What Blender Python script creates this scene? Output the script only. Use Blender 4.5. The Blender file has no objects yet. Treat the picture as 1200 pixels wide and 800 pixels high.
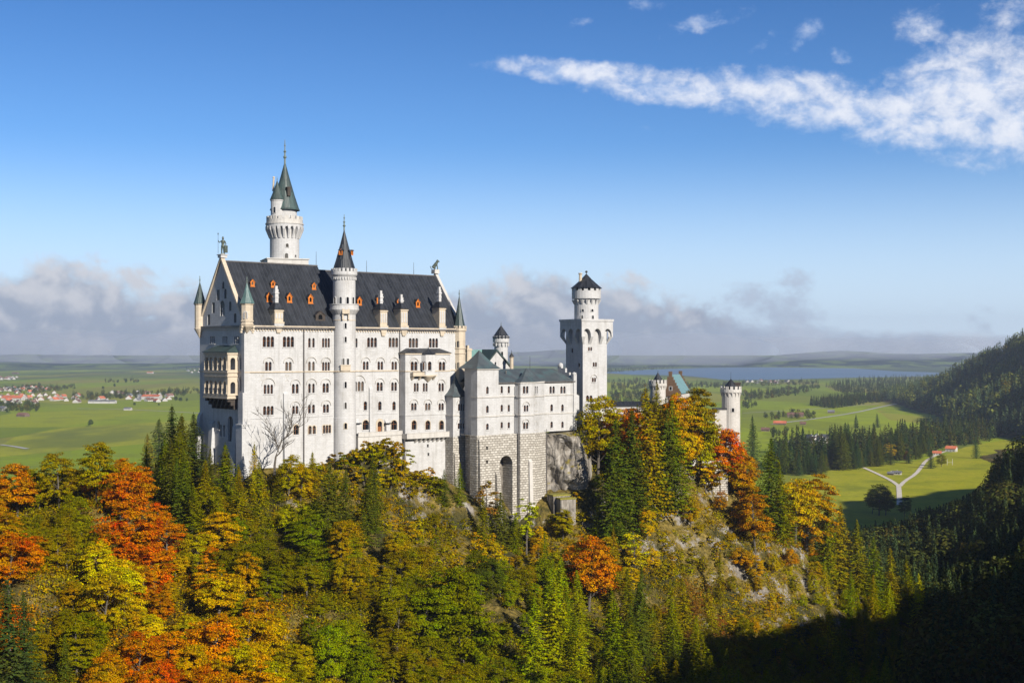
import bpy, bmesh, math, random
import numpy as np
from mathutils import Vector
from mathutils.geometry import delaunay_2d_cdt, tessellate_polygon

R = math.radians
PI = math.pi
random.seed(7)
rng = np.random.default_rng(7)
scene = bpy.context.scene
col = scene.collection

# ------------------------------------------------------------------ camera
CAMZ = 130.0          # metres above the valley floor
FPX = 1500.0          # focal length in photograph pixels (1200 px wide)
HOR = 413.0           # photograph row of the horizon
cam_d = bpy.data.cameras.new("camera")
cam = bpy.data.objects.new("camera", cam_d)
col.objects.link(cam)
cam.location = (0, 0, CAMZ)
cam.rotation_euler = (R(90), 0, 0)
cam_d.sensor_width = 36
cam_d.lens = 36 * FPX / 1200
cam_d.shift_y = (HOR - 400) / 1200
cam_d.clip_start = 1
cam_d.clip_end = 90000
scene.camera = cam

# ------------------------------------------------------------------ light, exposure
SUN_EL = 27.0
SUN_XY = Vector((0.60, -0.80)).normalized()
sun_vec = Vector((SUN_XY.x * math.cos(R(SUN_EL)), SUN_XY.y * math.cos(R(SUN_EL)), math.sin(R(SUN_EL))))
sd = bpy.data.lights.new("sun", 'SUN')
sd.energy = 5.0
sd.angle = R(0.53)
sd.color = (1.0, 0.94, 0.84)
sun = bpy.data.objects.new("sun", sd)
col.objects.link(sun)
sun.rotation_euler = sun_vec.to_track_quat('Z', 'Y').to_euler()
scene.view_settings.view_transform = 'Standard'
scene.view_settings.look = 'None'
scene.view_settings.exposure = 0.6
scene.view_settings.gamma = 1.0
scene.cycles.max_bounces = 6
scene.cycles.diffuse_bounces = 2
scene.cycles.glossy_bounces = 2
scene.cycles.transmission_bounces = 2
scene.cycles.transparent_max_bounces = 4
scene.cycles.volume_bounces = 0
scene.cycles.use_denoising = True

# ------------------------------------------------------------------ node helper
class NT:
    def __init__(s, tree):
        s.t = tree
    def new(s, typ, **kw):
        n = s.t.nodes.new(typ)
        for k, v in kw.items():
            if k.startswith('i_'):
                n.inputs[k[2:]].default_value = v
            else:
                setattr(n, k, v)
        return n
    def link(s, a, b):
        s.t.links.new(a, b)
    def put(s, v, sock):
        if isinstance(v, bpy.types.NodeSocket):
            s.t.links.new(v, sock)
        elif v is not None:
            sock.default_value = v
    def m(s, op, a, b=None, c=None):
        n = s.t.nodes.new('ShaderNodeMath')
        n.operation = op
        s.put(a, n.inputs[0])
        if b is not None: s.put(b, n.inputs[1])
        if c is not None: s.put(c, n.inputs[2])
        return n.outputs[0]
    def ss(s, v, a, b, lo=0.0, hi=1.0):
        n = s.t.nodes.new('ShaderNodeMapRange')
        n.interpolation_type = 'SMOOTHSTEP'
        s.put(v, n.inputs[0]); s.put(a, n.inputs[1]); s.put(b, n.inputs[2]); s.put(lo, n.inputs[3]); s.put(hi, n.inputs[4])
        return n.outputs[0]
    def mix(s, f, a, b, blend='MIX'):
        n = s.t.nodes.new('ShaderNodeMix')
        n.data_type = 'RGBA'; n.blend_type = blend
        s.put(f, n.inputs[0]); s.put(a, n.inputs[6]); s.put(b, n.inputs[7])
        return n.outputs[2]
    def noise(s, vec, scale, detail=4, rough=0.55, dist=0.0, dim='3D'):
        n = s.t.nodes.new('ShaderNodeTexNoise')
        n.noise_dimensions = dim
        if vec is not None: s.link(vec, n.inputs['Vector'])
        n.inputs['Scale'].default_value = scale
        n.inputs['Detail'].default_value = detail
        n.inputs['Roughness'].default_value = rough
        n.inputs['Distortion'].default_value = dist
        return n.outputs['Fac']
    def voro(s, vec, scale, feature='F1', out='Distance', rnd=1.0):
        n = s.t.nodes.new('ShaderNodeTexVoronoi')
        n.feature = feature
        if vec is not None: s.link(vec, n.inputs['Vector'])
        n.inputs['Scale'].default_value = scale
        n.inputs['Randomness'].default_value = rnd
        return n.outputs[out]
    def ramp(s, f, stops, interp='LINEAR'):
        n = s.t.nodes.new('ShaderNodeValToRGB')
        n.color_ramp.interpolation = interp
        e = n.color_ramp.elements
        while len(e) < len(stops): e.new(0.5)
        for i, (p, c) in enumerate(stops):
            e[i].position = p
            e[i].color = (*c, 1) if len(c) == 3 else c
        s.put(f, n.inputs[0])
        return n.outputs[0]
    def mapping(s, vec, scale=(1, 1, 1), rot=(0, 0, 0), loc=(0, 0, 0)):
        n = s.t.nodes.new('ShaderNodeMapping')
        s.link(vec, n.inputs[0])
        n.inputs['Location'].default_value = loc
        n.inputs['Rotation'].default_value = rot
        n.inputs['Scale'].default_value = scale
        return n.outputs[0]
    def bump(s, h, strength=0.5, dist=0.1):
        n = s.t.nodes.new('ShaderNodeBump')
        n.inputs['Strength'].default_value = strength
        n.inputs['Distance'].default_value = dist
        s.link(h, n.inputs['Height'])
        return n.outputs[0]

# ------------------------------------------------------------------ sky with clouds (by direction)
world = bpy.data.worlds.new("World")
scene.world = world
world.use_nodes = True
wt = world.node_tree
wt.nodes.clear()
W = NT(wt)
sky = W.new('ShaderNodeTexSky', sky_type='NISHITA', sun_disc=False)
sky.sun_elevation = R(SUN_EL)
sky.sun_rotation = math.atan2(SUN_XY.x, SUN_XY.y)
sky.altitude = 900
sky.air_density = 1.0
sky.dust_density = 0.25
sky.ozone_density = 2.2
tc = W.new('ShaderNodeTexCoord')
sp = W.new('ShaderNodeSeparateXYZ')
W.link(tc.outputs['Generated'], sp.inputs[0])
# azimuth and elevation of the direction, in degrees (0 = due north, the way the castle lies)
az = W.m('MULTIPLY', W.m('ARCTAN2', sp.outputs[0], sp.outputs[1]), 180 / PI)
el = W.m('MULTIPLY', W.m('ARCSINE', sp.outputs[2]), 180 / PI)
cv = W.new('ShaderNodeCombineXYZ')
W.link(az, cv.inputs[0]); W.link(el, cv.inputs[1])
cvec = cv.outputs[0]
n_big = W.noise(cvec, 0.42, 7, 0.6, 0.3)
n_mid = W.noise(W.mapping(cvec, (.8, 1.15, 1)), 0.85, 8, 0.55, 0.25)
n_fine = W.noise(W.mapping(cvec, (1, 1.3, 1), (0, 0, R(25)), loc=(9, 4, 0)), 3.0, 7, 0.66, .3)
ENV = []
def px2deg(px, py):
    u = (px - 600) / FPX; v = (HOR - py) / FPX
    return math.degrees(math.atan(u)), math.degrees(math.asin(v / math.sqrt(1 + u * u + v * v)))
def blob(px, py, rx, ry, tilt=0.0, amp=1.0):
    """soft ellipse in azimuth/elevation, 1 at its centre and 0 outside"""
    a0, e0 = px2deg(px, py)
    k = math.degrees(1 / FPX)
    da = W.m('SUBTRACT', az, a0); de = W.m('SUBTRACT', el, e0)
    c, s_ = math.cos(R(tilt)), math.sin(R(tilt))
    p = W.m('ADD', W.m('MULTIPLY', da, c), W.m('MULTIPLY', de, s_))
    q = W.m('SUBTRACT', W.m('MULTIPLY', de, c), W.m('MULTIPLY', da, s_))
    p = W.m('DIVIDE', p, rx * k); q = W.m('DIVIDE', q, ry * k)
    r2 = W.m('ADD', W.m('MULTIPLY', p, p), W.m('MULTIPLY', q, q))
    return W.m('SUBTRACT', W.m('MULTIPLY', W.m('SUBTRACT', 1.0, W.m('MINIMUM', r2, 2.6)), 1.0), 1.0 - amp)
def union(bs):
    o = bs[0]
    for b in bs[1:]:
        o = W.m('MAXIMUM', o, b)
    return o
white = union([
    blob(690, 86, 135, 17, -6), blob(800, 104, 150, 24, -7), blob(900, 108, 140, 30, -4), blob(1000, 130, 150, 30, -6),
    blob(1100, 148, 140, 34, -6), blob(1120, 95, 85, 62, 20), blob(1180, 100, 90, 60, 0), blob(1082, 35, 40, 42, 60, 0.55),
    blob(1190, 150, 120, 45, -10), blob(1150, 120, 100, 75, 10), blob(1170, 20, 70, 40, 0, 0.4)])
wisps = union([
    blob(825, 27, 75, 13, 12, .7), blob(800, 33, 50, 7, -8, .5), blob(945, 40, 36, 17, 40, .6), blob(675, 28, 20, 7, 10, .55), blob(988, 68, 30, 10, -25, .5),
    blob(745, 5, 34, 12, 0, .7), blob(900, 45, 34, 9, 35, .35), blob(856, 18, 16, 6, 70, .45), blob(760, 150, 40, 6, 0, .12)])
nsum = W.m('ADD', W.m('MULTIPLY', W.m('SUBTRACT', n_mid, 0.5), 1.9), W.m('MULTIPLY', W.m('SUBTRACT', n_fine, 0.5), .8))
d_white = W.m('MULTIPLY', W.ss(W.m('ADD', white, nsum), .02, 1.35), .9)
d_wisp = W.m('MULTIPLY', W.ss(W.m('ADD', wisps, W.m('MULTIPLY', nsum, 1.9)), 0.05, 1.6), 0.5)
bank = union([
    blob(60, 415, 330, 85, 0), blob(95, 385, 150, 82, -8), blob(230, 400, 120, 72), blob(330, 415, 300, 90),
    blob(560, 410, 200, 80), blob(640, 395, 140, 88, 0), blob(720, 400, 130, 80, -10), blob(800, 415, 120, 62, -8),
    blob(460, 375, 80, 40, 0, .35)])
bank2 = union([blob(905, 360, 62, 42, -10, .8), blob(930, 340, 40, 30, 30, .5), blob(860, 372, 50, 30, 0, .6),
    blob(1150, 360, 26, 10, -20, .2), blob(1150, 385, 30, 16, -40, .4)])
low = union([blob(1000, 408, 330, 23, -1), blob(900, 402, 130, 26), blob(1150, 418, 140, 20)])
nb = W.m('ADD', W.m('MULTIPLY', W.m('SUBTRACT', n_big, 0.5), 2.1), W.m('MULTIPLY', W.m('SUBTRACT', n_mid, 0.5), 1.3))
d_bank = W.m('MULTIPLY', W.ss(W.m('ADD', bank, nb), 0.0, 0.6), 0.95)
d_bank2 = W.m('MULTIPLY', W.ss(W.m('ADD', bank2, W.m('MULTIPLY', nsum, 1.5)), -0.1, 1.1), 0.8)
d_low = W.m('MULTIPLY', W.ss(W.m('ADD', low, W.m('MULTIPLY', nb, 0.8)), 0.0, 0.8), 0.9)
veil = W.m('MULTIPLY', W.m('MULTIPLY', W.ss(el, 9.5, 0.0), W.ss(el, -3.0, 0.0)), 0.85)
SKY_S = 0.064
def rad(c, k=1.0):      # wanted picture radiance -> world colour before the Background strength
    return (c[0] * k / SKY_S, c[1] * k / SKY_S, c[2] * k / SKY_S, 1)
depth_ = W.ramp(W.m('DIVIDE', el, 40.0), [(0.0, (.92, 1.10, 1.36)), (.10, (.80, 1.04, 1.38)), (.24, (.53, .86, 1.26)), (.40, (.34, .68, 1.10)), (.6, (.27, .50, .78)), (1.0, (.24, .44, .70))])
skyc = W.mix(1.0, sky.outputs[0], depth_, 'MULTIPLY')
n_mid_s = W.noise(W.mapping(cvec, (.8, 1.15, 1), loc=(-.34, -.42, 0)), 0.85, 8, 0.55, 0.25)
n_big_s = W.noise(W.mapping(cvec, (1, 1, 1), loc=(-.45, -.6, 0)), 0.42, 7, 0.6, 0.3)
relief = W.m('SUBTRACT', n_mid, n_mid_s)  # sunward cloud sides lightened by colour, from the shifted noise
lit_side_b = W.m('SUBTRACT', n_big, n_big_s)
c_white = W.mix(W.ss(W.m('ADD', W.m('ADD', .62, W.m('MULTIPLY', relief, 2.4)), W.m('MULTIPLY', white, .25)), 0.3, 1.0), rad((.38, .46, .62)), rad((.62, .635, .68)))
c_bank = W.mix(W.ss(W.m('ADD', W.m('ADD', W.m('MULTIPLY', lit_side_b, 2.6), W.m('MULTIPLY', relief, .9)), W.m('ADD', W.m('MULTIPLY', W.ss(az, -9, 6), -.16), W.m('MULTIPLY', W.ss(el, 0.0, 3.6), .55))), -0.1, 0.75), rad((.265, .30, .37)), rad((.47, .475, .505)))
c_dark = W.mix(n_mid, rad((.26, .32, .42)), rad((.38, .43, .52)))
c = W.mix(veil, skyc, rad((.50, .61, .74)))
c = W.mix(d_wisp, c, c_white)
c = W.mix(d_white, c, c_white)
c = W.mix(d_bank2, c, c_dark)
c = W.mix(d_bank, c, c_bank)
c = W.mix(d_low, c, W.mix(W.ss(n_big, .4, .7), rad((.27, .32, .41)), rad((.44, .48, .55))))
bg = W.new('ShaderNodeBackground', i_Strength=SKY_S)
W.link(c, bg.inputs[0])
out = W.new('ShaderNodeOutputWorld')
W.link(bg.outputs[0], out.inputs[0])

# ------------------------------------------------------------------ photograph <-> world
def P(px, py, d):
    return ((px - 600) * d / FPX, d, CAMZ + (HOR - py) * d / FPX)
def proj(x, y, z):
    return 600 + FPX * x / y, HOR - FPX * (z - CAMZ) / y
def on_floor(px, py, z=0.0):
    d = (CAMZ - z) * FPX / (py - HOR)
    return (px - 600) * d / FPX, d

# ------------------------------------------------------------------ scene helpers
def tag(o, label=None, cat=None, group=None, kind=None):
    if label: o['label'] = label
    if cat: o['category'] = cat
    if group: o['group'] = group
    if kind: o['kind'] = kind
    return o
def thing(name, loc, label, cat, group=None):
    o = bpy.data.objects.new(name, None)
    o.empty_display_size = 0.5
    o.location = loc
    col.objects.link(o)
    return tag(o, label, cat, group)

class MB:
    """collects faces (world coordinates) and links them as one mesh object"""
    def __init__(s):
        s.v = []; s.f = []; s.mi = []; s.uv = []; s.sm = []
    def poly(s, pts, mi=0, uv=None, smooth=False):
        b = len(s.v)
        s.v.extend([tuple(p) for p in pts])
        s.f.append(tuple(range(b, b + len(pts))))
        s.mi.append(mi); s.uv.append(uv); s.sm.append(smooth)
    def hexa(s, b4, t4, mi=0):
        """b4 bottom corners counter-clockwise from above, t4 the same on top"""
        s.poly(b4[::-1], mi); s.poly(t4, mi)
        for i in range(4):
            j = (i + 1) % 4
            s.poly([b4[i], b4[j], t4[j], t4[i]], mi)
    def prism(s, plan, z0, z1, mi=0, top=True, bottom=False):
        n = len(plan)
        for i in range(n):
            a, b = plan[i], plan[(i + 1) % n]
            s.poly([(a[0], a[1], z0), (b[0], b[1], z0), (b[0], b[1], z1), (a[0], a[1], z1)], mi)
        if top: s.poly([(p[0], p[1], z1) for p in plan], mi)
        if bottom: s.poly([(p[0], p[1], z0) for p in plan][::-1], mi)
    def taper(s, plan0, z0, plan1, z1, mi=0, top=True):
        n = len(plan0)
        for i in range(n):
            a, b = plan0[i], plan0[(i + 1) % n]; c, d = plan1[(i + 1) % n], plan1[i]
            s.poly([(a[0], a[1], z0), (b[0], b[1], z0), (c[0], c[1], z1), (d[0], d[1], z1)], mi)
        if top: s.poly([(p[0], p[1], z1) for p in plan1], mi)
    def lathe(s, cx, cy, prof, seg=28, mi=0, rot=0.0, cap=True, smooth=False, a0=0.0, a1=2 * PI):
        full = abs(a1 - a0 - 2 * PI) < 1e-6
        n = seg
        for k in range(len(prof) - 1):
            r0, z0 = prof[k]; r1, z1 = prof[k + 1]
            rr = max(r0, r1, 0.01)
            for i in range(n):
                t0 = a0 + rot + (a1 - a0) * i / n; t1 = a0 + rot + (a1 - a0) * (i + 1) / n
                q = [(cx + r0 * math.cos(t0), cy + r0 * math.sin(t0), z0), (cx + r0 * math.cos(t1), cy + r0 * math.sin(t1), z0),
                     (cx + r1 * math.cos(t1), cy + r1 * math.sin(t1), z1), (cx + r1 * math.cos(t0), cy + r1 * math.sin(t0), z1)]
                L = math.hypot(r1 - r0, z1 - z0)
                uv = [(t0 * rr, z0), (t1 * rr, z0), (t1 * rr, z0 + L if z1 >= z0 else z0 - L), (t0 * rr, z0 + L if z1 >= z0 else z0 - L)]
                if r1 < 1e-4: q = q[:3]; uv = uv[:3]
                elif r0 < 1e-4: q = [q[0], q[2], q[3]]; uv = [uv[0], uv[2], uv[3]]
                s.poly(q, mi, uv, smooth)
        if cap and full:
            r, z = prof[-1]
            if r > 1e-4: s.poly([(cx + r * math.cos(rot + 2 * PI * i / n), cy + r * math.sin(rot + 2 * PI * i / n), z) for i in range(n)], mi)
    def merlons(s, cx, cy, r, z0, h, n, frac=0.55, t=0.5, mi=0, rot=0.0):
        for i in range(n):
            a = rot + 2 * PI * i / n; b = a + 2 * PI / n * frac
            def q(rr, an): return (cx + rr * math.cos(an), cy + rr * math.sin(an))
            pl = [q(r - t, a), q(r, a), q(r, b), q(r - t, b)]
            s.prism(pl, z0, z0 + h, mi)
    def tube(s, pts, rads, seg=6, mi=0):
        rings = []
        up = Vector((0, 0, 1))
        for i, p in enumerate(pts):
            p = Vector(p)
            d = Vector(pts[min(i + 1, len(pts) - 1)]) - Vector(pts[max(i - 1, 0)])
            if d.length < 1e-6: d = Vector((0, 0, 1))
            d.normalize()
            a = d.cross(up if abs(d.z) < 0.95 else Vector((1, 0, 0))).normalized(); b = d.cross(a)
            rings.append([tuple(p + (a * math.cos(2 * PI * k / seg) + b * math.sin(2 * PI * k / seg)) * rads[i]) for k in range(seg)])
        for i in range(len(rings) - 1):
            for k in range(seg):
                j = (k + 1) % seg
                s.poly([rings[i][k], rings[i + 1][k], rings[i + 1][j], rings[i][j]], mi)
        s.poly(rings[-1], mi); s.poly(rings[0][::-1], mi)
    def ball(s, cx, cy, cz, rx, ry=None, rz=None, seg=10, rows=6, mi=0):
        ry = ry or rx; rz = rz or rx
        for j in range(rows):
            p0 = -PI / 2 + PI * j / rows; p1 = -PI / 2 + PI * (j + 1) / rows
            for i in range(seg):
                t0 = 2 * PI * i / seg; t1 = 2 * PI * (i + 1) / seg
                q = [(cx + rx * math.cos(p) * math.cos(t), cy + ry * math.cos(p) * math.sin(t), cz + rz * math.sin(p)) for p, t in ((p0, t0), (p0, t1), (p1, t1), (p1, t0))]
                if j == 0: q = [q[0], q[2], q[3]]
                if j == rows - 1: q = q[:3]
                s.poly(q, mi, None, True)
    def build(s, name, mats, parent=None, loc=(0, 0, 0)):
        if not isinstance(mats, (list, tuple)): mats = [mats]
        off = Vector(parent_base(parent)) if parent is not None else Vector(loc)
        me = bpy.data.meshes.new(name)
        V = np.array(s.v, dtype=float) - np.array(off)
        me.from_pydata(V.tolist(), [], s.f)
        for m in mats: me.materials.append(m)
        me.polygons.foreach_set('material_index', s.mi)
        me.polygons.foreach_set('use_smooth', s.sm)
        uvl = me.uv_layers.new(name='UVMap').data
        Vw = np.array(s.v, dtype=float)
        li = 0
        buf = np.zeros(len(uvl) * 2)
        for f, uv in zip(s.f, s.uv):
            if uv is None:
                a, b, c_ = Vw[f[0]], Vw[f[1]], Vw[f[2]]
                n = np.cross(b - a, c_ - a)
                if len(f) > 3: n = n + np.cross(c_ - a, Vw[f[3]] - a)
                nl = np.linalg.norm(n); n = n / nl if nl > 1e-12 else np.array((0, 0, 1.0))
                if abs(n[2]) > 0.999: t = np.array((1.0, 0, 0))
                else:
                    t = np.array((-n[1], n[0], 0.0)); t /= np.linalg.norm(t)
                bt = np.cross(n, t)
                for k in f:
                    buf[li * 2] = Vw[k] @ t; buf[li * 2 + 1] = Vw[k] @ bt; li += 1
            else:
                for k in range(len(f)):
                    buf[li * 2], buf[li * 2 + 1] = uv[k]; li += 1
        uvl.foreach_set('uv', buf)
        me.update()
        o = bpy.data.objects.new(name, me)
        if parent is None: o.location = off
        else: o.parent = parent
        col.objects.link(o)
        return o
def parent_base(o):
    """world location of a thing or part (no rotations are used on parents)"""
    v = Vector((0, 0, 0))
    while o is not None:
        v = v + o.location; o = o.parent
    return v

class Fr:
    """a vertical wall plane: u runs along it (left to right seen from outside), w points outwards"""
    def __init__(s, x, y, th):
        s.x = x; s.y = y; s.th = th
        s.c = math.cos(th); s.s = math.sin(th)
    def pt(s, u, w, z): return (s.x + s.c * u + s.s * w, s.y + s.s * u - s.c * w, z)
    def xy(s, u, w): return (s.x + s.c * u + s.s * w, s.y + s.s * u - s.c * w)
    def u(s, px, w=0.0):
        k = (px - 600) / FPX
        x0, y0 = s.xy(0, w)
        return (k * y0 - x0) / (s.c - k * s.s)
    def z(s, px, py, w=0.0):
        y = s.xy(s.u(px, w), w)[1]
        return CAMZ + (HOR - py) * y / FPX
    def off(s, u, w=0.0):
        x, y = s.xy(u, w); return Fr(x, y, s.th)
    def turn(s, u, w, dth):
        x, y = s.xy(u, w); return Fr(x, y, s.th + dth)
    def box(s, mb, u0, u1, w0, w1, z0, z1, mi=0):
        b = [s.pt(u0, w1, z0), s.pt(u1, w1, z0), s.pt(u1, w0, z0), s.pt(u0, w0, z0)]
        t = [s.pt(u0, w1, z1), s.pt(u1, w1, z1), s.pt(u1, w0, z1), s.pt(u0, w0, z1)]
        mb.hexa(b, t, mi)
    def plan(s, u0, u1, w0, w1):
        return [s.xy(u0, w1), s.xy(u1, w1), s.xy(u1, w0), s.xy(u0, w0)]

def lancet(u, z, w, h, seg=8, pointed=False):
    """opening outline, counter-clockwise: rectangle with a round head; h is the whole height"""
    r = w / 2; zs = z + h - r
    pts = [(u - r, z), (u + r, z)]
    for i in range(seg + 1):
        a = PI * i / seg
        pts.append((u + r * math.cos(a), zs + r * math.sin(a)))
    return pts
def rect(u, z, w, h):
    return [(u - w / 2, z), (u + w / 2, z), (u + w / 2, z + h), (u - w / 2, z + h)]
def inside2(p, poly):
    c = False; n = len(poly); x, y = p
    for i in range(n):
        x1, y1 = poly[i]; x2, y2 = poly[(i + 1) % n]
        if (y1 > y) != (y2 > y) and x < (x2 - x1) * (y - y1) / (y2 - y1) + x1: c = not c
    return c
def wall(mb, fr, outline, holes=(), w=0.0, depth=0.55, mi=0, rmi=None, back=None):
    """a wall face with real openings: each hole gets reveals going inwards by depth (and a back wall when back is a material slot)"""
    rmi = mi if rmi is None else rmi
    vs = []; es = []
    for loop in [outline] + list(holes):
        b = len(vs); n = len(loop)
        vs += [Vector(p) for p in loop]
        es += [(b + i, b + (i + 1) % n) for i in range(n)]
    if holes:
        V, E, F, *_ = delaunay_2d_cdt(vs, es, [], 1, 1e-5)
        for f in F:
            cx = sum(V[k][0] for k in f) / len(f); cy = sum(V[k][1] for k in f) / len(f)
            if not inside2((cx, cy), outline) or any(inside2((cx, cy), h) for h in holes): continue
            pts = [V[k] for k in f]
            ar = sum(pts[i][0] * pts[(i + 1) % len(pts)][1] - pts[(i + 1) % len(pts)][0] * pts[i][1] for i in range(len(pts)))
            if ar < 0: pts = pts[::-1]
            mb.poly([fr.pt(p[0], w, p[1]) for p in pts], mi)
    else:
        mb.poly([fr.pt(p[0], w, p[1]) for p in outline], mi)
    for h in holes:
        n = len(h)
        for i in range(n):
            a, b = h[i], h[(i + 1) % n]
            mb.poly([fr.pt(b[0], w, b[1]), fr.pt(a[0], w, a[1]), fr.pt(a[0], w - depth, a[1]), fr.pt(b[0], w - depth, b[1])], rmi)
        if back is not None:
            mb.poly([fr.pt(p[0], w - depth, p[1]) for p in h], back)
def box_outline(u0, u1, z0, z1): return [(u0, z0), (u1, z0), (u1, z1), (u0, z1)]
# ------------------------------------------------------------------ materials
def mat(name, rough=0.8, spec=0.3):
    m = bpy.data.materials.new(name)
    m.use_nodes = True
    t = m.node_tree
    b = t.nodes['Principled BSDF']
    b.inputs['Roughness'].default_value = rough
    b.inputs['Specular IOR Level'].default_value = spec
    return m, NT(t), b
def uvv(n): return n.new('ShaderNodeTexCoord').outputs['UV']
def geo_pos(n): return n.new('ShaderNodeNewGeometry').outputs['Position']

def plaster_mat(name, c0, c1, joint, k_joint=0.5, bw=1.1, bh=0.5):
    m, n, b = mat(name, 0.85, 0.2)
    pos = geo_pos(n); uv = uvv(n)
    br = n.new('ShaderNodeTexBrick')
    n.link(uv, br.inputs['Vector'])
    br.inputs['Scale'].default_value = 1.0
    br.inputs['Brick Width'].default_value = bw; br.inputs['Row Height'].default_value = bh
    br.inputs['Mortar Size'].default_value = 0.03; br.inputs['Mortar Smooth'].default_value = 0.4
    br.inputs['Color1'].default_value = (*c0, 1); br.inputs['Color2'].default_value = (*c1, 1); br.inputs['Mortar'].default_value = (*joint, 1)
    streak = n.noise(n.mapping(pos, (0.9, 0.9, 0.09)), 1.0, 5, 0.6)
    blot = n.noise(pos, 0.22, 5, 0.6)
    base = n.mix(k_joint, (*c0, 1), br.outputs[0])
    dirt = n.m('ADD', n.ss(streak, 0.46, 0.75, 0, .55), n.ss(blot, 0.48, 0.75, 0, .45))
    n.link(n.mix(dirt, base, (c0[0] * .62, c0[1] * .6, c0[2] * .57, 1)), b.inputs['Base Color'])
    n.link(n.bump(br.outputs['Fac'], 0.15, -0.05), b.inputs['Normal'])
    return m
M = {}
M['white'] = plaster_mat('white_limestone', (.48, .472, .465), (.385, .378, .37), (.27, .265, .255), .55)
M['white2'] = plaster_mat('pale_plaster', (.50, .49, .48), (.43, .42, .41), (.32, .31, .30), .7)
M['beige'] = plaster_mat('yellow_sandstone', (.53, .45, .345), (.44, .365, .275), (.31, .255, .19), .6)
M['grey'] = plaster_mat('weathered_limestone', (.50, .475, .44), (.42, .40, .37), (.34, .32, .29), .6)
M['pink'] = plaster_mat('red_sandstone', (.50, .25, .15), (.42, .20, .12), (.32, .19, .13), .6, .6, .25)
M['brownstone'] = plaster_mat('brown_stone', (.15, .095, .06), (.11, .07, .045), (.08, .055, .04), .7, .7, .3)

def rustic():
    m, n, b = mat('rusticated_stone', 0.9, 0.2)
    uv = uvv(n); pos = geo_pos(n)
    wob = n.new('ShaderNodeVectorMath', operation='ADD')
    nz = n.new('ShaderNodeTexNoise'); n.link(pos, nz.inputs['Vector']); nz.inputs['Scale'].default_value = 0.6
    sc = n.new('ShaderNodeVectorMath', operation='SCALE'); n.link(nz.outputs['Color'], sc.inputs[0]); sc.inputs[3].default_value = 0.35
    n.link(uv, wob.inputs[0]); n.link(sc.outputs[0], wob.inputs[1])
    br = n.new('ShaderNodeTexBrick')
    n.link(wob.outputs[0], br.inputs['Vector'])
    br.inputs['Scale'].default_value = 1.0; br.inputs['Brick Width'].default_value = 1.45; br.inputs['Row Height'].default_value = 0.78
    br.inputs['Mortar Size'].default_value = 0.09; br.inputs['Mortar Smooth'].default_value = 0.6; br.inputs['Bias'].default_value = 0.1
    br.inputs['Color1'].default_value = (.56, .525, .465, 1); br.inputs['Color2'].default_value = (.36, .33, .285, 1); br.inputs['Mortar'].default_value = (.19, .17, .14, 1)
    nf = n.noise(pos, 1.6, 6, 0.65)
    c = n.mix(n.ss(nf, 0.42, 0.72, 0, .5), br.outputs[0], (.30, .27, .23, 1))
    n.link(c, b.inputs['Base Color'])
    h = n.m('ADD', n.m('MULTIPLY', br.outputs['Fac'], -1.0), n.m('MULTIPLY', nf, 0.8))
    n.link(n.bump(h, 0.9, 0.25), b.inputs['Normal'])
    return m
M['rustic'] = rustic()

def roof_mat(name, c0, c1, seam=0.75, rough=0.42, patina=None):
    m, n, b = mat(name, rough, 0.5)
    uv = uvv(n); pos = geo_pos(n)
    s = n.new('ShaderNodeSeparateXYZ'); n.link(uv, s.inputs[0])
    fr = n.m('FRACT', n.m('DIVIDE', s.outputs[0], seam))
    line = n.ss(n.m('ABSOLUTE', n.m('SUBTRACT', fr, 0.5)), 0.36, 0.5)
    row = n.m('FLOOR', n.m('DIVIDE', s.outputs[0], seam))
    wn = n.new('ShaderNodeTexWhiteNoise', noise_dimensions='1D'); n.link(row, wn.inputs['W'])
    nf = n.noise(n.mapping(pos, (0.5, 0.5, 0.2)), 1.0, 6, 0.6)
    c = n.mix(n.m('ADD', n.m('MULTIPLY', wn.outputs[0], 0.45), n.ss(nf, .35, .7, 0, .55)), (*c0, 1), (*c1, 1))
    if patina:
        c = n.mix(n.ss(n.noise(n.mapping(pos, (.35, .35, .12)), 1.0, 6, 0.65), 0.45, 0.68), c, (*patina, 1))
    n.link(n.mix(n.m('MULTIPLY', line, 0.45), c, (c1[0] * 1.5, c1[1] * 1.5, c1[2] * 1.5, 1)), b.inputs['Base Color'])
    n.link(n.bump(line, 0.5, 0.12), b.inputs['Normal'])
    return m
M['slate'] = roof_mat('dark_sheet_roof', (.006, .0075, .010), (.030, .033, .040), 1.25, .5)
M['slate2'] = roof_mat('blue_grey_roof', (.042, .052, .058), (.075, .088, .094), 0.6, .45, (.06, .10, .105))
M['copper'] = roof_mat('dark_copper_roof', (.020, .032, .030), (.036, .056, .052), 0.5, .5, (.040, .075, .070))
M['verdigris'] = roof_mat('green_copper_roof', (.10, .20, .19), (.16, .28, .25), 0.7, .5, (.07, .13, .12))
M['copper2'] = roof_mat('mid_green_copper_roof', (.055, .10, .095), (.085, .15, .14), 0.5, .5, (.04, .07, .065))
M['teal'] = roof_mat('pale_copper_roof', (.15, .26, .27), (.11, .20, .21), 0.9, .5)

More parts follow.
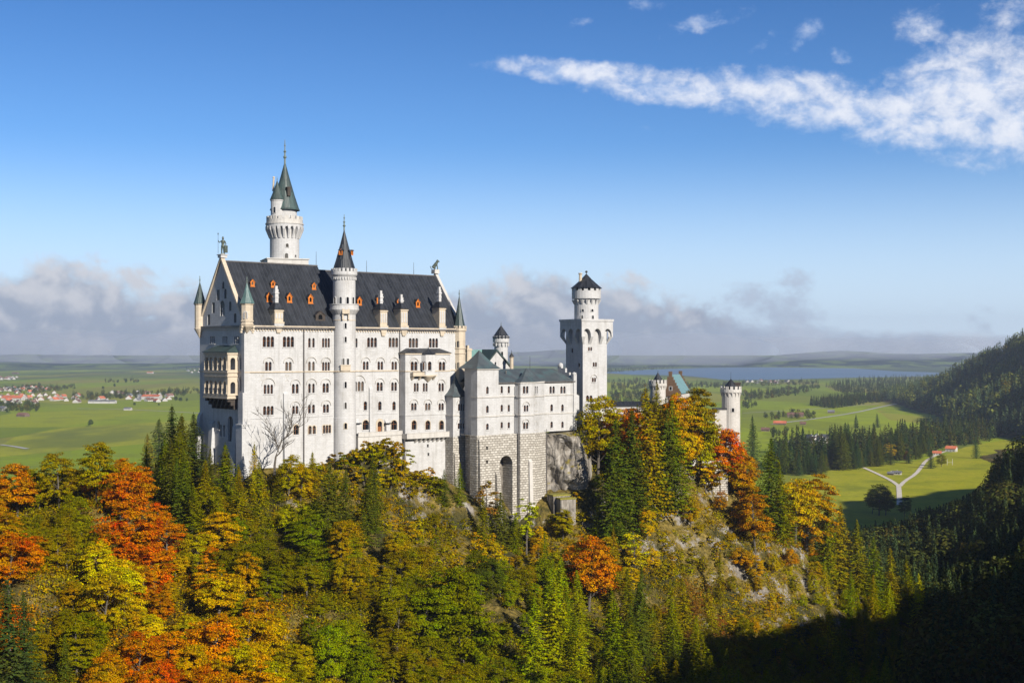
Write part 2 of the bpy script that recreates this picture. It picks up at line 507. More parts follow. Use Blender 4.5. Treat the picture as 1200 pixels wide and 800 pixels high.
def plain(name, c, rough=0.6, var=0.25, scale=1.5, metallic=0.0):
    m, n, b = mat(name, rough, 0.4)
    f = n.noise(geo_pos(n), scale, 5, 0.6)
    n.link(n.mix(n.ss(f, .3, .7, 0, 1), (*[x * (1 - var) for x in c], 1), (*[min(1, x * (1 + var)) for x in c], 1)), b.inputs['Base Color'])
    b.inputs['Metallic'].default_value = metallic
    return m
M['orange'] = plain('orange_painted_wood', (.46, .135, .014), .5, .2, 2)
M['wood'] = plain('brown_window_wood', (.22, .085, .03), .5, .3, 3)
M['glass'], _n, _b = mat('dark_window_glass', 0.12, 0.6)
_n.link(_n.mix(_n.ss(_n.new('ShaderNodeObjectInfo').outputs['Random'], .62, 1.0), (.006, .007, .009, 1), (.085, .075, .06, 1)), _b.inputs['Base Color'])  # some panes paler at random, painted in for reflections and curtains
M['lead'] = plain('lead_downpipe', (.10, .09, .085), .5)
M['bronze'] = plain('weathered_bronze', (.07, .085, .065), .5, .4, 4)
M['finial'] = plain('finial_copper', (.12, .15, .13), .5, .4, 4)
M['dkwood'] = plain('dark_timber', (.045, .035, .028), .8)
M['bark'] = plain('bark', (.10, .085, .068), .9, .4, 4)
M['palebark'] = plain('pale_bark', (.24, .21, .17), .9, .4, 4)
M['iron'] = plain('dark_iron', (.03, .03, .03), .6)
M['redtile'] = plain('red_roof_tiles', (.46, .13, .06), .8, .3, .05)
M['browntile'] = plain('brown_roof_tiles', (.16, .085, .06), .8, .3, .05)
M['greytile'] = plain('grey_roof_tiles', (.15, .15, .16), .8, .3, .05)
M['house'] = plain('white_house_render', (.42, .40, .375), .85, .06, .2)
M['barn'] = plain('weathered_barn_boards', (.14, .10, .075), .85, .3, .3)
M['gravel'] = plain('pale_gravel', (.56, .50, .42), .95, .12, .2)
M['asphalt'] = plain('field_road', (.34, .33, .31), .9, .15, .05)

def leaf_mat(name, attr=None):
    m, n, b = mat(name, 0.6, 0.25)
    t = n.t
    t.nodes.remove(b)
    geo = n.new('ShaderNodeNewGeometry')
    if attr:
        a = n.new('ShaderNodeAttribute', attribute_name=attr); base = a.outputs['Color']
    else:
        a = n.new('ShaderNodeObjectInfo'); base = a.outputs['Color']
    rnd = geo.outputs['Random Per Island']
    hs = n.new('ShaderNodeHueSaturation')
    big = n.noise(geo.outputs['Position'], 0.2, 4, 0.6)
    turn = n.noise(geo.outputs['Position'], 0.42, 4, .65)
    half = n.mix(1.0, base, (.62, .80, .9, 1), 'MULTIPLY')
    n.link(n.mix(n.ss(turn, .46, .64, 0, .75), base, n.mix(.55, half, (.13, .125, .012, 1))), hs.inputs['Color'])
    n.link(n.m('ADD', 0.5, n.m('ADD', n.m('MULTIPLY', n.m('SUBTRACT', rnd, 0.5), 0.035), n.m('MULTIPLY', n.m('SUBTRACT', big, .5), .15))), hs.inputs['Hue'])
    n.link(n.m('ADD', 0.55, n.m('MULTIPLY', n.m('FRACT', n.m('MULTIPLY', rnd, 7.13)), 0.9)), hs.inputs['Value'])
    hs.inputs['Saturation'].default_value = 1.12
    d = n.new('ShaderNodeBsdfDiffuse'); n.link(hs.outputs[0], d.inputs[0])
    tr = n.new('ShaderNodeBsdfTranslucent'); n.link(hs.outputs[0], tr.inputs[0])
    mx = n.new('ShaderNodeMixShader', i_Fac=0.28); n.link(d.outputs[0], mx.inputs[1]); n.link(tr.outputs[0], mx.inputs[2])
    n.link(mx.outputs[0], t.nodes['Material Output'].inputs[0])
    return m
M['leaf'] = leaf_mat('foliage')
M['massleaf'] = leaf_mat('mass_foliage', 'tint')

def rock_nodes(n, pos):
    a = n.noise(n.mapping(pos, (1, 1, .45)), 0.35, 9, 0.68, 0.6)
    v = n.voro(n.mapping(pos, (1, 1, .5)), 0.33, 'DISTANCE_TO_EDGE')
    c = n.ramp(a, [(.28, (.07, .06, .05)), (.45, (.22, .195, .165)), (.58, (.34, .31, .27)), (.75, (.52, .49, .45))])
    c = n.mix(n.ss(v, 0.06, 0.0, 0, .35), c, (.05, .045, .04, 1))
    h = n.m('ADD', n.m('MULTIPLY', a, 1.5), n.m('MULTIPLY', n.ss(v, 0.0, .15), .4))
    return c, h
def rock_mat():
    m, n, b = mat('grey_rock', 0.9, 0.2)
    pos = geo_pos(n)
    c, h = rock_nodes(n, pos)
    st = n.noise(n.mapping(pos, (1.2, 1.2, .12)), 0.5, 6, .65)
    c = n.mix(n.ss(st, .48, .62, 0, .65), c, (.085, .078, .07, 1))
    nrm = n.new('ShaderNodeSeparateXYZ'); n.link(n.new('ShaderNodeNewGeometry').outputs['Normal'], nrm.inputs[0])
    moss = n.m('MULTIPLY', n.ss(nrm.outputs[2], .45, .75), n.ss(n.noise(pos, .5, 4), .4, .6))
    c = n.mix(moss, c, (.20, .16, .035, 1))
    n.link(c, b.inputs['Base Color'])
    n.link(n.bump(h, 1.0, 0.6), b.inputs['Normal'])
    return m
M['rock'] = rock_mat()
def slope_mat():
    m, n, b = mat('wooded_slope_ground', 0.95, 0.1)
    pos = geo_pos(n)
    c, h = rock_nodes(n, pos)
    nrm = n.new('ShaderNodeSeparateXYZ'); n.link(n.new('ShaderNodeNewGeometry').outputs['Normal'], nrm.inputs[0])
    f = n.noise(pos, 0.05, 6, 0.6); g = n.noise(pos, 0.9, 5, 0.7)
    veg = n.ramp(g, [(.3, (.05, .04, .012)), (.5, (.17, .125, .030)), (.62, (.25, .18, .045)), (.8, (.32, .23, .07))])
    veg2 = n.ramp(g, [(.3, (.02, .022, .008)), (.55, (.055, .05, .016)), (.8, (.10, .085, .03))])
    v = n.mix(n.ss(f, .42, .58), veg2, veg)
    k = n.m('ADD', n.m('SUBTRACT', nrm.outputs[2], 0.575), n.m('MULTIPLY', n.m('SUBTRACT', n.noise(pos, .16, 6, .65), 0.5), 1.5))
    n.link(n.mix(n.ss(k, -0.12, 0.06), c, v), b.inputs['Base Color'])
    n.link(n.bump(n.m('ADD', h, g), 0.9, 0.8), b.inputs['Normal'])
    return m
M['slope'] = slope_mat()
def meadow_mat():
    m, n, b = mat('valley_meadow', 0.95, 0.1)
    pos = geo_pos(n)
    cell = n.new('ShaderNodeTexVoronoi'); n.link(n.mapping(pos, (.0042, .0013, 1), (0, 0, R(-7))), cell.inputs['Vector']); cell.inputs['Scale'].default_value = 1.0
    s = n.new('ShaderNodeSeparateXYZ'); n.link(cell.outputs['Color'], s.inputs[0])
    c = n.ramp(s.outputs[0], [(0, (.20, .27, .008)), (.3, (.29, .35, .008)), (.5, (.16, .21, .010)), (.66, (.34, .36, .012)), (.8, (.27, .24, .04)), (1, (.18, .225, .010))])
    nz = n.noise(pos, .012, 7, 0.62)
    c = n.mix(n.ss(nz, .45, .72, 0, .55), c, (.15, .165, .035, 1))
    nz2 = n.noise(n.mapping(pos, (1, .25, 1)), .0035, 5, .6)
    c = n.mix(n.ss(nz2, .54, .66, 0, .6), c, (.075, .105, .028, 1))
    c = n.mix(n.ss(n.noise(pos, .12, 5, .7), .35, .75, 0, .35), c, (.10, .115, .025, 1))
    sp = n.new('ShaderNodeSeparateXYZ'); n.link(pos, sp.inputs[0])
    far = n.ss(sp.outputs[1], 3800, 9000)
    c = n.mix(n.m('MULTIPLY', far, n.ss(n.noise(n.mapping(pos, (.7, .3, 1)), .0016, 5, .6), .4, .55)), c, (.06, .085, .028, 1))
    wv = n.new('ShaderNodeTexWave', bands_direction='X'); n.link(n.mapping(pos, (1, 1, 1), (0, 0, R(62))), wv.inputs['Vector']); wv.inputs['Scale'].default_value = .013; wv.inputs['Distortion'].default_value = 2.5; wv.inputs['Detail'].default_value = 2
    c = n.mix(n.ss(wv.outputs['Fac'], .35, .65, 0, .16), c, (.10, .13, .012, 1))
    n.link(c, b.inputs['Base Color'])
    return m
M['meadow'] = meadow_mat()
def near_meadow_mat():
    m, n, b = mat('bright_meadow', 0.95, 0.1)
    pos = geo_pos(n)
    c = n.ramp(n.noise(pos, .02, 7, .65), [(.3, (.18, .20, .010)), (.5, (.31, .31, .013)), (.7, (.37, .33, .02))])
    n.link(n.mix(n.ss(n.noise(pos, .2, 5, .7), .4, .7, 0, .35), c, (.085, .10, .018, 1)), b.inputs['Base Color'])
    return m
M['meadow2'] = near_meadow_mat()
M['lake'], _n, _b = mat('lake_water', 0.4, 0.12)
_n.link(_n.mix(_n.ss(_n.noise(_n.mapping(geo_pos(_n), (.2, 1, 1)), .004, 4), .45, .6), (.085, .145, .22, 1), (.12, .18, .25, 1)), _b.inputs['Base Color'])
M['farhill'], _n, _b = mat('far_wooded_hills', 0.95, 0.1)
_n.link(_n.mix(_n.ss(_n.noise(_n.mapping(geo_pos(_n), (1, .6, 1)), .004, 6, .62), .48, .56), (.008, .018, .012, 1), (.12, .17, .03, 1)), _b.inputs['Base Color'])
# ------------------------------------------------------------------ terrain
CP = []
for px, py, d in [
    (232, 527, 393), (285, 556, 374), (330, 552, 381), (400, 549, 390), (440, 533, 394), (460, 533, 398), (530, 572, 415), (570, 592, 411), (600, 648, 408),
    (625, 640, 415), (650, 590, 426), (680, 540, 445), (675, 600, 425), (720, 505, 462), (780, 510, 470), (830, 548, 474), (868, 548, 486),
    (0, 620, 335), (60, 600, 335), (0, 700, 270), (0, 830, 215), (100, 700, 280), (140, 600, 350), (200, 575, 372), (100, 830, 225), (200, 830, 240), (200, 680, 305),
    (300, 650, 340), (300, 730, 290), (300, 830, 250), (400, 640, 348), (400, 730, 300), (400, 830, 262), (440, 585, 374), (480, 600, 385), (500, 690, 335),
    (500, 830, 275), (560, 650, 385), (570, 730, 340), (600, 700, 372), (600, 830, 290), (640, 680, 395), (700, 640, 420), (700, 730, 365), (700, 830, 305),
    (780, 625, 440), (800, 690, 412), (820, 750, 385), (800, 830, 335), (860, 640, 450), (870, 750, 405), (910, 620, 482), (960, 665, 492), (1000, 700, 488),
    (1080, 745, 480), (1040, 770, 465), (1130, 830, 455), (900, 830, 385), (1000, 830, 400), (930, 740, 440)]:
    CP.append(P(px, py, d))
fth = R(41); GX, GY = -math.sin(fth), math.cos(fth)
for t in (0, 25, 50, 75, 100):
    x0 = -78.2 + .755 * t; y0 = 375 + .656 * t
    CP += [(x0 + GX * 30, y0 + GY * 30, 96), (x0 + GX * 75, y0 + GY * 75, 70), (x0 + GX * 150, y0 + GY * 150, 22), (x0 + GX * 240, y0 + GY * 240, 0)]
CP += [(-150, 400, 66), (-170, 470, 38), (-190, 600, 6), (-230, 750, 0), (-110, 480, 60), (-100, 640, 8), (-300, 250, 92), (-300, 400, 60), (-330, 550, 10), (-420, 800, 0), (-420, 300, 70),
       (0, 0, 64), (0, 110, 52), (-70, 110, 78), (70, 110, 50), (0, 190, 62), (-130, 170, 96), (70, 200, 50), (-250, 100, 110), (-250, -150, 130), (0, -150, 70),
       (110, 300, 34), (130, 200, 70), (60, 480, 93), (100, 520, 66), (60, 560, 40), (130, 590, 22), (120, 650, 5), (20, 640, 8), (160, 560, 22), (175, 520, 16),
       (165, 470, 14), (190, 560, 12), (150, 700, 0), (0, 800, 0), (150, 850, 0), (200, 900, 0), (300, 1000, 0), (100, 1100, 0),
       (241, 600, 50), (256, 630, 64), (180, 450, 40), (152, 380, 42), (215, 560, 32), (233, 700, 22), (222, 745, 8), (270, 750, 16), (330, 840, 4), (420, 960, 6), (300, 660, 95),
       (249, -63, 262), (288, 63, 246), (325, 173, 218), (360, 260, 186), (430, 420, 196), (505, 568, 236), (565, 740, 236), (620, 900, 185), (690, 1240, 120), (720, 1450, 60), (730, 1600, 10),
       (490, 900, 50), (570, 1150, 40), (600, 1400, 10), (560, 1600, 0), (400, 1300, 0), (400, 1650, 0), (150, -63, 170), (200, 80, 150), (220, 200, 118), (250, 330, 92), (300, 400, 130), (330, 500, 125),
       (420, 700, 140), (600, 100, 240), (750, 500, 240), (950, 900, 260), (1000, 1400, 160), (950, 1700, 60), (1000, -150, 270), (450, -150, 290),
       (400, 1200, -8), (430, 1090, -6), (470, 1300, -8), (500, 1450, -8), (380, 1000, -5), (330, 900, -4), (450, 1200, -6), (520, 1330, -4), (-420, 1700, 0), (-420, 1200, 0), (0, 1700, 0), (0, 1300, 0), (250, 1650, 0), (-420, -150, 140)]
CP = np.array(CP)
def rbf_fit(P3, smooth=2.0):
    n = len(P3)
    D = np.sqrt(((P3[:, None, :2] - P3[None, :, :2]) ** 2).sum(-1))
    A = np.zeros((n + 3, n + 3))
    A[:n, :n] = D - np.eye(n) * smooth
    A[:n, n] = 1; A[:n, n + 1:n + 3] = P3[:, :2] / 500
    A[n:, :n] = A[:n, n:].T
    b = np.concatenate([P3[:, 2], np.zeros(3)])
    return np.linalg.solve(A, b)
RW = rbf_fit(CP)
def vnoise(x, y, sc, seed):
    g = np.random.default_rng(seed).random((64, 64))
    u = x / sc; v = y / sc
    i = np.floor(u).astype(int); j = np.floor(v).astype(int)
    f = u - i; h = v - j
    f = f * f * (3 - 2 * f); h = h * h * (3 - 2 * h)
    a = g[i % 64, j % 64]; b = g[(i + 1) % 64, j % 64]; c = g[i % 64, (j + 1) % 64]; d = g[(i + 1) % 64, (j + 1) % 64]
    return (a * (1 - f) + b * f) * (1 - h) + (c * (1 - f) + d * f) * h - 0.5
STEP = 4.0
gx = np.arange(-420, 1000 + .1, STEP); gy = np.arange(-150, 1700 + .1, STEP)
XX, YY = np.meshgrid(gx, gy)
def rbf_eval(X, Y):
    z = RW[len(CP)] + RW[len(CP) + 1] * X / 500 + RW[len(CP) + 2] * Y / 500
    for k in range(len(CP)):
        z = z + RW[k] * np.sqrt((X - CP[k, 0]) ** 2 + (Y - CP[k, 1]) ** 2)
    return z
ZZ = rbf_eval(XX, YY)
amp = np.clip((ZZ - 4) / 30, 0, 1)
ZZ = ZZ + amp * (vnoise(XX, YY, 34, 1) * 9 + vnoise(XX, YY, 15, 2) * 5 + vnoise(XX, YY, 8, 3) * 2.4)
# ledges on the steep crag
ZZ = ZZ + amp * 1.5 * np.sin(ZZ * 0.55 + vnoise(XX, YY, 30, 5) * 8)
# level shelf the castle stands on
for px, py, hw in ():
    pass
edge = np.minimum.reduce([(XX - gx[0]) / 60, (gy[-1] - YY) / 60, np.ones_like(XX) * 9])
ZZ = np.where(ZZ < 1.0, -1.5, ZZ)
def H(x, y):
    i = (x - gx[0]) / STEP; j = (y - gy[0]) / STEP
    if i < 0 or j < 0 or i >= len(gx) - 1 or j >= len(gy) - 1: return 0.0
    i0 = int(i); j0 = int(j); f = i - i0; h = j - j0
    z = (ZZ[j0, i0] * (1 - f) + ZZ[j0, i0 + 1] * f) * (1 - h) + (ZZ[j0 + 1, i0] * (1 - f) + ZZ[j0 + 1, i0 + 1] * f) * h
    return max(z, 0.0)
def ground_at(px, py, d0=205, d1=3000):
    """first terrain point under a photograph pixel"""
    d = d0
    while d < d1:
        x, y, z = P(px, py, d)
        if H(x, y) >= z: return x, y, H(x, y)
        d += 1.5
    x, y = on_floor(px, max(py, HOR + 3))
    return x, y, 0.0
def grid_mesh(name, X, Y, Z, m, kind='structure'):
    ny, nx = X.shape
    V = np.stack([X.ravel(), Y.ravel(), Z.ravel()], 1)
    idx = np.arange(nx * ny).reshape(ny, nx)
    F = np.stack([idx[:-1, :-1].ravel(), idx[:-1, 1:].ravel(), idx[1:, 1:].ravel(), idx[1:, :-1].ravel()], 1)
    o = np_mesh(name, V, F, m)
    o.data.polygons.foreach_set('use_smooth', np.ones(len(F), dtype=bool))
    tag(o, kind=kind)
    return o
def np_mesh(name, V, F, m, tint=None, link=True):
    """fast mesh from arrays of vertices and equal-sized faces"""
    me = bpy.data.meshes.new(name)
    nv, (nf, k) = len(V), F.shape
    me.vertices.add(nv); me.loops.add(nf * k); me.polygons.add(nf)
    me.vertices.foreach_set('co', np.asarray(V, dtype=np.float32).ravel())
    me.loops.foreach_set('vertex_index', F.astype(np.int32).ravel())
    me.polygons.foreach_set('loop_start', np.arange(0, nf * k, k, dtype=np.int32))
    me.polygons.foreach_set('loop_total', np.full(nf, k, dtype=np.int32))
    if m is not None: me.materials.append(m)
    if tint is not None:
        a = me.color_attributes.new('tint', 'FLOAT_COLOR', 'POINT')
        a.data.foreach_set('color', np.concatenate([tint, np.ones((nv, 1))], 1).astype(np.float32).ravel())
    me.update()
    me.validate()
    if not link: return me
    o = bpy.data.objects.new(name, me)
    col.objects.link(o)
    return o
castle_hill = grid_mesh('castle_hill_terrain', XX, YY, ZZ, M['slope'])

# right-hand far mountain, conifer covered
mx_ = np.arange(640, 2300, 22.0); my_ = np.arange(1500, 4300, 22.0)
MX, MY = np.meshgrid(mx_, my_)
def mount(X, Y):
    X = np.asarray(X, float); Y = np.asarray(Y, float)
    # crest seen from the camera: runs from (720,1800) high to (790,2950) low, rising to the right
    foot = 694 + (Y - 1600) * 0.165 + vnoise(X, Y, 260, 11) * 60
    h = (np.maximum(X - foot, 0) * .56 + np.maximum(X - foot - 110, 0) * .62) * np.clip((4000 - Y) / 1500, 0, 1) * np.clip((Y - 1540) / 170, 0, 1)
    h = np.maximum(h, 0)
    h = 520 * (1 - np.exp(-h / 520))
    return h + np.clip(h / 40, 0, 1) * (vnoise(X, Y, 120, 12) * 34 + vnoise(X, Y, 50, 13) * 16)
MZ = mount(MX, MY); MZ = np.where(MZ < 1, -1.5, MZ)
grid_mesh('mountain_terrain', MX, MY, MZ, M['slope'])

# valley floor out to the horizon
def sheet(name, pts, m, kind='structure', z=0.0):
    mb = MB(); mb.poly([(x, y, z) for x, y in pts]); o = mb.build(name, m)
    return tag(o, kind=kind)
sheet('valley_ground', [(-30000, 150), (-30000, 60000), (30000, 60000), (30000, 150)][::-1], M['meadow'])
def floor_poly(name, pix, m, z, kind='structure'):
    pts = [on_floor(px, py) for px, py in pix]
    return sheet(name, pts[::-1], m, kind, z)
floor_poly('lake', [(700, 436.5), (760, 433), (830, 430.8), (900, 430.3), (1000, 431.5), (1050, 435), (1120, 437), (1150, 440), (1060, 441.5), (980, 443), (900, 445), (850, 445.3), (830, 443), (800, 440), (740, 439)], M['lake'], 0.6)
# bright near meadow with its forked gravel path
floor_poly('near_meadow', [(900, 640), (905, 570), (960, 553), (1030, 545), (1100, 536), (1130, 524), (1180, 515), (1240, 512), (1240, 640)], M['meadow2'], 0.25)
floor_poly('golden_meadow', [(905, 505), (1000, 492), (1080, 470), (1082, 466), (1040, 470), (960, 475), (870, 480), (868, 505)], M['meadow'], 0.25)
def path(name, pix, wid, m, z):
    pts = [Vector(on_floor(px, py)) for px, py in pix]
    # smooth once
    q = [pts[0]]
    for a, b in zip(pts[:-1], pts[1:]): q += [a * .75 + b * .25, a * .25 + b * .75]
    q.append(pts[-1])
    mb = MB(); L = []; Rr = []
    for i, p in enumerate(q):
        d = (q[min(i + 1, len(q) - 1)] - q[max(i - 1, 0)]); d.normalize()
        n = Vector((-d.y, d.x)) * wid / 2
        L.append(p + n); Rr.append(p - n)
    for i in range(len(q) - 1):
        mb.poly([(Rr[i].x, Rr[i].y, z), (Rr[i + 1].x, Rr[i + 1].y, z), (L[i + 1].x, L[i + 1].y, z), (L[i].x, L[i].y, z)])
    return tag(mb.build(name, m), kind='structure')
path('path', [(1054, 592), (1054, 580), (1053, 569)], 4.6, M['gravel'], .50)
path('path', [(1053.5, 570), (1046, 564), (1030, 556), (1012, 548)], 4.2, M['gravel'], .54)
path('path', [(1054.5, 570), (1060, 564), (1073, 556), (1080, 547), (1084, 541), (1092, 536), (1104, 530), (1116, 527)], 4.2, M['gravel'], .58)
path('farm_road', [(905, 497), (960, 490), (1000, 484), (1040, 475), (1082, 467)], 9, M['asphalt'], .5)
path('farm_road', [(0, 521), (16, 523), (32, 526)], 8, M['asphalt'], .5)
path('farm_road', [(90, 478.5), (140, 479.5), (190, 481.5), (240, 484.5)], 9, M['asphalt'], .5)
path('farm_road', [(870, 484), (960, 479), (1030, 473)], 6, M['asphalt'], .55)

# low hills along the far shore and under the cloud bank
fx = np.linspace(-9000, 9000, 260); fy = np.linspace(11000, 19000, 70)
FX, FY = np.meshgrid(fx, fy)
ridge = np.clip((FY - 11200) / 2600, 0, 1)
FZ = ridge * (30 + 190 * np.clip(vnoise(FX, FY, 1900, 21) + .25, 0, 1) + 70 * vnoise(FX, FY, 700, 22)) - 6
FZ = FZ * (1 - np.clip((FY - 17500) / 1500, 0, 1))
FZ = np.where(FZ < 3, -8, FZ)
grid_mesh('far_hills', FX, FY, FZ, M['farhill'])
# ------------------------------------------------------------------ castle: windows
WMESH = {}
def window_mesh(key, n, lw, lh, pitch, hood, tan, depth):
    """frame (surround, sill, casement) and pane, in a local frame: x along the wall, y inwards, z up from the sill"""
    L = Fr(0, 0, 0)
    f = MB(); p = MB()
    half = (n - 1) * pitch / 2
    us = [-half + i * pitch for i in range(n)]
    W2 = half + lw / 2
    L.box(f, -W2 - .22, W2 + .22, -.05, .2, -.28, -.02, 0)               # sill
    for u in us:
        if tan:                                                      # sandstone surround standing proud
            a = lancet(u, 0, lw, lh); b = lancet(u, 0, lw + .5, lh + .25)
            for i in range(1, len(a) - 1):
                j = i + 1
                q = [a[i], b[i], b[j], a[j]]
                f.poly([L.pt(x, .09, z) for x, z in q], 1)
                f.poly([L.pt(b[i][0], -.02, b[i][1]), L.pt(b[j][0], -.02, b[j][1]), L.pt(b[j][0], .09, b[j][1]), L.pt(b[i][0], .09, b[i][1])], 1)
            a0, b0 = a[0], b[0]; a1, b1 = a[-1], b[-1]
            f.poly([L.pt(a0[0], .09, 0), L.pt(a1[0], .09, lh - lw / 2), L.pt(b1[0], .09, b1[1]), L.pt(b0[0], .09, 0)], 1)
        # casement bars, their brown also standing in for warm reflections in the panes
        L.box(f, u - .04, u + .04, -depth + .06, -depth + .13, 0, lh - .02, 2)
        L.box(f, u - lw / 2, u + lw / 2, -depth + .06, -depth + .13, lh * .56, lh * .56 + .09, 2)
        L.box(f, u - lw / 2 + .003, u - lw / 2 + .10, -depth + .07, -depth + .12, 0, lh - lw * .3, 2)
        p.poly([L.pt(x, -depth + .03, z) for x, z in rect(u, -.05, lw + .1, lh + .1)], 0)
    for a, b in zip(us[:-1], us[1:]):                                 # slender column with base and capital in front of each pier
        m = (a + b) / 2; r = min(.12, (pitch - lw) * .3)
        f.lathe(m, -.02, [(r * 1.5, 0), (r * 1.5, .15), (r, .22), (r, lh - lw / 2 - .25), (r * 1.7, lh - lw / 2)], 8, 0)
    if hood:                                                         # moulded relieving arch
        zc = lh - lw / 2 + .15; r0 = hood; r1 = hood + .22; N = 12
        for i in range(N):
            a = PI * i / N; b = PI * (i + 1) / N
            def q(r, t, w): return L.pt(r * math.cos(t), w, zc + r * math.sin(t))
            f.poly([q(r0, a, .30), q(r1, a, .30), q(r1, b, .30), q(r0, b, .30)], 3)
            f.poly([q(r1, a, 0), q(r1, b, 0), q(r1, b, .30), q(r1, a, .30)], 3)
            f.poly([q(r0, b, 0), q(r0, a, 0), q(r0, a, .30), q(r0, b, .30)], 3)
    return f, p
def window(parent, fr, u, w, z, n=1, lw=.7, lh=2.0, pitch=1.2, hood=0, tan=False, depth=.55):
    key = (n, lw, lh, pitch, hood, tan, depth)
    loc = Vector(fr.pt(u, w, z)) - parent_base(parent)
    if key not in WMESH:
        f, p = window_mesh(key, *key)
        o = f.build('window', [M['white2'], M['beige'], M['wood'], M['grey']], None)
        c = p.build('pane', [M['glass']], None)
        o.parent = parent; c.parent = o
        WMESH[key] = (o.data, c.data)
    else:
        o = bpy.data.objects.new('window', WMESH[key][0]); c = bpy.data.objects.new('pane', WMESH[key][1])
        col.objects.link(o); col.objects.link(c)
        o.parent = parent; c.parent = o
    o.location = loc; o.rotation_euler = (0, 0, fr.th)
    return o
def win_holes(u, z, n=1, lw=.7, lh=2.0, pitch=1.2, **k):
    half = (n - 1) * pitch / 2
    return [lancet(u - half + i * pitch, z, lw, lh) for i in range(n)]
class Face:
    """one wall face whose windows are given by photograph pixels"""
    def __init__(s, fr, w=0.0): s.fr = fr; s.w = w; s.wins = []; s.extra = []
    def win(s, px, py_bot, **k):
        lw = k.get('lw', .7) * 1.36
        if k.get('n', 1) > 1: lw = min(lw, k.get('pitch', 1.2) - .24)
        k['lw'] = round(lw, 3); k['lh'] = round(k.get('lh', 2.0) * 1.06, 3)
        u = s.fr.u(px, s.w); z = s.fr.z(px, py_bot, s.w)
        s.wins.append((u, z, k)); return s
    def winu(s, u, z, **k): s.wins.append((u, z, k)); return s
    def make(s, mb, outline, parent, mi=0, depth=.55):
        h = list(s.extra)
        for u, z, k in s.wins: h += win_holes(u, z, **{x: y for x, y in k.items() if x in ('n', 'lw', 'lh', 'pitch')})
        wall(mb, s.fr, outline, h, s.w, depth, mi)
        for u, z, k in s.wins: window(parent, s.fr, u, s.w, z, depth=depth, **k)
def dentils(mb, fr, u0, u1, w, z, step=.9, mi=0):
    """round-arch corbel table under an eave"""
    n = max(1, int((u1 - u0) / step)); st = (u1 - u0) / n
    for i in range(n):
        a = u0 + st * i
        fr.box(mb, a + st * .3, a + st * .7, w, w + .3, z - .75, z, mi)
    fr.box(mb, u0, u1, w, w + .36, z, z + .5, mi)
def finial(mb, x, y, z, h, r, mi=0):
    mb.lathe(x, y, [(r * .5, z - h * .1), (r * .45, z + h * .15), (r, z + h * .22), (r * .45, z + h * .3), (r * .4, z + h * .42), (r * .8, z + h * .48), (r * .3, z + h * .54), (r * .16, z + h)], 8, mi)
    mb.ball(x, y, z + h * .75, r * .5, mi=mi, seg=6, rows=4)
def cone_profile(r, z0, z1, flare=.10):
    return [(r * 1.06, z0 - .05), (r, z0 + (z1 - z0) * .03), (r * .72, z0 + (z1 - z0) * .27), (r * .36, z0 + (z1 - z0) * .62), (0.02, z1)]
def slim_window(parent, cx, cy, r, ang, z, w=.8, h=1.9, tan=False):
    """small round-arched window with its surround on a round tower"""
    th = ang + PI / 2
    fr = Fr(cx + (r - .03) * math.cos(ang), cy + (r - .03) * math.sin(ang), th)
    f = MB(); p = MB()
    a = lancet(0, 0, w, h); b = lancet(0, -.12, w + .44, h + .34)
    n = len(a)
    for i in range(n):
        j = (i + 1) % n
        f.poly([fr.pt(a[i][0], .16, a[i][1]), fr.pt(b[i][0], .16, b[i][1]), fr.pt(b[j][0], .16, b[j][1]), fr.pt(a[j][0], .16, a[j][1])], 0)
        f.poly([fr.pt(b[i][0], -.2, b[i][1]), fr.pt(b[j][0], -.2, b[j][1]), fr.pt(b[j][0], .16, b[j][1]), fr.pt(b[i][0], .16, b[i][1])], 0)
        f.poly([fr.pt(a[j][0], -.2, a[j][1]), fr.pt(a[i][0], -.2, a[i][1]), fr.pt(a[i][0], .16, a[i][1]), fr.pt(a[j][0], .16, a[j][1])], 0)
    p.poly([fr.pt(x, .055, z_) for x, z_ in lancet(0, 0, w + .05, h + .02)], 0)
    for mb in (f, p): mb.v = [(x, y, q + z) for x, y, q in mb.v]
    o = f.build('window', [M['beige'] if tan else M['white2']], parent)
    p.build('pane', [M['glass']], o)
TH = R(41)
FA = Fr(-78.25, 375.0, TH)              # long front of the palace, u = 0 at its shaded corner
ZE = 138.0; ZR1 = 157.6; ZR2 = 156.2; ZB = 84.0; DEP = 28.0
FG = Fr(*FA.xy(0, -DEP), TH - PI / 2)   # shaded gable end, u = 0 at the far corner
cx0, cy0 = FA.xy(20, -10)
palace = thing('palace', (cx0, cy0, 94.0), 'huge white five storey palace with steep dark roof and rows of arched windows', 'palace')

# ---- long front with all its windows
uT0 = FA.u(389); uT1 = FA.u(416); uBL = FA.u(475, 3.2); uBR = FA.u(527.5, 3.2); UE = FA.u(541)
zs = lambda px, py, w=0: FA.z(px, py, w)
f = Face(FA)
TRI = dict(n=3, lw=.78, lh=2.9, pitch=1.32); TRIN = dict(n=3, lw=.62, lh=2.7, pitch=1.02)
TW = dict(n=2, lw=.68, lh=2.5, pitch=1.22, hood=1.55); TWN = dict(n=2, lw=.62, lh=2.7, pitch=1.45)
for px in (314.5, 338): f.win(px, 406.6, n=3, lw=.95, lh=3.0, pitch=1.36)
f.win(365, 407, **TWN); f.win(382, 407, **TRIN)
for px in (314.5, 338): f.win(px, 434.2, **TW)
f.win(365, 434.2, n=2, lw=.62, lh=2.6, pitch=1.42, hood=1.6); f.win(382, 434.2, n=3, lw=.58, lh=2.5, pitch=1.0, hood=1.6)
f.win(314.5, 461.3, n=3, lw=.6, lh=2.6, pitch=1.15, hood=2.1); f.win(346, 460.8, n=2, lw=.7, lh=2.7, pitch=1.35, hood=1.6)
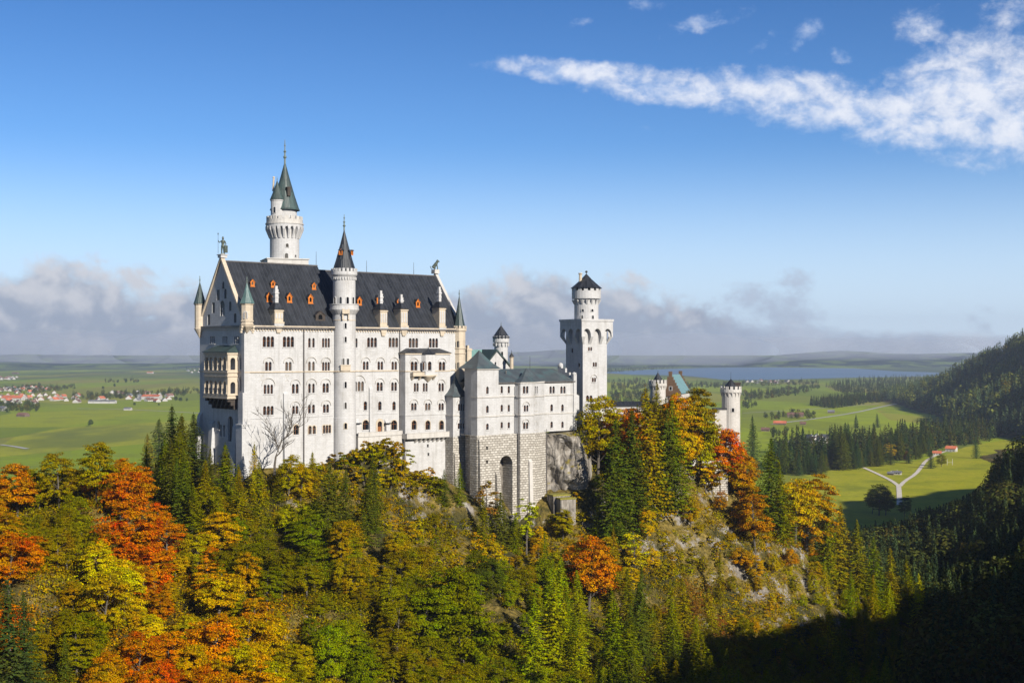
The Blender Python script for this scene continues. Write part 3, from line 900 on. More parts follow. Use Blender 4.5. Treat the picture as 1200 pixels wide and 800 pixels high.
f.win(365, 460.3, n=2, lw=.62, lh=2.7, pitch=1.42, hood=1.7); f.win(381.7, 459.8, n=2, lw=.8, lh=2.7, pitch=1.25, hood=1.65)
f.win(314.5, 486, n=3, lw=.85, lh=2.5, pitch=1.25); f.win(346, 484.8, n=2, lw=.65, lh=2.3, pitch=1.2, hood=1.55)
f.win(365, 484, n=2, lw=.7, lh=2.5, pitch=1.45); f.win(382, 483.3, n=2, lw=.85, lh=2.4, pitch=1.2, hood=1.6)
f.win(347, 509, n=1, lw=1.35, lh=2.8, tan=True); f.win(365.6, 508.5, n=2, lw=.85, lh=2.4, pitch=1.5, tan=True); f.win(383, 507.5, n=3, lw=.62, lh=2.4, pitch=1.05, tan=True)
for px in (436, 461): f.win(px, 406.8, **TRI)
for px in (484.5, 508): f.win(px, 407.2, **TRI)
f.win(417.6, 407, n=1, lw=.62, lh=2.7)
for px in (428.6, 445.7, 462): f.win(px, 433.2, **TW)
f.win(420.8, 458.3, n=3, lw=.72, lh=2.9, pitch=1.32, hood=2.2); f.win(445, 458, n=2, lw=.75, lh=2.6, pitch=1.3, hood=1.6); f.win(461.8, 457.8, n=2, lw=.7, lh=2.6, pitch=1.25, hood=1.55)
for px in (428.2, 445.2, 461.8): f.win(px, 480.4, n=1, lw=.95, lh=2.6)
for px in (428.5, 461.8): f.win(px, 503.4, n=1, lw=1.7, lh=2.9, tan=True)
uD = FA.u(445); zD = zs(445, 506)
f.extra.append(lancet(uD, zD, 1.7, 3.4))
mbw = MB()
f.make(mbw, box_outline(0, UE, ZB, ZE), palace)
# lower face turned back at the sides
for fr, L in ((FA.turn(UE, 0, PI / 2), DEP), (FA.turn(UE, -DEP, PI), UE)):
    wall(mbw, fr, box_outline(0, L, ZB, ZE))
FE = FA.turn(UE, 0, PI / 2)
mbw.poly([FE.pt(0, 0, ZE), FE.pt(DEP, 0, ZE), FE.pt(DEP / 2, 0, ZR2)])
# string courses
zc = zs(340, 434.8)
for u0, u1 in ((-.2, uT0 + .4), (uT1 - .4, uBL - .6)):
    FA.box(mbw, u0, u1, -.1, .3, zc - .35, zc, 1)
FA.box(mbw, uBR, UE + .2, -.1, .3, zc - .35, zc, 1)
zc2 = zs(340, 488.5)
for u0, u1 in ((.6, uT0 + .4), (uT1 - .4, uBL - .6)): FA.box(mbw, u0, u1, -.1, .14, zc2 - .18, zc2, 0)
# eaves cornice with corbel table
dentils(mbw, FA, 1.5, uT0 + .3, 0, ZE - .85, .95, 2); dentils(mbw, FA, uT1 - .3, UE - 1.8, 0, ZE - .85, .95, 2)
FA.box(mbw, 0, UE, 0, .62, ZE - .35, ZE - .003, 2)
# buttress strips on the lower storeys
def buttress(mb, fr, u, w0, w1, z0, z1, hw, mi=0, cap=None):
    b = [fr.pt(u - hw, w1, z0), fr.pt(u + hw, w1, z0), fr.pt(u + hw, -.1, z0), fr.pt(u - hw, -.1, z0)]
    t = [fr.pt(u - hw * .85, w0, z1), fr.pt(u + hw * .85, w0, z1), fr.pt(u + hw * .85, -.1, z1 + w0 * 1.6), fr.pt(u - hw * .85, -.1, z1 + w0 * 1.6)]
    mb.hexa(b, t, mi)
buttress(mbw, FA, FA.u(334), .55, 1.7, ZB, zs(334, 462), .85)
buttress(mbw, FA, FA.u(434), .5, 1.2, ZB, zs(434, 455), .75)
for px in (417.5, 452.5): buttress(mbw, FA, FA.u(px), 1.0, 1.3, zs(px, 508), zs(px, 496), .75); 
palace_wall = mbw.build('wall', [M['white'], M['beige'], M['beige']], palace)
for px in (417.5, 452.5):
    mb = MB(); u = FA.u(px); FA.box(mb, u - 1.0, u + 1.0, .0, 1.5, zs(px, 496.6), zs(px, 495.2)); mb.build('buttress_cap', M['slate'], palace)
# door with its stone surround
mb = MB()
wall(mb, FA, [(p[0], p[1]) for p in lancet(uD, zD, 3.0, 4.3)], [lancet(uD, zD + .02, 1.75, 3.42)], .12, .14)
mb.poly([FA.pt(x, -.45, z) for x, z in rect(uD, zD, 1.8, 1.7)], 1)
mb.poly([FA.pt(x, -.47, z) for x, z in rect(uD, zD + 1.6, 1.8, 2.0)], 2)
FA.box(mb, uD - .05, uD + .05, -.45, -.38, zD, zD + 3.3, 1)
mb.build('door', [M['beige'], M['wood'], M['glass']], palace)
# downpipes
mb = MB()
for px, zt in ((355.6, ZE - .9),):
    u = FA.u(px); mb.tube([FA.pt(u, .24, ZB + 8), FA.pt(u, .24, zt)], [.2, .2], 8)
mb.build('downpipe', M['lead'], palace)
mb = MB(); u = FA.u(468); mb.tube([FA.pt(u, .24, zs(468, 510)), FA.pt(u, .24, ZE - .9)], [.16, .16], 8); mb.build('downpipe', M['lead'], palace)
# painted wall crests between the second and third storeys (dark wrought anchors)
for px in (306.3, 336.3):
    mb = MB(); u = FA.u(px); z = zs(px, 442)
    FA.box(mb, u - .09, u + .09, .01, .08, z - 1.1, z + .9); FA.box(mb, u - .75, u + .75, .01, .07, z + .25, z + .5)
    for s in (-1, 1): mb.tube([FA.pt(u, .05, z - .6), FA.pt(u + s * .7, .05, z - 1.2)], [.08, .08], 5); mb.tube([FA.pt(u + s * .45, .05, z + .5), FA.pt(u + s * .6, .05, z + .9)], [.12, .06], 5)
    mb.build('wall_anchor', M['grey'], palace)

# ---- projecting block with lean-to roof, balcony and oriel
FB = FA.off(0, 3.2)
zBt = FB.z(500, 413.5)
blk = MB()
b = Face(FB)
for px in (485.2, 518): b.win(px, 434, n=2, lw=.95, lh=2.7, pitch=1.45, hood=1.55, tan=False)
b.win(487.8, 458.6, n=2, lw=.62, lh=2.6, pitch=1.1); b.win(498.3, 458.6, n=2, lw=.62, lh=2.6, pitch=1.1); b.win(517, 458.3, n=2, lw=.7, lh=2.5, pitch=1.25, hood=1.5)
for px in (485, 501.3, 517): b.win(px, 480.6, n=2, lw=.72, lh=2.2, pitch=1.2, hood=1.5)
for px in (485.2, 501.3, 517.3): b.win(px, 503.2, n=1, lw=1.4, lh=2.8, tan=True)
uo0, uo1 = FB.u(493.6), FB.u(508.5)
b.make(blk, box_outline(uBL, uBR, ZB, zBt), palace)
wall(blk, FB.turn(uBL, -3.2, -PI / 2), box_outline(0, 3.2, ZB, zBt)); wall(blk, FB.turn(uBR, 0, PI / 2), box_outline(0, 3.2, ZB, zBt))
blk.poly([FB.pt(uBL, 0, zBt), FB.pt(uBR, 0, zBt), FB.pt(uBR, -3.2, zBt), FB.pt(uBL, -3.2, zBt)])
FB.box(blk, uBL - .15, uBR + .1, -3.1, .25, FB.z(500, 435.2), FB.z(500, 434), 1)
FB.box(blk, uBL - .15, uBR + .1, -3.1, .16, FB.z(500, 486.2), FB.z(500, 485), 0)
FB.box(blk, uBL - .2, uBR + .2, -3.1, .3, zBt - .5, zBt - .003, 1)
blk.build('projecting_block', [M['white'], M['beige']], palace)
mb = MB()
e = .5
zr = FB.z(500, 408)
mb.poly([FB.pt(uBL - e, e, zBt), FB.pt(uBR + e, e, zBt), FB.pt(uBR - 2, -3.2, zr), FB.pt(uBL + 2.6, -3.2, zr)])
mb.poly([FB.pt(uBL - e, -3.2, zBt), FB.pt(uBL - e, e, zBt), FB.pt(uBL + 2.6, -3.2, zr)]); mb.poly([FB.pt(uBR + e, e, zBt), FB.pt(uBR + e, -3.2, zBt), FB.pt(uBR - 2, -3.2, zr)])
FB.box(mb, uBL - e, uBR + e, -3.15, e, zBt - .02, zBt + .08)
mb.build('lean_to_roof', M['slate'], palace)
# oriel (angled bay) standing on the balcony
zo0, zo1 = FB.z(501, 441), FB.z(501, 415)
or_plan = [(uo0, 0), (uo0 + .7, 1.5), (uo1 - .7, 1.5), (uo1, 0)]
ob = MB()
FO = FB.off(0, 1.5)
of = Face(FO)
for px in (497.6, 503.6): of.win(px, 433.8, n=1, lw=1.05, lh=2.7)
of.make(ob, box_outline(uo0 + .7, uo1 - .7, zo0, zo1), palace)
for a, c_ in ((or_plan[0], or_plan[1]), (or_plan[2], or_plan[3])):
    ob.poly([FB.pt(*a, zo0), FB.pt(*c_, zo0), FB.pt(*c_, zo1), FB.pt(*a, zo1)])
ob.poly([FB.pt(*p, zo1) for p in or_plan])
ob.build('oriel', [M['white2']], palace)
mb = MB()
ap = FB.pt((uo0 + uo1) / 2, .3, FB.z(501, 408.6)); ev = [(uo0 - .3, -.2), (uo0 + .5, 1.95), (uo1 - .5, 1.95), (uo1 + .3, -.2)]
for i in range(3): mb.poly([FB.pt(*ev[i], zo1 + .05), FB.pt(*ev[i + 1], zo1 + .05), ap])
mb.poly([FB.pt(*p, zo1 + .04) for p in ev[::-1]])
finial(mb, ap[0], ap[1], ap[2], 1.3, .2)
mb.build('oriel_roof', M['slate'], palace)
mb = MB()
ub0, ub1 = FB.u(480.5), FB.u(508.8); zb0, zb1 = FB.z(494, 440.5), FB.z(494, 436.3)
FB.box(mb, ub0, ub1, 0, 1.75, zb0, zb0 + .35)
FB.box(mb, ub0, uo0, 1.5, 1.75, zb0 + .35, zb1); FB.box(mb, ub0, ub0 + .25, 0, 1.5, zb0 + .35, zb1)
FB.box(mb, ub0 - .08, uo0, 1.45, 1.83, zb1, zb1 + .16)
for k in range(4):
    u = ub0 + .6 + k * (ub1 - ub0 - 1.2) / 3
    mb.hexa([FB.pt(u - .3, .3, zb0 - 1.2), FB.pt(u + .3, .3, zb0 - 1.2), FB.pt(u + .3, -.05, zb0 - 1.2), FB.pt(u - .3, -.05, zb0 - 1.2)],
            [FB.pt(u - .3, 1.5, zb0), FB.pt(u + .3, 1.5, zb0), FB.pt(u + .3, -.05, zb0), FB.pt(u - .3, -.05, zb0)])
mb.lathe(*FB.xy((uo0 + uo1) / 2, .1), [(.3, zb0 - 1.9), (1.0, zb0 - 1.2), (1.9, zb0 - .3), (2.1, zb0 - .002)], 16)
mb.build('balcony', M['beige'], palace)

# ---- terrace along the foot of the front
mb = MB()
ut0, ut1 = FA.u(415), uBL - .5
zt = zs(440, 509.3)
FA.box(mb, ut0, ut1, -.1, 2.2, ZB, zt - .25)
FA.box(mb, ut0 - .1, ut1, -.1, 2.45, zt - .25, zt)
FA.box(mb, ut0, ut1, 2.1, 2.4, zt, zt + 1.0); FA.box(mb, ut0 - .06, ut1, 2.04, 2.46, zt + 1.0, zt + 1.16)
ut2, ut3 = uBL - .7, FB.u(529)
zt2 = FB.z(500, 511.5)
FB.box(mb, ut2, ut3, -3.0, 1.9, zt2 - .3, zt2)
FB.box(mb, ut2, ut3, 1.6, 1.9, zt2, zt2 + 1.35); FB.box(mb, ut2 - .06, ut3 + .06, 1.54, 1.98, zt2 + 1.35, zt2 + 1.55)
FB.box(mb, ut2, ut2 + .3, -3.0, 1.6, zt2, zt2 + 1.35)
for k in range(9):
    u = FB.u(486) + k * (ut3 - FB.u(486) - .6) / 8
    mb.hexa([FB.pt(u - .35, .25, zt2 - 1.7), FB.pt(u + .35, .25, zt2 - 1.7), FB.pt(u + .35, -.05, zt2 - 1.7), FB.pt(u - .35, -.05, zt2 - 1.7)],
            [FB.pt(u - .35, 1.7, zt2 - .3), FB.pt(u + .35, 1.7, zt2 - .3), FB.pt(u + .35, -.05, zt2 - .3), FB.pt(u - .35, -.05, zt2 - .3)], 1)
for px, py in ((501.3, 522), (502, 532)): FB.box(mb, FB.u(px) - .35, FB.u(px) + .35, .0, .04, FB.z(px, py) - .5, FB.z(px, py) + .5, 2)
mb.build('terrace', [M['grey'], M['grey'], M['iron']], palace)

# ---- shaded gable end
gz = lambda px, py, w=0: FG.z(px, py, w)
gw = MB()
g = Face(FG)
for px in (249, 263.5, 277.5): g.win(px, 402.5, n=3, lw=.75, lh=2.1, pitch=1.1)
g.extra.append(lancet(FG.u(270), gz(270, 517), 3.2, 7.5)); g.extra.append(rect(FG.u(258.5), gz(258.5, 511), 1.3, 3.4)); g.extra.append(rect(FG.u(262.5), gz(262, 511), 1.3, 3.4))
g.winu(FG.u(250), gz(250, 503), n=1, lw=1.5, lh=2.6); g.winu(FG.u(256), gz(256, 503), n=1, lw=1.5, lh=2.6)
for py in (433, 458): g.winu(FG.u(283.3), gz(283, py), n=1, lw=2.2, lh=3.9, hood=1.4)
g.make(gw, box_outline(0, DEP, ZB, ZE), palace, depth=.7)
gw.poly([FG.pt(x, -.72, z) for x, z in rect(FG.u(270), gz(270, 517), 3.4, 8)], 2)
tri = [(0, ZE), (DEP, ZE), (DEP / 2, ZR1 + .2)]
nich = []
for s in (-1, 1):
    for du, zt_ in ((9.4, 3.6), (6.4, 7.2), (3.4, 11.0)):
        if s > 0: nich.append(lancet(DEP / 2 + s * (du - 1.2), ZE + zt_ - 2.8, 1.5, 2.9))
        else: nich.append(rect(DEP / 2 + s * (du - 1.2), ZE + zt_ - 3.2, 1.8, 3.2))
nich.append(lancet(DEP / 2 + .4, ZE + 3.0, 2.6, 4.6)); nich.append(lancet(DEP / 2 + .9, ZE + 11.2, 1.3, 2.2))
wall(gw, FG, tri, nich, 0, .45, 0, None, 0)
FG.box(gw, -.3, DEP + .2, -.2, .7, ZE - .7, ZE + .05, 2); FG.box(gw, -.1, DEP, -.1, .4, ZE - 1.1, ZE - .7, 0)
FG.box(gw, -.05, DEP + .05, -.1, .28, zc - .35, zc, 1)
# lower buttresses
buttress(gw, FG, .9, .8, 4.4, ZB, gz(240, 487), 1.1); buttress(gw, FG, FG.u(249.5), .7, 2.4, ZB, gz(250, 496), 1.3); buttress(gw, FG, FG.u(277), .6, 2.4, ZB, gz(277, 500), 1.5)
gw.build('gable_wall', [M['white'], M['beige'], M['lead']], palace)
# raking parapet of the gable
mb = MB()
for s in (-1, 1):
    for a, c_, mi in (((0, 0.0), (1, 1.0), 0),):
        u0 = DEP / 2 + s * (DEP / 2 + .5); u1 = DEP / 2; z0_ = ZE - .3; z1_ = ZR1 + .4
        q = lambda u, w, z: FG.pt(u, w, z)
        mb.hexa([q(u0, .55, z0_), q(u1, .55, z1_), q(u1, -.7, z1_), q(u0, -.7, z0_)], [q(u0, .55, z0_ + 1.1), q(u1, .55, z1_ + 1.1), q(u1, -.7, z1_ + 1.1), q(u0, -.7, z0_ + 1.1)], 0)
FG.box(mb, DEP / 2 - 1.0, DEP / 2 + 1.0, -1.3, .8, ZR1 + .9, ZR1 + 1.7, 1)
FG.box(mb, DEP / 2 - 1.3, DEP / 2 + 1.3, -1.5, 1.0, ZR1 + 1.7, ZR1 + 1.95, 1)
mb.build('gable_parapet', [M['beige'], M['white2']], palace)
# statue pillar in the middle niche
mb = MB(); mb.lathe(*FG.xy(DEP / 2 + .4, -.4), [(.55, ZE + 3.0), (.4, ZE + 3.4), (.35, ZE + 4.6), (.45, ZE + 5.2), (.2, ZE + 5.6), (.22, ZE + 6.1), (.02, ZE + 6.3)], 8); mb.build('niche_figure', M['white2'], palace)
# corner buttress between the two fronts
mb = MB()
zb_ = zs(290, 460)
FA.box(mb, -1.0, 1.55, -2.2, .5, ZB, zb_); FA.box(mb, -1.5, 1.8, -2.6, .95, ZB, zs(290, 498)); FA.box(mb, -1.65, 1.95, -2.75, 1.1, zs(290, 498), zs(290, 496.8))
FA.box(mb, -.35, 1.45, -1.4, .22, zb_, ZE - 2.5)
mb.build('corner_buttress', M['white'], palace)
# ---- two-storey loggia on the gable
FL = FG.off(0, 3.4)
uL0, uL1 = FL.u(239.6), FL.u(266.8)
zl = lambda py: FL.z(253, py)
lg = MB()
dirs = []
arch_u = [uL0 + (i + .5) * (uL1 - uL0 - .7) / 5 + .1 for i in range(5)]
for (za, zb2) in ((433.5, 418.5), (461, 446)):
    for u in arch_u: dirs.append(lancet(u, zl(za), 1.75, zl(zb2) - zl(za)))
wall(lg, FL, box_outline(uL0, uL1, zl(466), zl(412.5)), dirs, 0, .5)
FLs = FL.turn(uL1, 0, PI / 2); FLn = FL.turn(uL0, -3.4, -PI / 2)
wall(lg, FLs, box_outline(0, 3.4, zl(466), zl(412.5)), [lancet(1.7, zl(za), 1.6, zl(zb2) - zl(za)) for za, zb2 in ((433, 419), (460.5, 447))], 0, .5)
wall(lg, FLn, box_outline(0, 3.4, zl(466), zl(412.5)), [lancet(1.7, zl(za), 1.6, zl(zb2) - zl(za)) for za, zb2 in ((433, 419), (460.5, 447))], 0, .5)
for py, hgt, pr in ((466.5, .5, .35), (463, .35, .2), (446, .0, .0), (436.5, .5, .3), (441, .35, .25), (415, .5, .3)):
    if hgt: FL.box(lg, uL0 - pr, uL1 + pr, -3.35, pr, zl(py), zl(py) + hgt)
FL.box(lg, uL0 + .3, uL1 - .3, -3.35, -.3, zl(437), zl(436)); FL.box(lg, uL0 + .3, uL1 - .3, -3.35, -.3, zl(465), zl(463.8)); FL.box(lg, uL0 + .3, uL1 - .3, -3.35, -.3, zl(415), zl(413))
for u in [uL0 + .25] + [(a + b_) / 2 for a, b_ in zip(arch_u[:-1], arch_u[1:])] + [uL1 - .45]:
    for za, zb2 in ((433.5, 418.5), (461, 446)):
        lg.lathe(*FL.xy(u, .04), [(.34, zl(za)), (.34, zl(za) + .3), (.2, zl(za) + .4), (.2, zl(zb2) - 1.5), (.36, zl(zb2) - 1.1)], 8)
lg.build('loggia', M['beige'], palace)
mb = MB()
ev = [(uL0 - .6, .6), (uL1 + .6, .6), (uL1 + .3, -3.4), (uL0 - .3, -3.4)]
z0_, z1_ = zl(412), zl(412) + 1.9
mb.poly([FL.pt(*ev[0], z0_), FL.pt(*ev[1], z0_), FL.pt(uL1 - 1.5, -3.35, z1_), FL.pt(uL0 + 1.5, -3.35, z1_)])
mb.poly([FL.pt(*ev[1], z0_), FL.pt(*ev[2], z0_), FL.pt(uL1 - 1.5, -3.35, z1_)]); mb.poly([FL.pt(*ev[3], z0_), FL.pt(*ev[0], z0_), FL.pt(uL0 + 1.5, -3.35, z1_)])
FL.box(mb, uL0 - .6, uL1 + .6, -3.3, .6, z0_ - .2, z0_ - .01)
mb.build('loggia_roof', M['copper'], palace)
mb = MB()
for i in range(6):
    u = uL0 + .7 + i * (uL1 - uL0 - 1.4) / 5
    zt_ = zl(466.5)
    for k in range(3):
        FL.box(mb, u - .45 + .05 * k, u + .45 - .05 * k, -3.38, -.1 - 1.05 * k, zt_ - .9 - 1.15 * k, zt_ - .002 - 1.15 * k + (.0 if k == 0 else .25))
mb.build('loggia_corbel', M['dkwood'], palace)

# ---- roofs
mb = MB()
ue = .6
uR1 = 33.7; uX = uT0 + 3.2
def roof_slab(mb, fr, u0, u1, r0, r1, zr, ze, dep, over, mi=0):
    """gable roof between eave ends u0..u1 and ridge ends r0..r1"""
    k = (zr - ze) / (dep / 2); zlow = ze - over * k * .55
    A = [fr.pt(u0, over, zlow), fr.pt(u1, over, zlow), fr.pt(r1, -dep / 2, zr), fr.pt(r0, -dep / 2, zr)]
    mb.poly(A, mi)
    mb.poly([fr.pt(u1, -dep - over, zlow), fr.pt(u0, -dep - over, zlow), fr.pt(r0, -dep / 2, zr), fr.pt(r1, -dep / 2, zr)], mi)
    mb.poly([fr.pt(u1, over, zlow), fr.pt(u1, -dep - over, zlow), fr.pt(r1, -dep / 2, zr)], mi)
    mb.poly([fr.pt(u0, -dep - over, zlow), fr.pt(u0, over, zlow), fr.pt(r0, -dep / 2, zr)], mi)
    fr.box(mb, u0, u1, over - .02, over + .18, zlow - .45, zlow + .02, 1)
roof_slab(mb, FA, .2, uX, .2, uR1, ZR1, ZE, DEP, .6)
FA.box(mb, .3, uR1, -DEP / 2 - .2, -DEP / 2 + .2, ZR1 - .12, ZR1 + .22, 1)
mb.build('roof', [M['slate'], M['lead']], palace)
mb = MB()
roof_slab(mb, FA, uX - 5, UE - .3, 30, UE - .3, ZR2, ZE, DEP, .6)
FA.box(mb, 31, UE - .8, -DEP / 2 - .2, -DEP / 2 + .2, ZR2 - .12, ZR2 + .22, 1)
mb.build('roof', [M['slate'], M['lead']], palace)
# parapet of the far gable
mb = MB()
for s in (-1, 1):
    u0 = DEP / 2 + s * (DEP / 2 + .3); u1 = DEP / 2
    q = lambda u, w, z: FE.pt(u, w, z)
    mb.hexa([q(u0, .5, ZE - .3), q(u1, .5, ZR2 + .2), q(u1, -.6, ZR2 + .2), q(u0, -.6, ZE - .3)], [q(u0, .5, ZE + .7), q(u1, .5, ZR2 + 1.2), q(u1, -.6, ZR2 + 1.2), q(u0, -.6, ZE + .7)])
FE.box(mb, DEP / 2 - 1.0, DEP / 2 + 1.0, -1.3, .7, ZR2 + .8, ZR2 + 2.2)
mb.build('gable_parapet', M['grey'], palace)
kr = (ZR1 - ZE) / (DEP / 2)
def on_roof(px, py, zr):
    """point of the front roof slope under a pixel: returns u, w, z"""
    k = (zr - ZE) / (DEP / 2)
    lo, hi = 0.0, DEP / 2
    for _ in range(40):
        m = (lo + hi) / 2
        u = FA.u(px, -m); z = ZE + k * m
        if FA.z(px, py, -m) > z: lo = m
        else: hi = m
    return FA.u(px, -lo), -lo, ZE + k * lo
def dormer(px, py, zr, wid=1.3, hgt=2.0, m='orange'):
    """gabled roof window: orange front with a dark opening, slate cheeks and saddle roof"""
    u, w, z = on_roof(px, py, zr)
    k = (zr - ZE) / (DEP / 2)
    fr = FA
    w1 = w + .25
    mb = MB()
    h = wid / 2
    outl = [(u - h, z - .1), (u + h, z - .1), (u + h, z + hgt * .62), (u, z + hgt), (u - h, z + hgt * .62)]
    wall(mb, fr, outl, [lancet(u, z + .35, wid * .42, hgt * .5)], w1, .18, 0)
    fr.box(mb, u - h - .12, u + h + .12, w1 - .3, w1 + .12, z - .3, z - .1, 0)
    mb.poly([fr.pt(x, w1 - .17, zz) for x, zz in rect(u, z + .3, wid * .5, hgt * .55)], 1)
    back = w1 - hgt / k - .2
    for s in (-1, 1):
        mb.poly([fr.pt(u + s * h, w1 - .02, z - .2), fr.pt(u + s * h, w1 - .02, z + hgt * .62), fr.pt(u + s * h, w1 - hgt * .62 / k - .3, z + hgt * .62)], 2)
        mb.poly([fr.pt(u + s * (h + .22), w1 + .2, z + hgt * .5), fr.pt(u, w1 + .2, z + hgt + .08), fr.pt(u, back, z + hgt + .08), fr.pt(u + s * (h + .22), w1 - hgt * .5 / k - .25, z + hgt * .5)], 2)
        mb.hexa([fr.pt(u + s * (h + .2), w1 + .18, z + hgt * .48), fr.pt(u, w1 + .18, z + hgt - .06), fr.pt(u, w1 + .0, z + hgt - .06), fr.pt(u + s * (h + .2), w1 + .0, z + hgt * .48)],
                [fr.pt(u + s * (h + .2), w1 + .18, z + hgt * .48 + .2), fr.pt(u, w1 + .18, z + hgt + .14), fr.pt(u, w1, z + hgt + .14), fr.pt(u + s * (h + .2), w1, z + hgt * .48 + .2)], 0)
    mb.build('dormer', [M[m], M['glass'], M['slate']], palace)
for px, py in ((295.5, 335), (319.5, 336), (367.5, 338.5)): dormer(px, py, ZR1, 1.35, 1.9)
for px, py in ((315, 353), (338.8, 353.8), (363.5, 355)): dormer(px, py, ZR1, 1.7, 2.7)
dormer(375, 375.5, ZR1, 3.4, 2.9, 'dkwood')
for px, py in ((420.8, 357), (443.5, 355), (467.3, 358), (489.3, 359.5)): dormer(px, py, ZR2, 1.6, 2.5)
# wall dormers: sandstone pedestal at the eave, steep slate cap, white chimney stack
def chimney(px, py_base, py_cap, py_top, zr, wid=3.0, stacks=1):
    u = FA.u(px, .3); zb = FA.z(px, py_base, .3); zc_ = FA.z(px, py_cap, .3); zt_ = FA.z(px, py_top, -.8)
    mb = MB(); h = wid / 2
    FA.box(mb, u - h, u + h, -3.4, .5, zb, zc_, 0)
    FA.box(mb, u - h - .2, u + h + .2, -3.4, .7, zc_ - .7, zc_ - .35, 0)
    FA.box(mb, u - h - .25, u + h + .25, -3.4, .8, zb - .5, zb, 0)
    FA.box(mb, u - h - .2, u + h + .2, -2.2, .75, zb - 1.3, zb - .5, 3)
    for s in (-1, 0, 1): FA.box(mb, u + s * h * .66 - .25, u + s * h * .66 + .25, .5, .6, zb + 1.0, zc_ - 1.3, 3)
    mb.hexa([FA.pt(u - .6, .5, zb - 3.3), FA.pt(u + .6, .5, zb - 3.3), FA.pt(u + .6, -.1, zb - 3.3), FA.pt(u - .6, -.1, zb - 3.3)],
            [FA.pt(u - h * .9, .72, zb - 1.3), FA.pt(u + h * .9, .72, zb - 1.3), FA.pt(u + h * .9, -.1, zb - 1.3), FA.pt(u - h * .9, -.1, zb - 1.3)], 0)
    mb.taper(FA.plan(u - h - .3, u + h + .3, -3.4, .9), zc_ - .1, FA.plan(u - h * .45, u + h * .45, -2.2, -.4), zc_ + 1.9, 1)
    c_ = MB()
    FA.box(c_, u - h * .38, u + h * .38, -1.9, -.7, zc_ + 1.6, zt_ - 1.0)
    FA.box(c_, u - h * .5, u + h * .5, -2.05, -.55, zt_ - 2.3, zt_ - 1.9); FA.box(c_, u - h * .45, u + h * .45, -2.0, -.6, zt_ - 3.6, zt_ - 3.3)
    FA.box(c_, u - h * .28, u + h * .28, -1.6, -.9, zt_ - 1.0, zt_)
    o = mb.build('wall_dormer', [M['beige'], M['slate'], M['white2'], M['white']], palace)
    c_.build('chimney', M['white2'], o)
chimney(326.5, 377, 362, 335, ZR1, 2.9)
chimney(449.3, 381.5, 362.5, 340.5, ZR2, 2.7); chimney(473.3, 381.5, 361.5, 345, ZR2, 2.7); chimney(518, 382, 360, 336, ZR2, 2.5)
# lightning rods on the ridge
for px, zr, hh in ((370.5, ZR1, 4.5), (429.6, ZR2, 4.0), (484.8, ZR2, 4.2)):
    u = FA.u(px, -DEP / 2); mb = MB(); mb.tube([FA.pt(u, -DEP / 2, zr), FA.pt(u, -DEP / 2, zr + hh)], [.08, .05], 5); mb.build('lightning_rod', M['iron'], palace)

# ---- corner turrets
def turret(fr, u, w, r, zb, zc_, z_eave, z_top, roofm, seg=12, crown=False, drop=3.0, wins=()):
    x, y = fr.xy(u, w)
    mb = MB()
    mb.lathe(x, y, [(.15, zb - drop), (r * .55, zb - drop * .55), (r * 1.05, zb - .3), (r * 1.12, zb), (r, zb + .15), (r, z_eave)], seg, 0)
    for zz in wins: mb.lathe(x, y, [(r, zz - .2), (r * 1.12, zz - .15), (r * 1.12, zz + .15), (r, zz + .2)], seg, 0)
    if crown:
        mb.lathe(x, y, [(r, z_eave - 1.2), (r * 1.2, z_eave - .9), (r * 1.2, z_eave), (r * .8, z_eave)], seg, 0)
        mb.merlons(x, y, r * 1.2, z_eave, .75, 12, .6, .35, 0)
    else: mb.lathe(x, y, [(r, z_eave - .5), (r * 1.14, z_eave - .3), (r * 1.14, z_eave), (r * .8, z_eave)], seg, 0)
    o = mb.build('turret', M['beige'], palace)
    k = MB()
    k.lathe(x, y, cone_profile(r * (.98 if crown else 1.2), z_eave, z_top), seg, 0)
    finial(k, x, y, z_top - .2, 1.9, .3, 1)
    k.build('turret_roof', [roofm, M['finial']], o)
    return x, y, o
zz = lambda px, py, d: CAMZ + (HOR - py) * d / FPX
x, y, o = turret(FG, .4, .2, 1.6, zz(240, 385, 397), 0, zz(240, 356, 397), zz(240, 329.5, 397), M['copper'], 12)
x, y, o = turret(FA, .6, .1, 1.8, zz(291, 381.5, 375), 0, zz(291, 355.3, 375), zz(291, 330.5, 375), M['copper2'], 8, drop=2.2, wins=(zz(291, 376, 375), zz(291, 380, 375)))
slim_window(o, x, y, 1.72, -PI / 2, zz(291, 373, 375), .7, 1.9)
for s in (-1, 1):
    mb = MB(); u = .6 + s * 1.9
    for k in range(3): FA.box(mb, u - .3 - .0, u + .3, -.3 - .1 * k, .9 - .28 * k, zz(291, 384 + 3 * k, 375), zz(291, 381.5 + 3 * k, 375))
    mb.build('turret_bracket', M['beige'], palace)
xT, yT, o = turret(FA, UE - .8, -.3, 2.05, FA.z(540, 449.5), 0, FA.z(540, 384.5), FA.z(535, 345), M['copper'], 8, True, 3.4, wins=(FA.z(540, 435), FA.z(540, 414), FA.z(540, 408)))
for py in (407, 432): slim_window(o, xT, yT, 1.98, -PI / 2 - .15, FA.z(540, py), .8, 2.2, True)
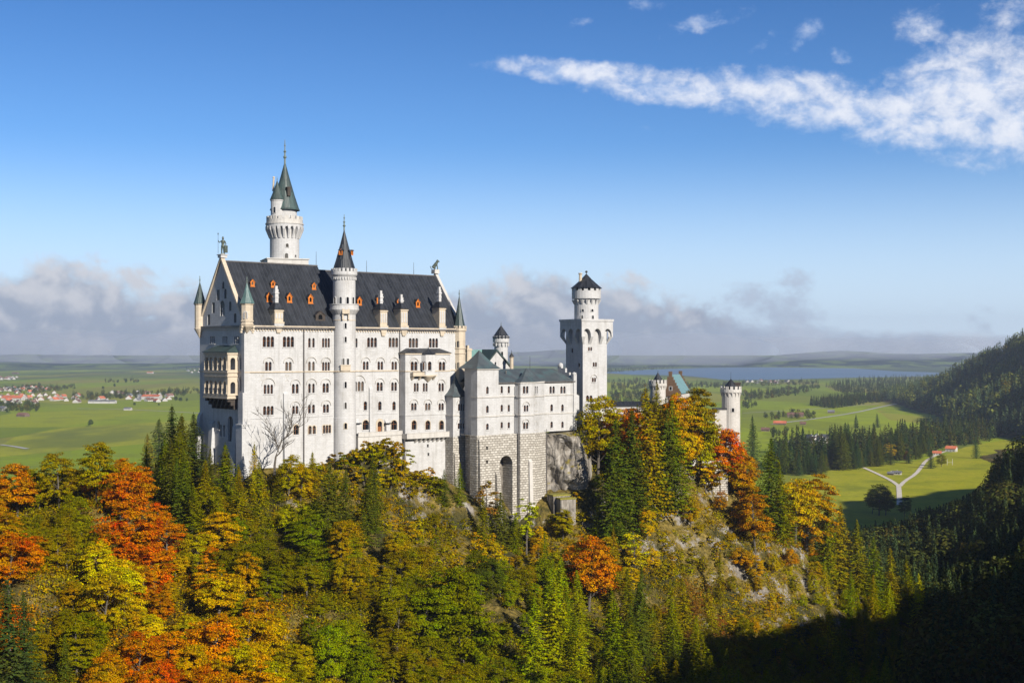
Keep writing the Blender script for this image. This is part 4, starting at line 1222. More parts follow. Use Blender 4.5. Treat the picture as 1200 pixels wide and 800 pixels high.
# ---- stair turret on the front
uS = FA.u(402.5); xs, ys = FA.xy(uS, .4); ds = ys; rs = 3.55
zS = lambda py: zz(402, py, ds)
mb = MB()
mb.lathe(xs, ys, [(rs * 1.03, ZB), (rs * 1.03, zS(489)), (rs, zS(488.5)), (rs, zS(369)), (rs * 1.28, zS(363.5)), (rs * 1.30, zS(362.8)), (rs * 1.30, zS(361.8)), (rs * .98, zS(361.7))], 32, 0)
mb.lathe(xs, ys, [(rs * 1.26, zS(361.8)), (rs * 1.26, zS(357.3)), (rs * 1.31, zS(357.2)), (rs * 1.31, zS(356.4)), (rs * 1.18, zS(356.3)), (rs * 1.18, zS(361.8))], 32, 0, cap=False)
mb.lathe(xs, ys, [(rs * .98, zS(362)), (rs * .98, zS(325)), (rs * 1.1, zS(323)), (rs * 1.14, zS(322)), (rs * 1.14, zS(318.5)), (rs * .9, zS(318.4))], 32, 0)
mb.merlons(xs, ys, rs * 1.15, zS(318.5), .95, 20, .6, .35, 0)
for i in range(28):
    a = 2 * PI * i / 28; fr = Fr(xs + rs * .98 * math.cos(a), ys + rs * .98 * math.sin(a), a + PI / 2)
    fr.box(mb, -.16, .16, 0, .35, zS(328), zS(325))
stair = mb.build('stair_turret', [M['white2']], palace)
mb = MB()
mb.lathe(xs, ys, cone_profile(rs * 1.0, zS(317.5), zS(268)), 16, 0)
finial(mb, xs, ys, zS(268.5), 4.6, .5, 1)
for a in (-PI / 2 - .25, -PI / 2 + 1.15):
    fr = Fr(xs + rs * .72 * math.cos(a), ys + rs * .72 * math.sin(a), a + PI / 2)
    wall(mb, fr, lancet(0, zS(299.5), 1.3, 1.8), [lancet(0, zS(299.5) + .3, .6, 1.2)], .35, .5, 2, 2, 3); fr.box(mb, -.8, .8, -.6, .5, zS(294.2), zS(293.2), 0)
mb.build('stair_turret_roof', [M['slate'], M['finial'], M['orange'], M['glass']], stair)
aC = math.atan2(-ys, -xs)
for py, w_, h_ in ((356, .75, 2.2),):
    for da in (-.95, -.32, .3, .9): slim_window(stair, xs, ys, rs * .98, aC + da, zS(357.5), .8, 2.4)
for py in (385, 401): slim_window(stair, xs, ys, rs, aC + .12, zS(py), .62, 1.7)
for py in (454, 478): slim_window(stair, xs, ys, rs, aC + .12, zS(py), .65, 1.9)
slim_window(stair, xs, ys, rs * 1.03, aC + .12, zS(501.5), .8, 1.8, True)
for da in (-.06, .32): slim_window(stair, xs, ys, rs, aC + da, zS(427), .62, 1.9)
mb = MB()
fr = Fr(xs + rs * math.cos(aC + .12), ys + rs * math.sin(aC + .12), aC + .12 + PI / 2)
fr.box(mb, -1.5, 1.5, -.5, .35, zS(434), zS(428)); fr.box(mb, -1.65, 1.65, -.6, .5, zS(428), zS(427.2))
mb.lathe(xs, ys, [(rs, zS(436)), (rs * 1.06, zS(435.5)), (rs * 1.06, zS(434.5)), (rs, zS(434))], 32)
mb.build('stair_turret_trim', M['beige'], stair)
mb = MB(); mb.lathe(xs, ys, [(rs, zS(376)), (rs * 1.02, zS(375.8)), (rs * 1.02, zS(375)), (rs, zS(374.8))], 32); mb.build('stair_turret_ring', M['beige'], stair)
mb = MB(); fr.box(mb, -1.1, 1.1, -.3, 1.0, zS(368), zS(362))
for s in (-1, 1): fr.box(mb, s * .9 - .2, s * .9 + .2, -.3, .6, zS(375), zS(368) + .01)
mb.build('stair_turret_box', M['beige'], stair)

# ---- knight statue and lion on the two gable peaks (things resting on the palace)
def figure_knight(x, y, z):
    t = thing('statue', (x, y, z), 'green bronze knight with lance standing on the shaded gable peak', 'statue')
    mb = MB()
    mb.lathe(x, y, [(.55, z), (.5, z + .25), (.25, z + .3)], 8)
    for s in (-1, 1): mb.tube([(x + s * .28, y, z + .25), (x + s * .25, y - .1, z + 1.1), (x + s * .18, y, z + 2.0)], [.14, .19, .26], 7)
    mb.lathe(x, y, [(.4, z + 1.7), (.42, z + 2.0), (.33, z + 2.4), (.46, z + 3.0), (.42, z + 3.25), (.15, z + 3.4), (.13, z + 3.5)], 9)
    mb.ball(x, y, z + 3.72, .25, .25, .3); mb.lathe(x, y, [(.28, z + 3.75), (.2, z + 4.0), (.05, z + 4.2)], 8)
    mb.tube([(x - .42, y, z + 3.1), (x - .8, y - .1, z + 2.75), (x - 1.05, y - .3, z + 3.2)], [.15, .13, .1], 6)
    mb.tube([(x + .42, y, z + 3.1), (x + .7, y - .15, z + 2.5), (x + .75, y - .4, z + 1.9)], [.15, .13, .1], 6)
    mb.build('body', M['bronze'], t)
    k = MB(); k.tube([(x - 1.05, y - .3, z + .2), (x - 1.05, y - .3, z + 4.6)], [.05, .04], 5); k.lathe(x - 1.05, y - .3, [(.05, z + 4.5), (.14, z + 4.7), (.01, z + 5.1)], 6); k.build('lance', M['bronze'], t)
    k = MB(); k.prism([(x + .45, y - .5), (x + 1.2, y - .5), (x + 1.2, y - .4), (x + .45, y - .4)], z + .35, z + 2.0); k.build('shield', M['bronze'], t)
    t.scale = (1.3, 1.3, 1.3)
figure_knight(*FG.xy(DEP / 2, -.4), ZR1 + 1.95)
lx, ly = FE.xy(DEP / 2, -.3)
t = thing('statue', (lx, ly, ZR2 + 2.2), 'seated bronze lion on the far gable peak of the palace', 'statue')
mb = MB(); z = ZR2 + 2.2
mb.tube([(lx - .8, ly, z + .5), (lx - .3, ly, z + 1.3), (lx + .3, ly, z + 2.1), (lx + .6, ly, z + 2.6)], [.65, .6, .55, .42], 9)
mb.ball(lx + .75, ly, z + 2.9, .48, .42, .45); mb.ball(lx + 1.15, ly, z + 2.75, .28, .24, .22)
for s in (-1, 1):
    mb.tube([(lx + .5, ly + s * .3, z + 1.7), (lx + .7, ly + s * .3, z + .8), (lx + .75, ly + s * .3, z)], [.24, .18, .17], 6)
    mb.tube([(lx - .8, ly + s * .45, z + .7), (lx - .1, ly + s * .5, z + .55), (lx - .2, ly + s * .5, z)], [.36, .25, .2], 6); mb.ball(lx + .65, ly + s * .3, z + 3.3, .13)
mb.tube([(lx - 1.1, ly, z + .2), (lx - 1.6, ly, z + .5), (lx - 1.7, ly, z + 1.2)], [.12, .1, .14], 5)
mb.build('body', M['bronze'], t)

# ------------------------------------------------------------------ tall round tower behind the palace
dT = 418.0
xt, yt, _ = P(333.5, 300, dT)
zt = lambda py: zz(333, py, dT)
k = dT / FPX
tower = thing('round_tower', (xt, yt, 96), 'tallest slender white round tower with tiered top and green pointed spire behind the palace roof', 'tower')
mb = MB()
rT = 17 * k
mb.lathe(xt, yt, [(rT, 96), (rT, zt(267.2)), (rT * 1.25, zt(267)), (rT * 1.27, zt(266)), (rT * 1.27, zt(263.5)), (rT * .9, zt(263.4))], 32)
for i in range(22):
    a = 2 * PI * i / 22; fr = Fr(xt + rT * math.cos(a), yt + rT * math.sin(a), a + PI / 2)
    mb.hexa([fr.pt(-.28, .25, zt(280)), fr.pt(.28, .25, zt(280)), fr.pt(.28, -.2, zt(280)), fr.pt(-.28, -.2, zt(280))], [fr.pt(-.34, rT * .3, zt(270)), fr.pt(.34, rT * .3, zt(270)), fr.pt(.34, -.2, zt(270)), fr.pt(-.34, -.2, zt(270))])
    mb.hexa([fr.pt(-.34, rT * .3, zt(270)), fr.pt(.34, rT * .3, zt(270)), fr.pt(.34, -.2, zt(270)), fr.pt(-.34, -.2, zt(270))], [fr.pt(-.55, rT * .3, zt(266)), fr.pt(.55, rT * .3, zt(266)), fr.pt(.55, -.2, zt(266)), fr.pt(-.55, -.2, zt(266))])
mb.lathe(xt, yt, [(rT * 1.31, zt(263.6)), (rT * 1.31, zt(262.2)), (rT * 1.24, zt(262.1)), (rT * 1.24, zt(258)), (rT * 1.14, zt(257.9)), (rT * 1.14, zt(263))], 32, 1, cap=False)
mb.merlons(xt, yt, rT * 1.24, zt(258), 1.05, 18, .62, .5, 1)
mb.lathe(xt, yt, [(rT * .84, zt(263.5)), (rT * .84, zt(246))], 28)
tower_wall = mb.build('wall', [M['white'], M['grey']], tower)
mb = MB(); fr = Fr(xt, yt, R(20)); mb.prism(fr.plan(-6.6, 6.6, -6.6, 6.6), zt(312), zt(305.5)); mb.prism(fr.plan(-6.9, 6.9, -6.9, 6.9), zt(305.5), zt(304.2), bottom=True); mb.build('plinth', M['grey'], tower)
mb = MB()
mb.lathe(xt + .1, yt, cone_profile(rT * .98, zt(246.5), zt(188.5)), 18, 0)
finial(mb, xt + .1, yt, zt(190), 7.2, .62, 1)
mb.build('spire', [M['copper'], M['finial']], tower)
for px in (345.5,):
    a = -PI / 2 + .55; fr = Fr(xt + rT * .72 * math.cos(a), yt + rT * .72 * math.sin(a), a + PI / 2); mb = MB()
    fr.box(mb, -.55, .55, -1.0, .6, zt(231), zt(222)); fr.box(mb, -.7, .7, -1.0, .75, zt(222), zt(220.6)); mb.build('spire_dormer', M['dkwood'], tower)
# side turret on the gallery
xq, yq = xt - 6.6 * k, yt - 11.5 * k
mb = MB(); rq = 7.4 * k
mb.lathe(xq, yq, [(rq * .15, zt(283)), (rq * .55, zt(278.5)), (rq * .7, zt(272)), (rq * .95, zt(266)), (rq, zt(262)), (rq, zt(237.5)), (rq * 1.08, zt(236.8)), (rq * 1.08, zt(235.6)), (rq * .8, zt(235.5))], 20)
q = mb.build('turret', M['white'], tower)
mb = MB(); mb.lathe(xq, yq, cone_profile(rq * 1.1, zt(235.4), zt(212.5)), 16, 0); finial(mb, xq, yq, zt(213), 1.3, .2, 1); mb.build('turret_roof', [M['copper'], M['finial']], q)
slim_window(q, xq, yq, rq, -PI / 2 - .25, zt(251.5), .75, 1.9)
mb = MB(); mb.tube([(xt - 12.2 * k, yt - 6 * k, zt(225)), (xt - 11.6 * k, yt - 6 * k, zt(210))], [.35, .28], 8); mb.ball(xt - 11.6 * k, yt - 6 * k, zt(209), .4); mb.build('chimney', M['beige'], tower)
for a, py, w_, h_ in ((-PI / 2 + .35, 291, .9, 1.2), (-PI / 2 + .3, 304, 1.1, 1.7), (-PI / 2 + 1.0, 302, .6, .8)): slim_window(tower, xt, yt, rT, a, zt(py), w_, h_)

# ------------------------------------------------------------------ polygonal stair tower between palace and ladies' house
FPt = Fr(*P(531, 480, 417)[:2], TH)
wP = FPt.u(548.5)
ptower = thing('stair_tower', (*FPt.xy(wP / 2, -3), 88), 'low white tower with concave grey roof between the palace and the basement wing', 'tower')
zp = lambda py: FPt.z(540, py)
mb = MB(); f = Face(FPt)
f.win(541, 481.2, n=3, lw=.62, lh=2.2, pitch=1.1, hood=1.9); f.win(540.6, 502.3, n=3, lw=.55, lh=1.8, pitch=1.1, hood=1.8)
f.make(mb, box_outline(0, wP, zp(511.5), zp(463)), ptower)
wall(mb, FPt.turn(0, -5.5, -PI / 2), box_outline(0, 5.5, zp(511.5), zp(463))); wall(mb, FPt.turn(wP, 0, PI / 2), box_outline(0, 5.5, zp(511.5), zp(463)))
FPt.box(mb, -.2, wP + .2, -5.4, .2, zp(487), zp(485.6), 1)
mb.build('wall', [M['white'], M['grey']], ptower)
mb = MB(); pl = FPt.plan(-.5, wP + .5, -5.6, .5)
FPt.box(mb, -.25, wP + .1, -5.6, .28, ZB - 4, zp(511.5)); buttress(mb, FPt, .9, .9, 2.0, ZB - 4, zp(531), 1.1)
mb.build('stone_base', M['rustic'], ptower)
mb = MB()
prev = FPt.plan(-.6, wP + .6, -6.1, .6); c0 = FPt.xy(wP / 2, -2.75)
lv = [(1.0, 463.6), (.66, 459.5), (.42, 455), (.22, 449), (.10, 444), (.01, 440)]
for (k0, a), (k1, b_) in zip(lv[:-1], lv[1:]):
    A = [(c0[0] + (p[0] - c0[0]) * k0, c0[1] + (p[1] - c0[1]) * k0) for p in prev]; B = [(c0[0] + (p[0] - c0[0]) * k1, c0[1] + (p[1] - c0[1]) * k1) for p in prev]
    mb.taper(A, zp(a), B, zp(b_), 0, top=False)
FPt.box(mb, -.55, wP + .55, -6.0, .55, zp(463.6) - .25, zp(463.6) - .01)
mb.build('roof', M['slate2'], ptower)

# ------------------------------------------------------------------ ladies' house with its rough stone basement
FK = Fr(*P(559.3, 480, 411)[:2], TH)
kz = lambda py, px=600, w=0: FK.z(px, py, w)
ladies = thing('castle_wing', (*FK.xy(18, -8), 80), 'white three storey castle wing with blue grey roofs standing on a tall rough stone basement', 'castle wing')
uA = FK.u(584.2); zF = kz(509.5, 575)
uB0 = FK.u(604, -1.4); wMain = -1.2
ZKb = 70.0
wallb = MB()
f = Face(FK)
for py, h_ in ((461.3, 2.2), (483.5, 2.2), (503.3, 1.9)): f.win(571.2, py, n=1, lw=.78, lh=h_)
zTt = kz(431.5, 570)
f.make(wallb, box_outline(0, uA, zF, zTt), ladies)
wall(wallb, FK.turn(0, -3.2, -PI / 2), box_outline(0, 3.2, zF, zTt)); wall(wallb, FK.turn(uA, 0, PI / 2), box_outline(0, 9, zF, zTt)); wall(wallb, FK.turn(uA, -9, PI), box_outline(0, uA - 2, zF, zTt)); wall(wallb, FK.turn(0, -3.2, PI), box_outline(-2, 0, zF, zTt)); wall(wallb, FK.turn(2, -9, -PI / 2), box_outline(0, 5.8, zF, zTt))
f2 = Face(FK, wMain)
for py, h_ in ((460.5, 2.2), (482, 2.1), (501.5, 1.9)):
    for px in (588, 596.3): f2.win(px, py, n=1, lw=.72, lh=h_)
zEv = kz(446.5, 640, wMain); uEnd = FK.u(673.5, wMain)
uBay0, uBay1 = FK.u(603.5, wMain), FK.u(637, wMain)
f2.make(wallb, box_outline(uA, uBay0 + .5, zF, zEv), ladies)
f3 = Face(FK, wMain)
for px in (647, 659.7): f3.win(px, 460.8, n=2, lw=.75, lh=2.3, pitch=1.4, hood=0)
for px in (646.5, 659.2): f3.win(px, 481.6, n=1, lw=.85, lh=2.2); f3.win(px, 501, n=1, lw=.8, lh=2.0)
f3.make(wallb, box_outline(uBay1 - .5, uEnd, zF, zEv), ladies)
FKm = FK.off(0, wMain)
wall(wallb, FKm.turn(uEnd, 0, PI / 2), box_outline(0, 12, zF - 4, zEv))
# angled bay: shaded left face, front, angled right face
pb = [(uBay0, 0.0), (uBay0 + .3, 2.4), (FKm.u(625, 2.4), 2.6), (uBay1 + .2, 0.2)]
for i, (a, c_) in enumerate(zip(pb[:-1], pb[1:])):
    A = FKm.xy(*a); B = FKm.xy(*c_); fr = Fr(A[0], A[1], math.atan2(B[1] - A[1], B[0] - A[0])); L = math.dist(A, B)
    ff = Face(fr)
    if i == 1:
        for px in (616, ): ff.win(px, 460.8, n=2, lw=.72, lh=2.3, pitch=1.35)
        ff.win(616.5, 482, n=2, lw=.62, lh=2.0, pitch=1.1, hood=1.3); ff.win(616, 502.5, n=2, lw=.68, lh=2.1, pitch=1.25, hood=1.3)
    if i == 2:
        ff.win(628.5, 461, n=2, lw=.72, lh=2.3, pitch=1.35)
    ff.make(wallb, box_outline(0, L, zF, zEv), ladies)
    if i == 2:
        for py in (481, 503):
            u = fr.u(628); z = fr.z(628, py)
            for r0 in (1.05,):
                N = 10
                for j in range(N):
                    t0, t1 = PI * j / N, PI * (j + 1) / N
                    wallb.poly([fr.pt(u + r0 * math.cos(t0), .1, z + 1.5 + r0 * math.sin(t0)), fr.pt(u + (r0 + .22) * math.cos(t0), .1, z + 1.5 + (r0 + .22) * math.sin(t0)), fr.pt(u + (r0 + .22) * math.cos(t1), .1, z + 1.5 + (r0 + .22) * math.sin(t1)), fr.pt(u + r0 * math.cos(t1), .1, z + 1.5 + r0 * math.sin(t1))], 1)
            fr.box(wallb, u - 1.1, u + 1.1, 0, .15, z - .25, z, 1)
    for py in (465.6, 487):
        fr.box(wallb, -.1, L + .1, -.1, .26, fr.z(615, py), fr.z(615, py) + .42, 1)
    fr.box(wallb, -.1, L + .1, -.1, .3, zEv - .5, zEv, 1)
for py, in ((465,), (487.2,)):
    zz_ = kz(py, 600)
    FK.box(wallb, -.15, uA + .15, -3.3, .25, zz_, zz_ + .4, 1)
    FKm.box(wallb, uA + .15, uBay0 + .2, -.1, .25, zz_ - .0, zz_ + .4, 1); FKm.box(wallb, uBay1, uEnd + .25, -.1, .25, zz_, zz_ + .4, 1)
FK.box(wallb, -.25, uA + .25, -3.6, .35, zTt - .45, zTt - .003, 1)
FKm.box(wallb, uA, uBay0, -.1, .3, zEv - .45, zEv, 1); FKm.box(wallb, uBay1, uEnd, -.1, .3, zEv - .45, zEv, 1)
wallb.build('wall', [M['white'], M['grey']], ladies)
# stone basement with a deep arched recess
sb = MB()
ub = FKm.u(603.5, 1.0)
def batter(fr, u0, u1, w0, w1, z0, z1, holes=()):
    sb.hexa([fr.pt(u0, w1, z0), fr.pt(u1, w1, z0), fr.pt(u1, -9, z0), fr.pt(u0, -9, z0)], [fr.pt(u0, w0, z1), fr.pt(u1, w0, z1), fr.pt(u1, -9, z1), fr.pt(u0, -9, z1)])
un0, un1 = FK.u(585.5, .3), FK.u(600.5, .3)
FK_b = FK.off(0, .3)
wall(sb, FK_b, box_outline(-.4, uBay0 + .4, ZKb, zF), [lancet((un0 + un1) / 2, ZKb + .2, un1 - un0, FK.z(593, 533.5, .3) - ZKb - .2)] + [rect(FK_b.u(570.8), FK_b.z(570.8, py), .9, 1.1) for py in (527, 543)], 0, 5.0, 0, 0, 1)
wall(sb, FK_b.turn(-.4, -3.6, -PI / 2), box_outline(0, 3.6, ZKb, zF)); wall(sb, FK_b.turn(2.0, -9, -PI / 2), box_outline(0, 5.4, ZKb, zF)); wall(sb, FK_b.turn(-.4, -3.6, PI), box_outline(-2.4, 0, ZKb, zF))
sb.poly([FK_b.pt(-.4, 0, zF), FK_b.pt(uBay0 + .4, 0, zF), FK_b.pt(uBay0 + .4, -9, zF), FK_b.pt(-.4, -9, zF)])
buttress(sb, FK_b, .9, 1.0, 2.4, ZKb, FK.z(560, 517), 1.2)
buttress(sb, FK_b, FK_b.u(584.5, 1), .9, 2.6, ZKb, FK.z(584, 556), .9)
pbb = [FKm.xy(pb[0][0] - .5, -1), FKm.xy(pb[1][0] - .4, 2.75), FKm.xy(pb[2][0] + .2, 2.95), FKm.xy(pb[3][0] + .5, 0.4), FKm.xy(pb[3][0] + .6, -8), FKm.xy(pb[0][0] - .5, -8)]
ctr = (sum(p[0] for p in pbb) / 6, sum(p[1] for p in pbb) / 6)
pbb2 = [(ctr[0] + (p[0] - ctr[0]) * 1.09, ctr[1] + (p[1] - ctr[1]) * 1.09) for p in pbb]
sb.taper(pbb2, ZKb - 4, pbb, zF, 0)
buttress(sb, FKm, FKm.u(621, 3), 3.5, 4.4, ZKb - 4, FK.z(620, 540), .8, 2)
sb.build('stone_basement', [M['rustic'], M['rock'], M['grey']], ladies)
mb = MB(); x_, y_ = FKm.xy(uBay1 + .6, .9); mb.tube([(x_, y_, ZKb + 8), (x_, y_, zF + 1)], [.14, .14], 6); x_, y_ = FKm.xy(uBay0 - .4, 2.2); mb.tube([(x_, y_, ZKb + 8), (x_, y_, zEv - .5)], [.14, .14], 6)
mb.build('downpipe', M['lead'], ladies)
# roofs
mb = MB()
zRk = kz(431.8, 620, -8); dK = 14.0
mid = wMain - dK / 2
A0, A1 = uA - 4, uEnd - .2
z0_ = zEv - .1
mb.poly([FK.pt(A0, wMain + .5, z0_), FK.pt(A1, wMain + .5, z0_), FK.pt(FK.u(648, mid), mid, zRk), FK.pt(A0, mid, zRk)], 0)
mb.poly([FK.pt(A1, wMain - dK, z0_), FK.pt(A0, wMain - dK, z0_), FK.pt(A0, mid, zRk), FK.pt(FK.u(648, mid), mid, zRk)], 0)
mb.poly([FK.pt(A1, wMain + .5, z0_), FK.pt(A1, wMain - dK, z0_), FK.pt(FK.u(648, mid), mid, zRk)], 0)
FK.box(mb, A0, A1, wMain + .45, wMain + .65, z0_ - .35, z0_ + .02, 1)
mb.build('roof', [M['slate2'], M['lead']], ladies)
mb = MB()
evb = [FKm.xy(pb[0][0] - .5, -.2), FKm.xy(pb[1][0] - .3, 2.9), FKm.xy(pb[2][0] + .1, 3.1), FKm.xy(pb[3][0] + .4, .2)]
apx = FKm.pt((uBay0 + uBay1) / 2, -1.4, kz(431, 620, 0)); mid_ = [((apx[0] * .5 + p[0] * .5), (apx[1] * .5 + p[1] * .5)) for p in evb]
zm = zEv + (apx[2] - zEv) * .36
for i in range(3):
    mb.poly([(*evb[i], zEv), (*evb[i + 1], zEv), (*mid_[i + 1], zm), (*mid_[i], zm)]); mb.poly([(*mid_[i], zm), (*mid_[i + 1], zm), apx])
mb.poly([(*p, zEv - .02) for p in evb[::-1]])
mb.build('bay_roof', M['slate2'], ladies)
mb = MB()
pl = FK.plan(-.6, uA + .6, -9.5, .6); c0 = FK.xy(uA / 2, -4.5)
lv = [(1.0, 431.8), (.70, 427), (.42, 421), (.2, 415.5), (.02, 410.5)]
for (k0, a), (k1, b_) in zip(lv[:-1], lv[1:]):
    mb.taper([(c0[0] + (p[0] - c0[0]) * k0, c0[1] + (p[1] - c0[1]) * k0) for p in pl], kz(a, 570), [(c0[0] + (p[0] - c0[0]) * k1, c0[1] + (p[1] - c0[1]) * k1) for p in pl], kz(b_, 570), 0, top=False)
mb.build('stair_tower_roof', M['slate2'], ladies)
# stepped end parapet with round capped posts
mb = MB()
for w0, w1, py in ((-.2, .5, 436.5), (-2.2, -.2, 441), (-4.2, -2.2, 436), (-6.2, -4.2, 431), (-8, -6.2, 427.5)):
    FKm.box(mb, uEnd - .55, uEnd + .3, w0, w1, zEv - .6 if w0 > -.3 else zEv - .2, kz(py, 672, wMain + w0))
FKm.box(mb, uEnd - .9, uEnd + .5, -.6, .45, zF, kz(438.5, 672))
x_, y_ = FKm.xy(uEnd - .2, -.1); mb.lathe(x_, y_, [(.75, kz(439, 672)), (.85, kz(438, 672)), (.7, kz(437, 672)), (.1, kz(435.8, 672))], 10)
x_, y_ = FKm.xy(uEnd - .1, -7); mb.lathe(x_, y_, [(.8, kz(430, 672)), (.9, kz(428, 672)), (.7, kz(426, 672)), (.1, kz(425, 672))], 10)
mb.build('gable_parapet', M['white'], ladies)
mb = MB(); u_, w_ = FK.u(593, wMain - 4), wMain - 4; x_, y_ = FK.xy(u_, w_); z_ = kz(436, 593, w_)
mb.lathe(x_, y_, [(.12, z_ - 2.5), (.12, z_), (.35, z_ + .1), (.1, z_ + .6)], 8); mb.build('roof_vent', M['lead'], ladies)
mb = MB(); u_ = FK.u(621, mid); mb.tube([FK.pt(u_, mid, zRk), FK.pt(u_, mid, zRk + 4.2)], [.08, .05], 5); mb.build('lightning_rod', M['iron'], ladies)
# small link wall to the square tower with dark lean-to roof
mb = MB(); FKm.box(mb, uEnd - .3, uEnd + 6, -10, -4, zF - 4, kz(462, 676)); mb.build('link_wall', M['white'], ladies)
mb = MB()
mb.hexa([FKm.pt(uEnd, -3.8, kz(455, 676)), FKm.pt(uEnd + 6, -3.8, kz(464, 676)), FKm.pt(uEnd + 6, -10, kz(464, 676)), FKm.pt(uEnd, -10, kz(440, 676))], [FKm.pt(uEnd, -3.8, kz(453, 676)), FKm.pt(uEnd + 6, -3.8, kz(462, 676)), FKm.pt(uEnd + 6, -10, kz(462, 676)), FKm.pt(uEnd, -10, kz(438, 676))])
mb.build('link_roof', M['slate'], ladies)

# ------------------------------------------------------------------ knights' house behind: green roofs, white gable, small round turret
FN = Fr(*P(556, 420, 452)[:2], TH)
nz_ = lambda py, px=560: FN.z(px, py)
knights = thing('castle_wing', (*FN.xy(6, -6), 96), 'castle wing with green copper roof and white gable behind the basement wing', 'castle wing')
mb = MB(); uN = FN.u(596)
FN.box(mb, -14, uN - 1, -12, 0, 96, nz_(430))
mb.build('wall', M['white'], knights)
mb = MB()
mb.poly([FN.pt(-15, .6, nz_(432)), FN.pt(uN - 5, .6, nz_(432)), FN.pt(uN - 5, -6, nz_(409.5)), FN.pt(-5, -6, nz_(409.5))]); mb.poly([FN.pt(uN - 5, -12.6, nz_(432)), FN.pt(-15, -12.6, nz_(432)), FN.pt(-5, -6, nz_(409.5)), FN.pt(uN - 5, -6, nz_(409.5))]); mb.poly([FN.pt(-15, -12.6, nz_(432)), FN.pt(-15, .6, nz_(432)), FN.pt(-5, -6, nz_(409.5))])
mb.build('roof', M['verdigris'], knights)
mb = MB()
u0, u1, um = FN.u(570, 2), FN.u(597.5, 2), FN.u(582, 2)
wall(mb, FN, [(u0, nz_(436)), (u1, nz_(436)), (u1, nz_(431)), (um, nz_(411.5)), (u0, nz_(427))], [lancet(FN.u(580.6, 2), nz_(428), .8, 1.2)], 2, .6)
mb.poly([FN.pt(x, 1.5, z) for x, z in rect(FN.u(580.6, 2), nz_(428.5), 1.2, 1.7)], 1)
for a, c_ in (((u0, nz_(427)), (um, nz_(411.5))), ((um, nz_(411.5)), (u1 + .5, nz_(431.5)))):
    mb.hexa([FN.pt(a[0], 2.4, a[1]), FN.pt(c_[0], 2.4, c_[1]), FN.pt(c_[0], -6, c_[1]), FN.pt(a[0], -6, a[1])], [FN.pt(a[0], 2.4, a[1] + .7), FN.pt(c_[0], 2.4, c_[1] + .7), FN.pt(c_[0], -6, c_[1] + .7), FN.pt(a[0], -6, a[1] + .7)], 2)
mb.build('cross_gable', [M['white'], M['glass'], M['copper']], knights)
mb = MB(); x_, y_, _ = P(548, 410, 446); fr = Fr(x_, y_, TH)
z0_ = zz(548, 424, 446); fr.box(mb, -1, 1, -1, 1, z0_, zz(548, 408, 446)); fr.box(mb, -1.2, 1.2, -1.2, 1.2, zz(548, 410.5, 446), zz(548, 409, 446)); fr.box(mb, -.5, .3, -.5, .5, zz(548, 408, 446), zz(548, 404.5, 446))
mb.build('chimney', M['beige'], knights)
for px, py in ((599.5, 422),):
    mb = MB(); x_, y_, z_ = P(px, py, 455); mb.lathe(x_, y_, [(.65, z_ - 4), (.65, z_ + .8), (.85, z_ + .9), (.85, z_ + 1.1)], 10); mb.lathe(x_, y_, [(.9, z_ + 1.1), (.7, z_ + 1.7), (.1, z_ + 2.6), (.05, z_ + 3.6)], 10, 1); mb.build('chimney', [M['beige'], M['iron']], knights)
mb = MB(); x_, y_, z_ = P(548.5, 452, 440); fr = Fr(x_, y_, TH); fr.box(mb, -1.6, 1.6, -3, 0, z_ - 10, zz(548, 433.5, 440)); fr.box(mb, -1.9, 1.9, -3.2, .2, zz(548, 434.5, 440), zz(548, 433, 440)); mb.build('stair_head', M['white'], knights)
# round stair turret
dq = 462.0; xq, yq, _ = P(587.2, 400, dq); zq = lambda py: zz(587, py, dq); kq = dq / FPX
rturret = thing('round_tower', (xq, yq, 96), 'small white round turret with dark cone roof behind the wing on the rough basement', 'tower')
mb = MB(); r_ = 8.0 * kq
mb.lathe(xq, yq, [(r_, 96), (r_, zq(401)), (r_ * 1.22, zq(400.9)), (r_ * 1.22, zq(397)), (r_ * .8, zq(396.9))], 24); mb.merlons(xq, yq, r_ * 1.22, zq(397), 1.0, 14, .55, .4)
for i in range(14):
    a = 2 * PI * i / 14; fr = Fr(xq + r_ * math.cos(a), yq + r_ * math.sin(a), a + PI / 2); fr.box(mb, -.25, .25, -.1, r_ * .22, zq(405.5), zq(401.8))
mb.build('wall', M['white'], rturret)
mb = MB(); mb.lathe(xq, yq, [(r_ * 1.35, zq(395.6)), (r_ * 1.02, zq(392.5)), (r_ * .55, zq(387)), (.03, zq(381))], 16, 0); finial(mb, xq, yq, zq(381.5), 1.4, .2, 1); mb.lathe(xq, yq, [(r_ * .95, zq(397)), (r_ * .95, zq(395))], 16, 0); mb.build('roof', [M['slate'], M['finial']], rturret)
slim_window(rturret, xq, yq, r_, -PI / 2 + .15, zq(417), .7, 1.6)

# ------------------------------------------------------------------ square tower with round upper storey
dS = 455.0
FSq = Fr(*P(683, 440, dS)[:2], R(32))
sS = 10.6
sq = thing('square_tower', (*FSq.xy(sS / 2, -sS / 2), 90), 'massive white square tower with arched flared top carrying a round crenellated turret', 'tower')
sz = lambda py: zz(683, py, dS)
mb = MB()
f = Face(FSq)
f.win(691.5, 411, n=2, lw=.6, lh=1.3, pitch=1.0); f.win(697, 429.5, n=2, lw=.6, lh=1.5, pitch=1.0); f.win(696, 447.5, n=2, lw=.6, lh=1.5, pitch=1.0, hood=1.2); f.win(690.5, 470, n=2, lw=.9, lh=2.0, pitch=1.5)
f.make(mb, box_outline(0, sS, 86, sz(376)), sq)
FSl = FSq.turn(0, -sS, -PI / 2)
g = Face(FSl)
g.win(670.5, 413, n=1, lw=.9, lh=1.6); g.win(678.5, 430, n=1, lw=.9, lh=1.4)
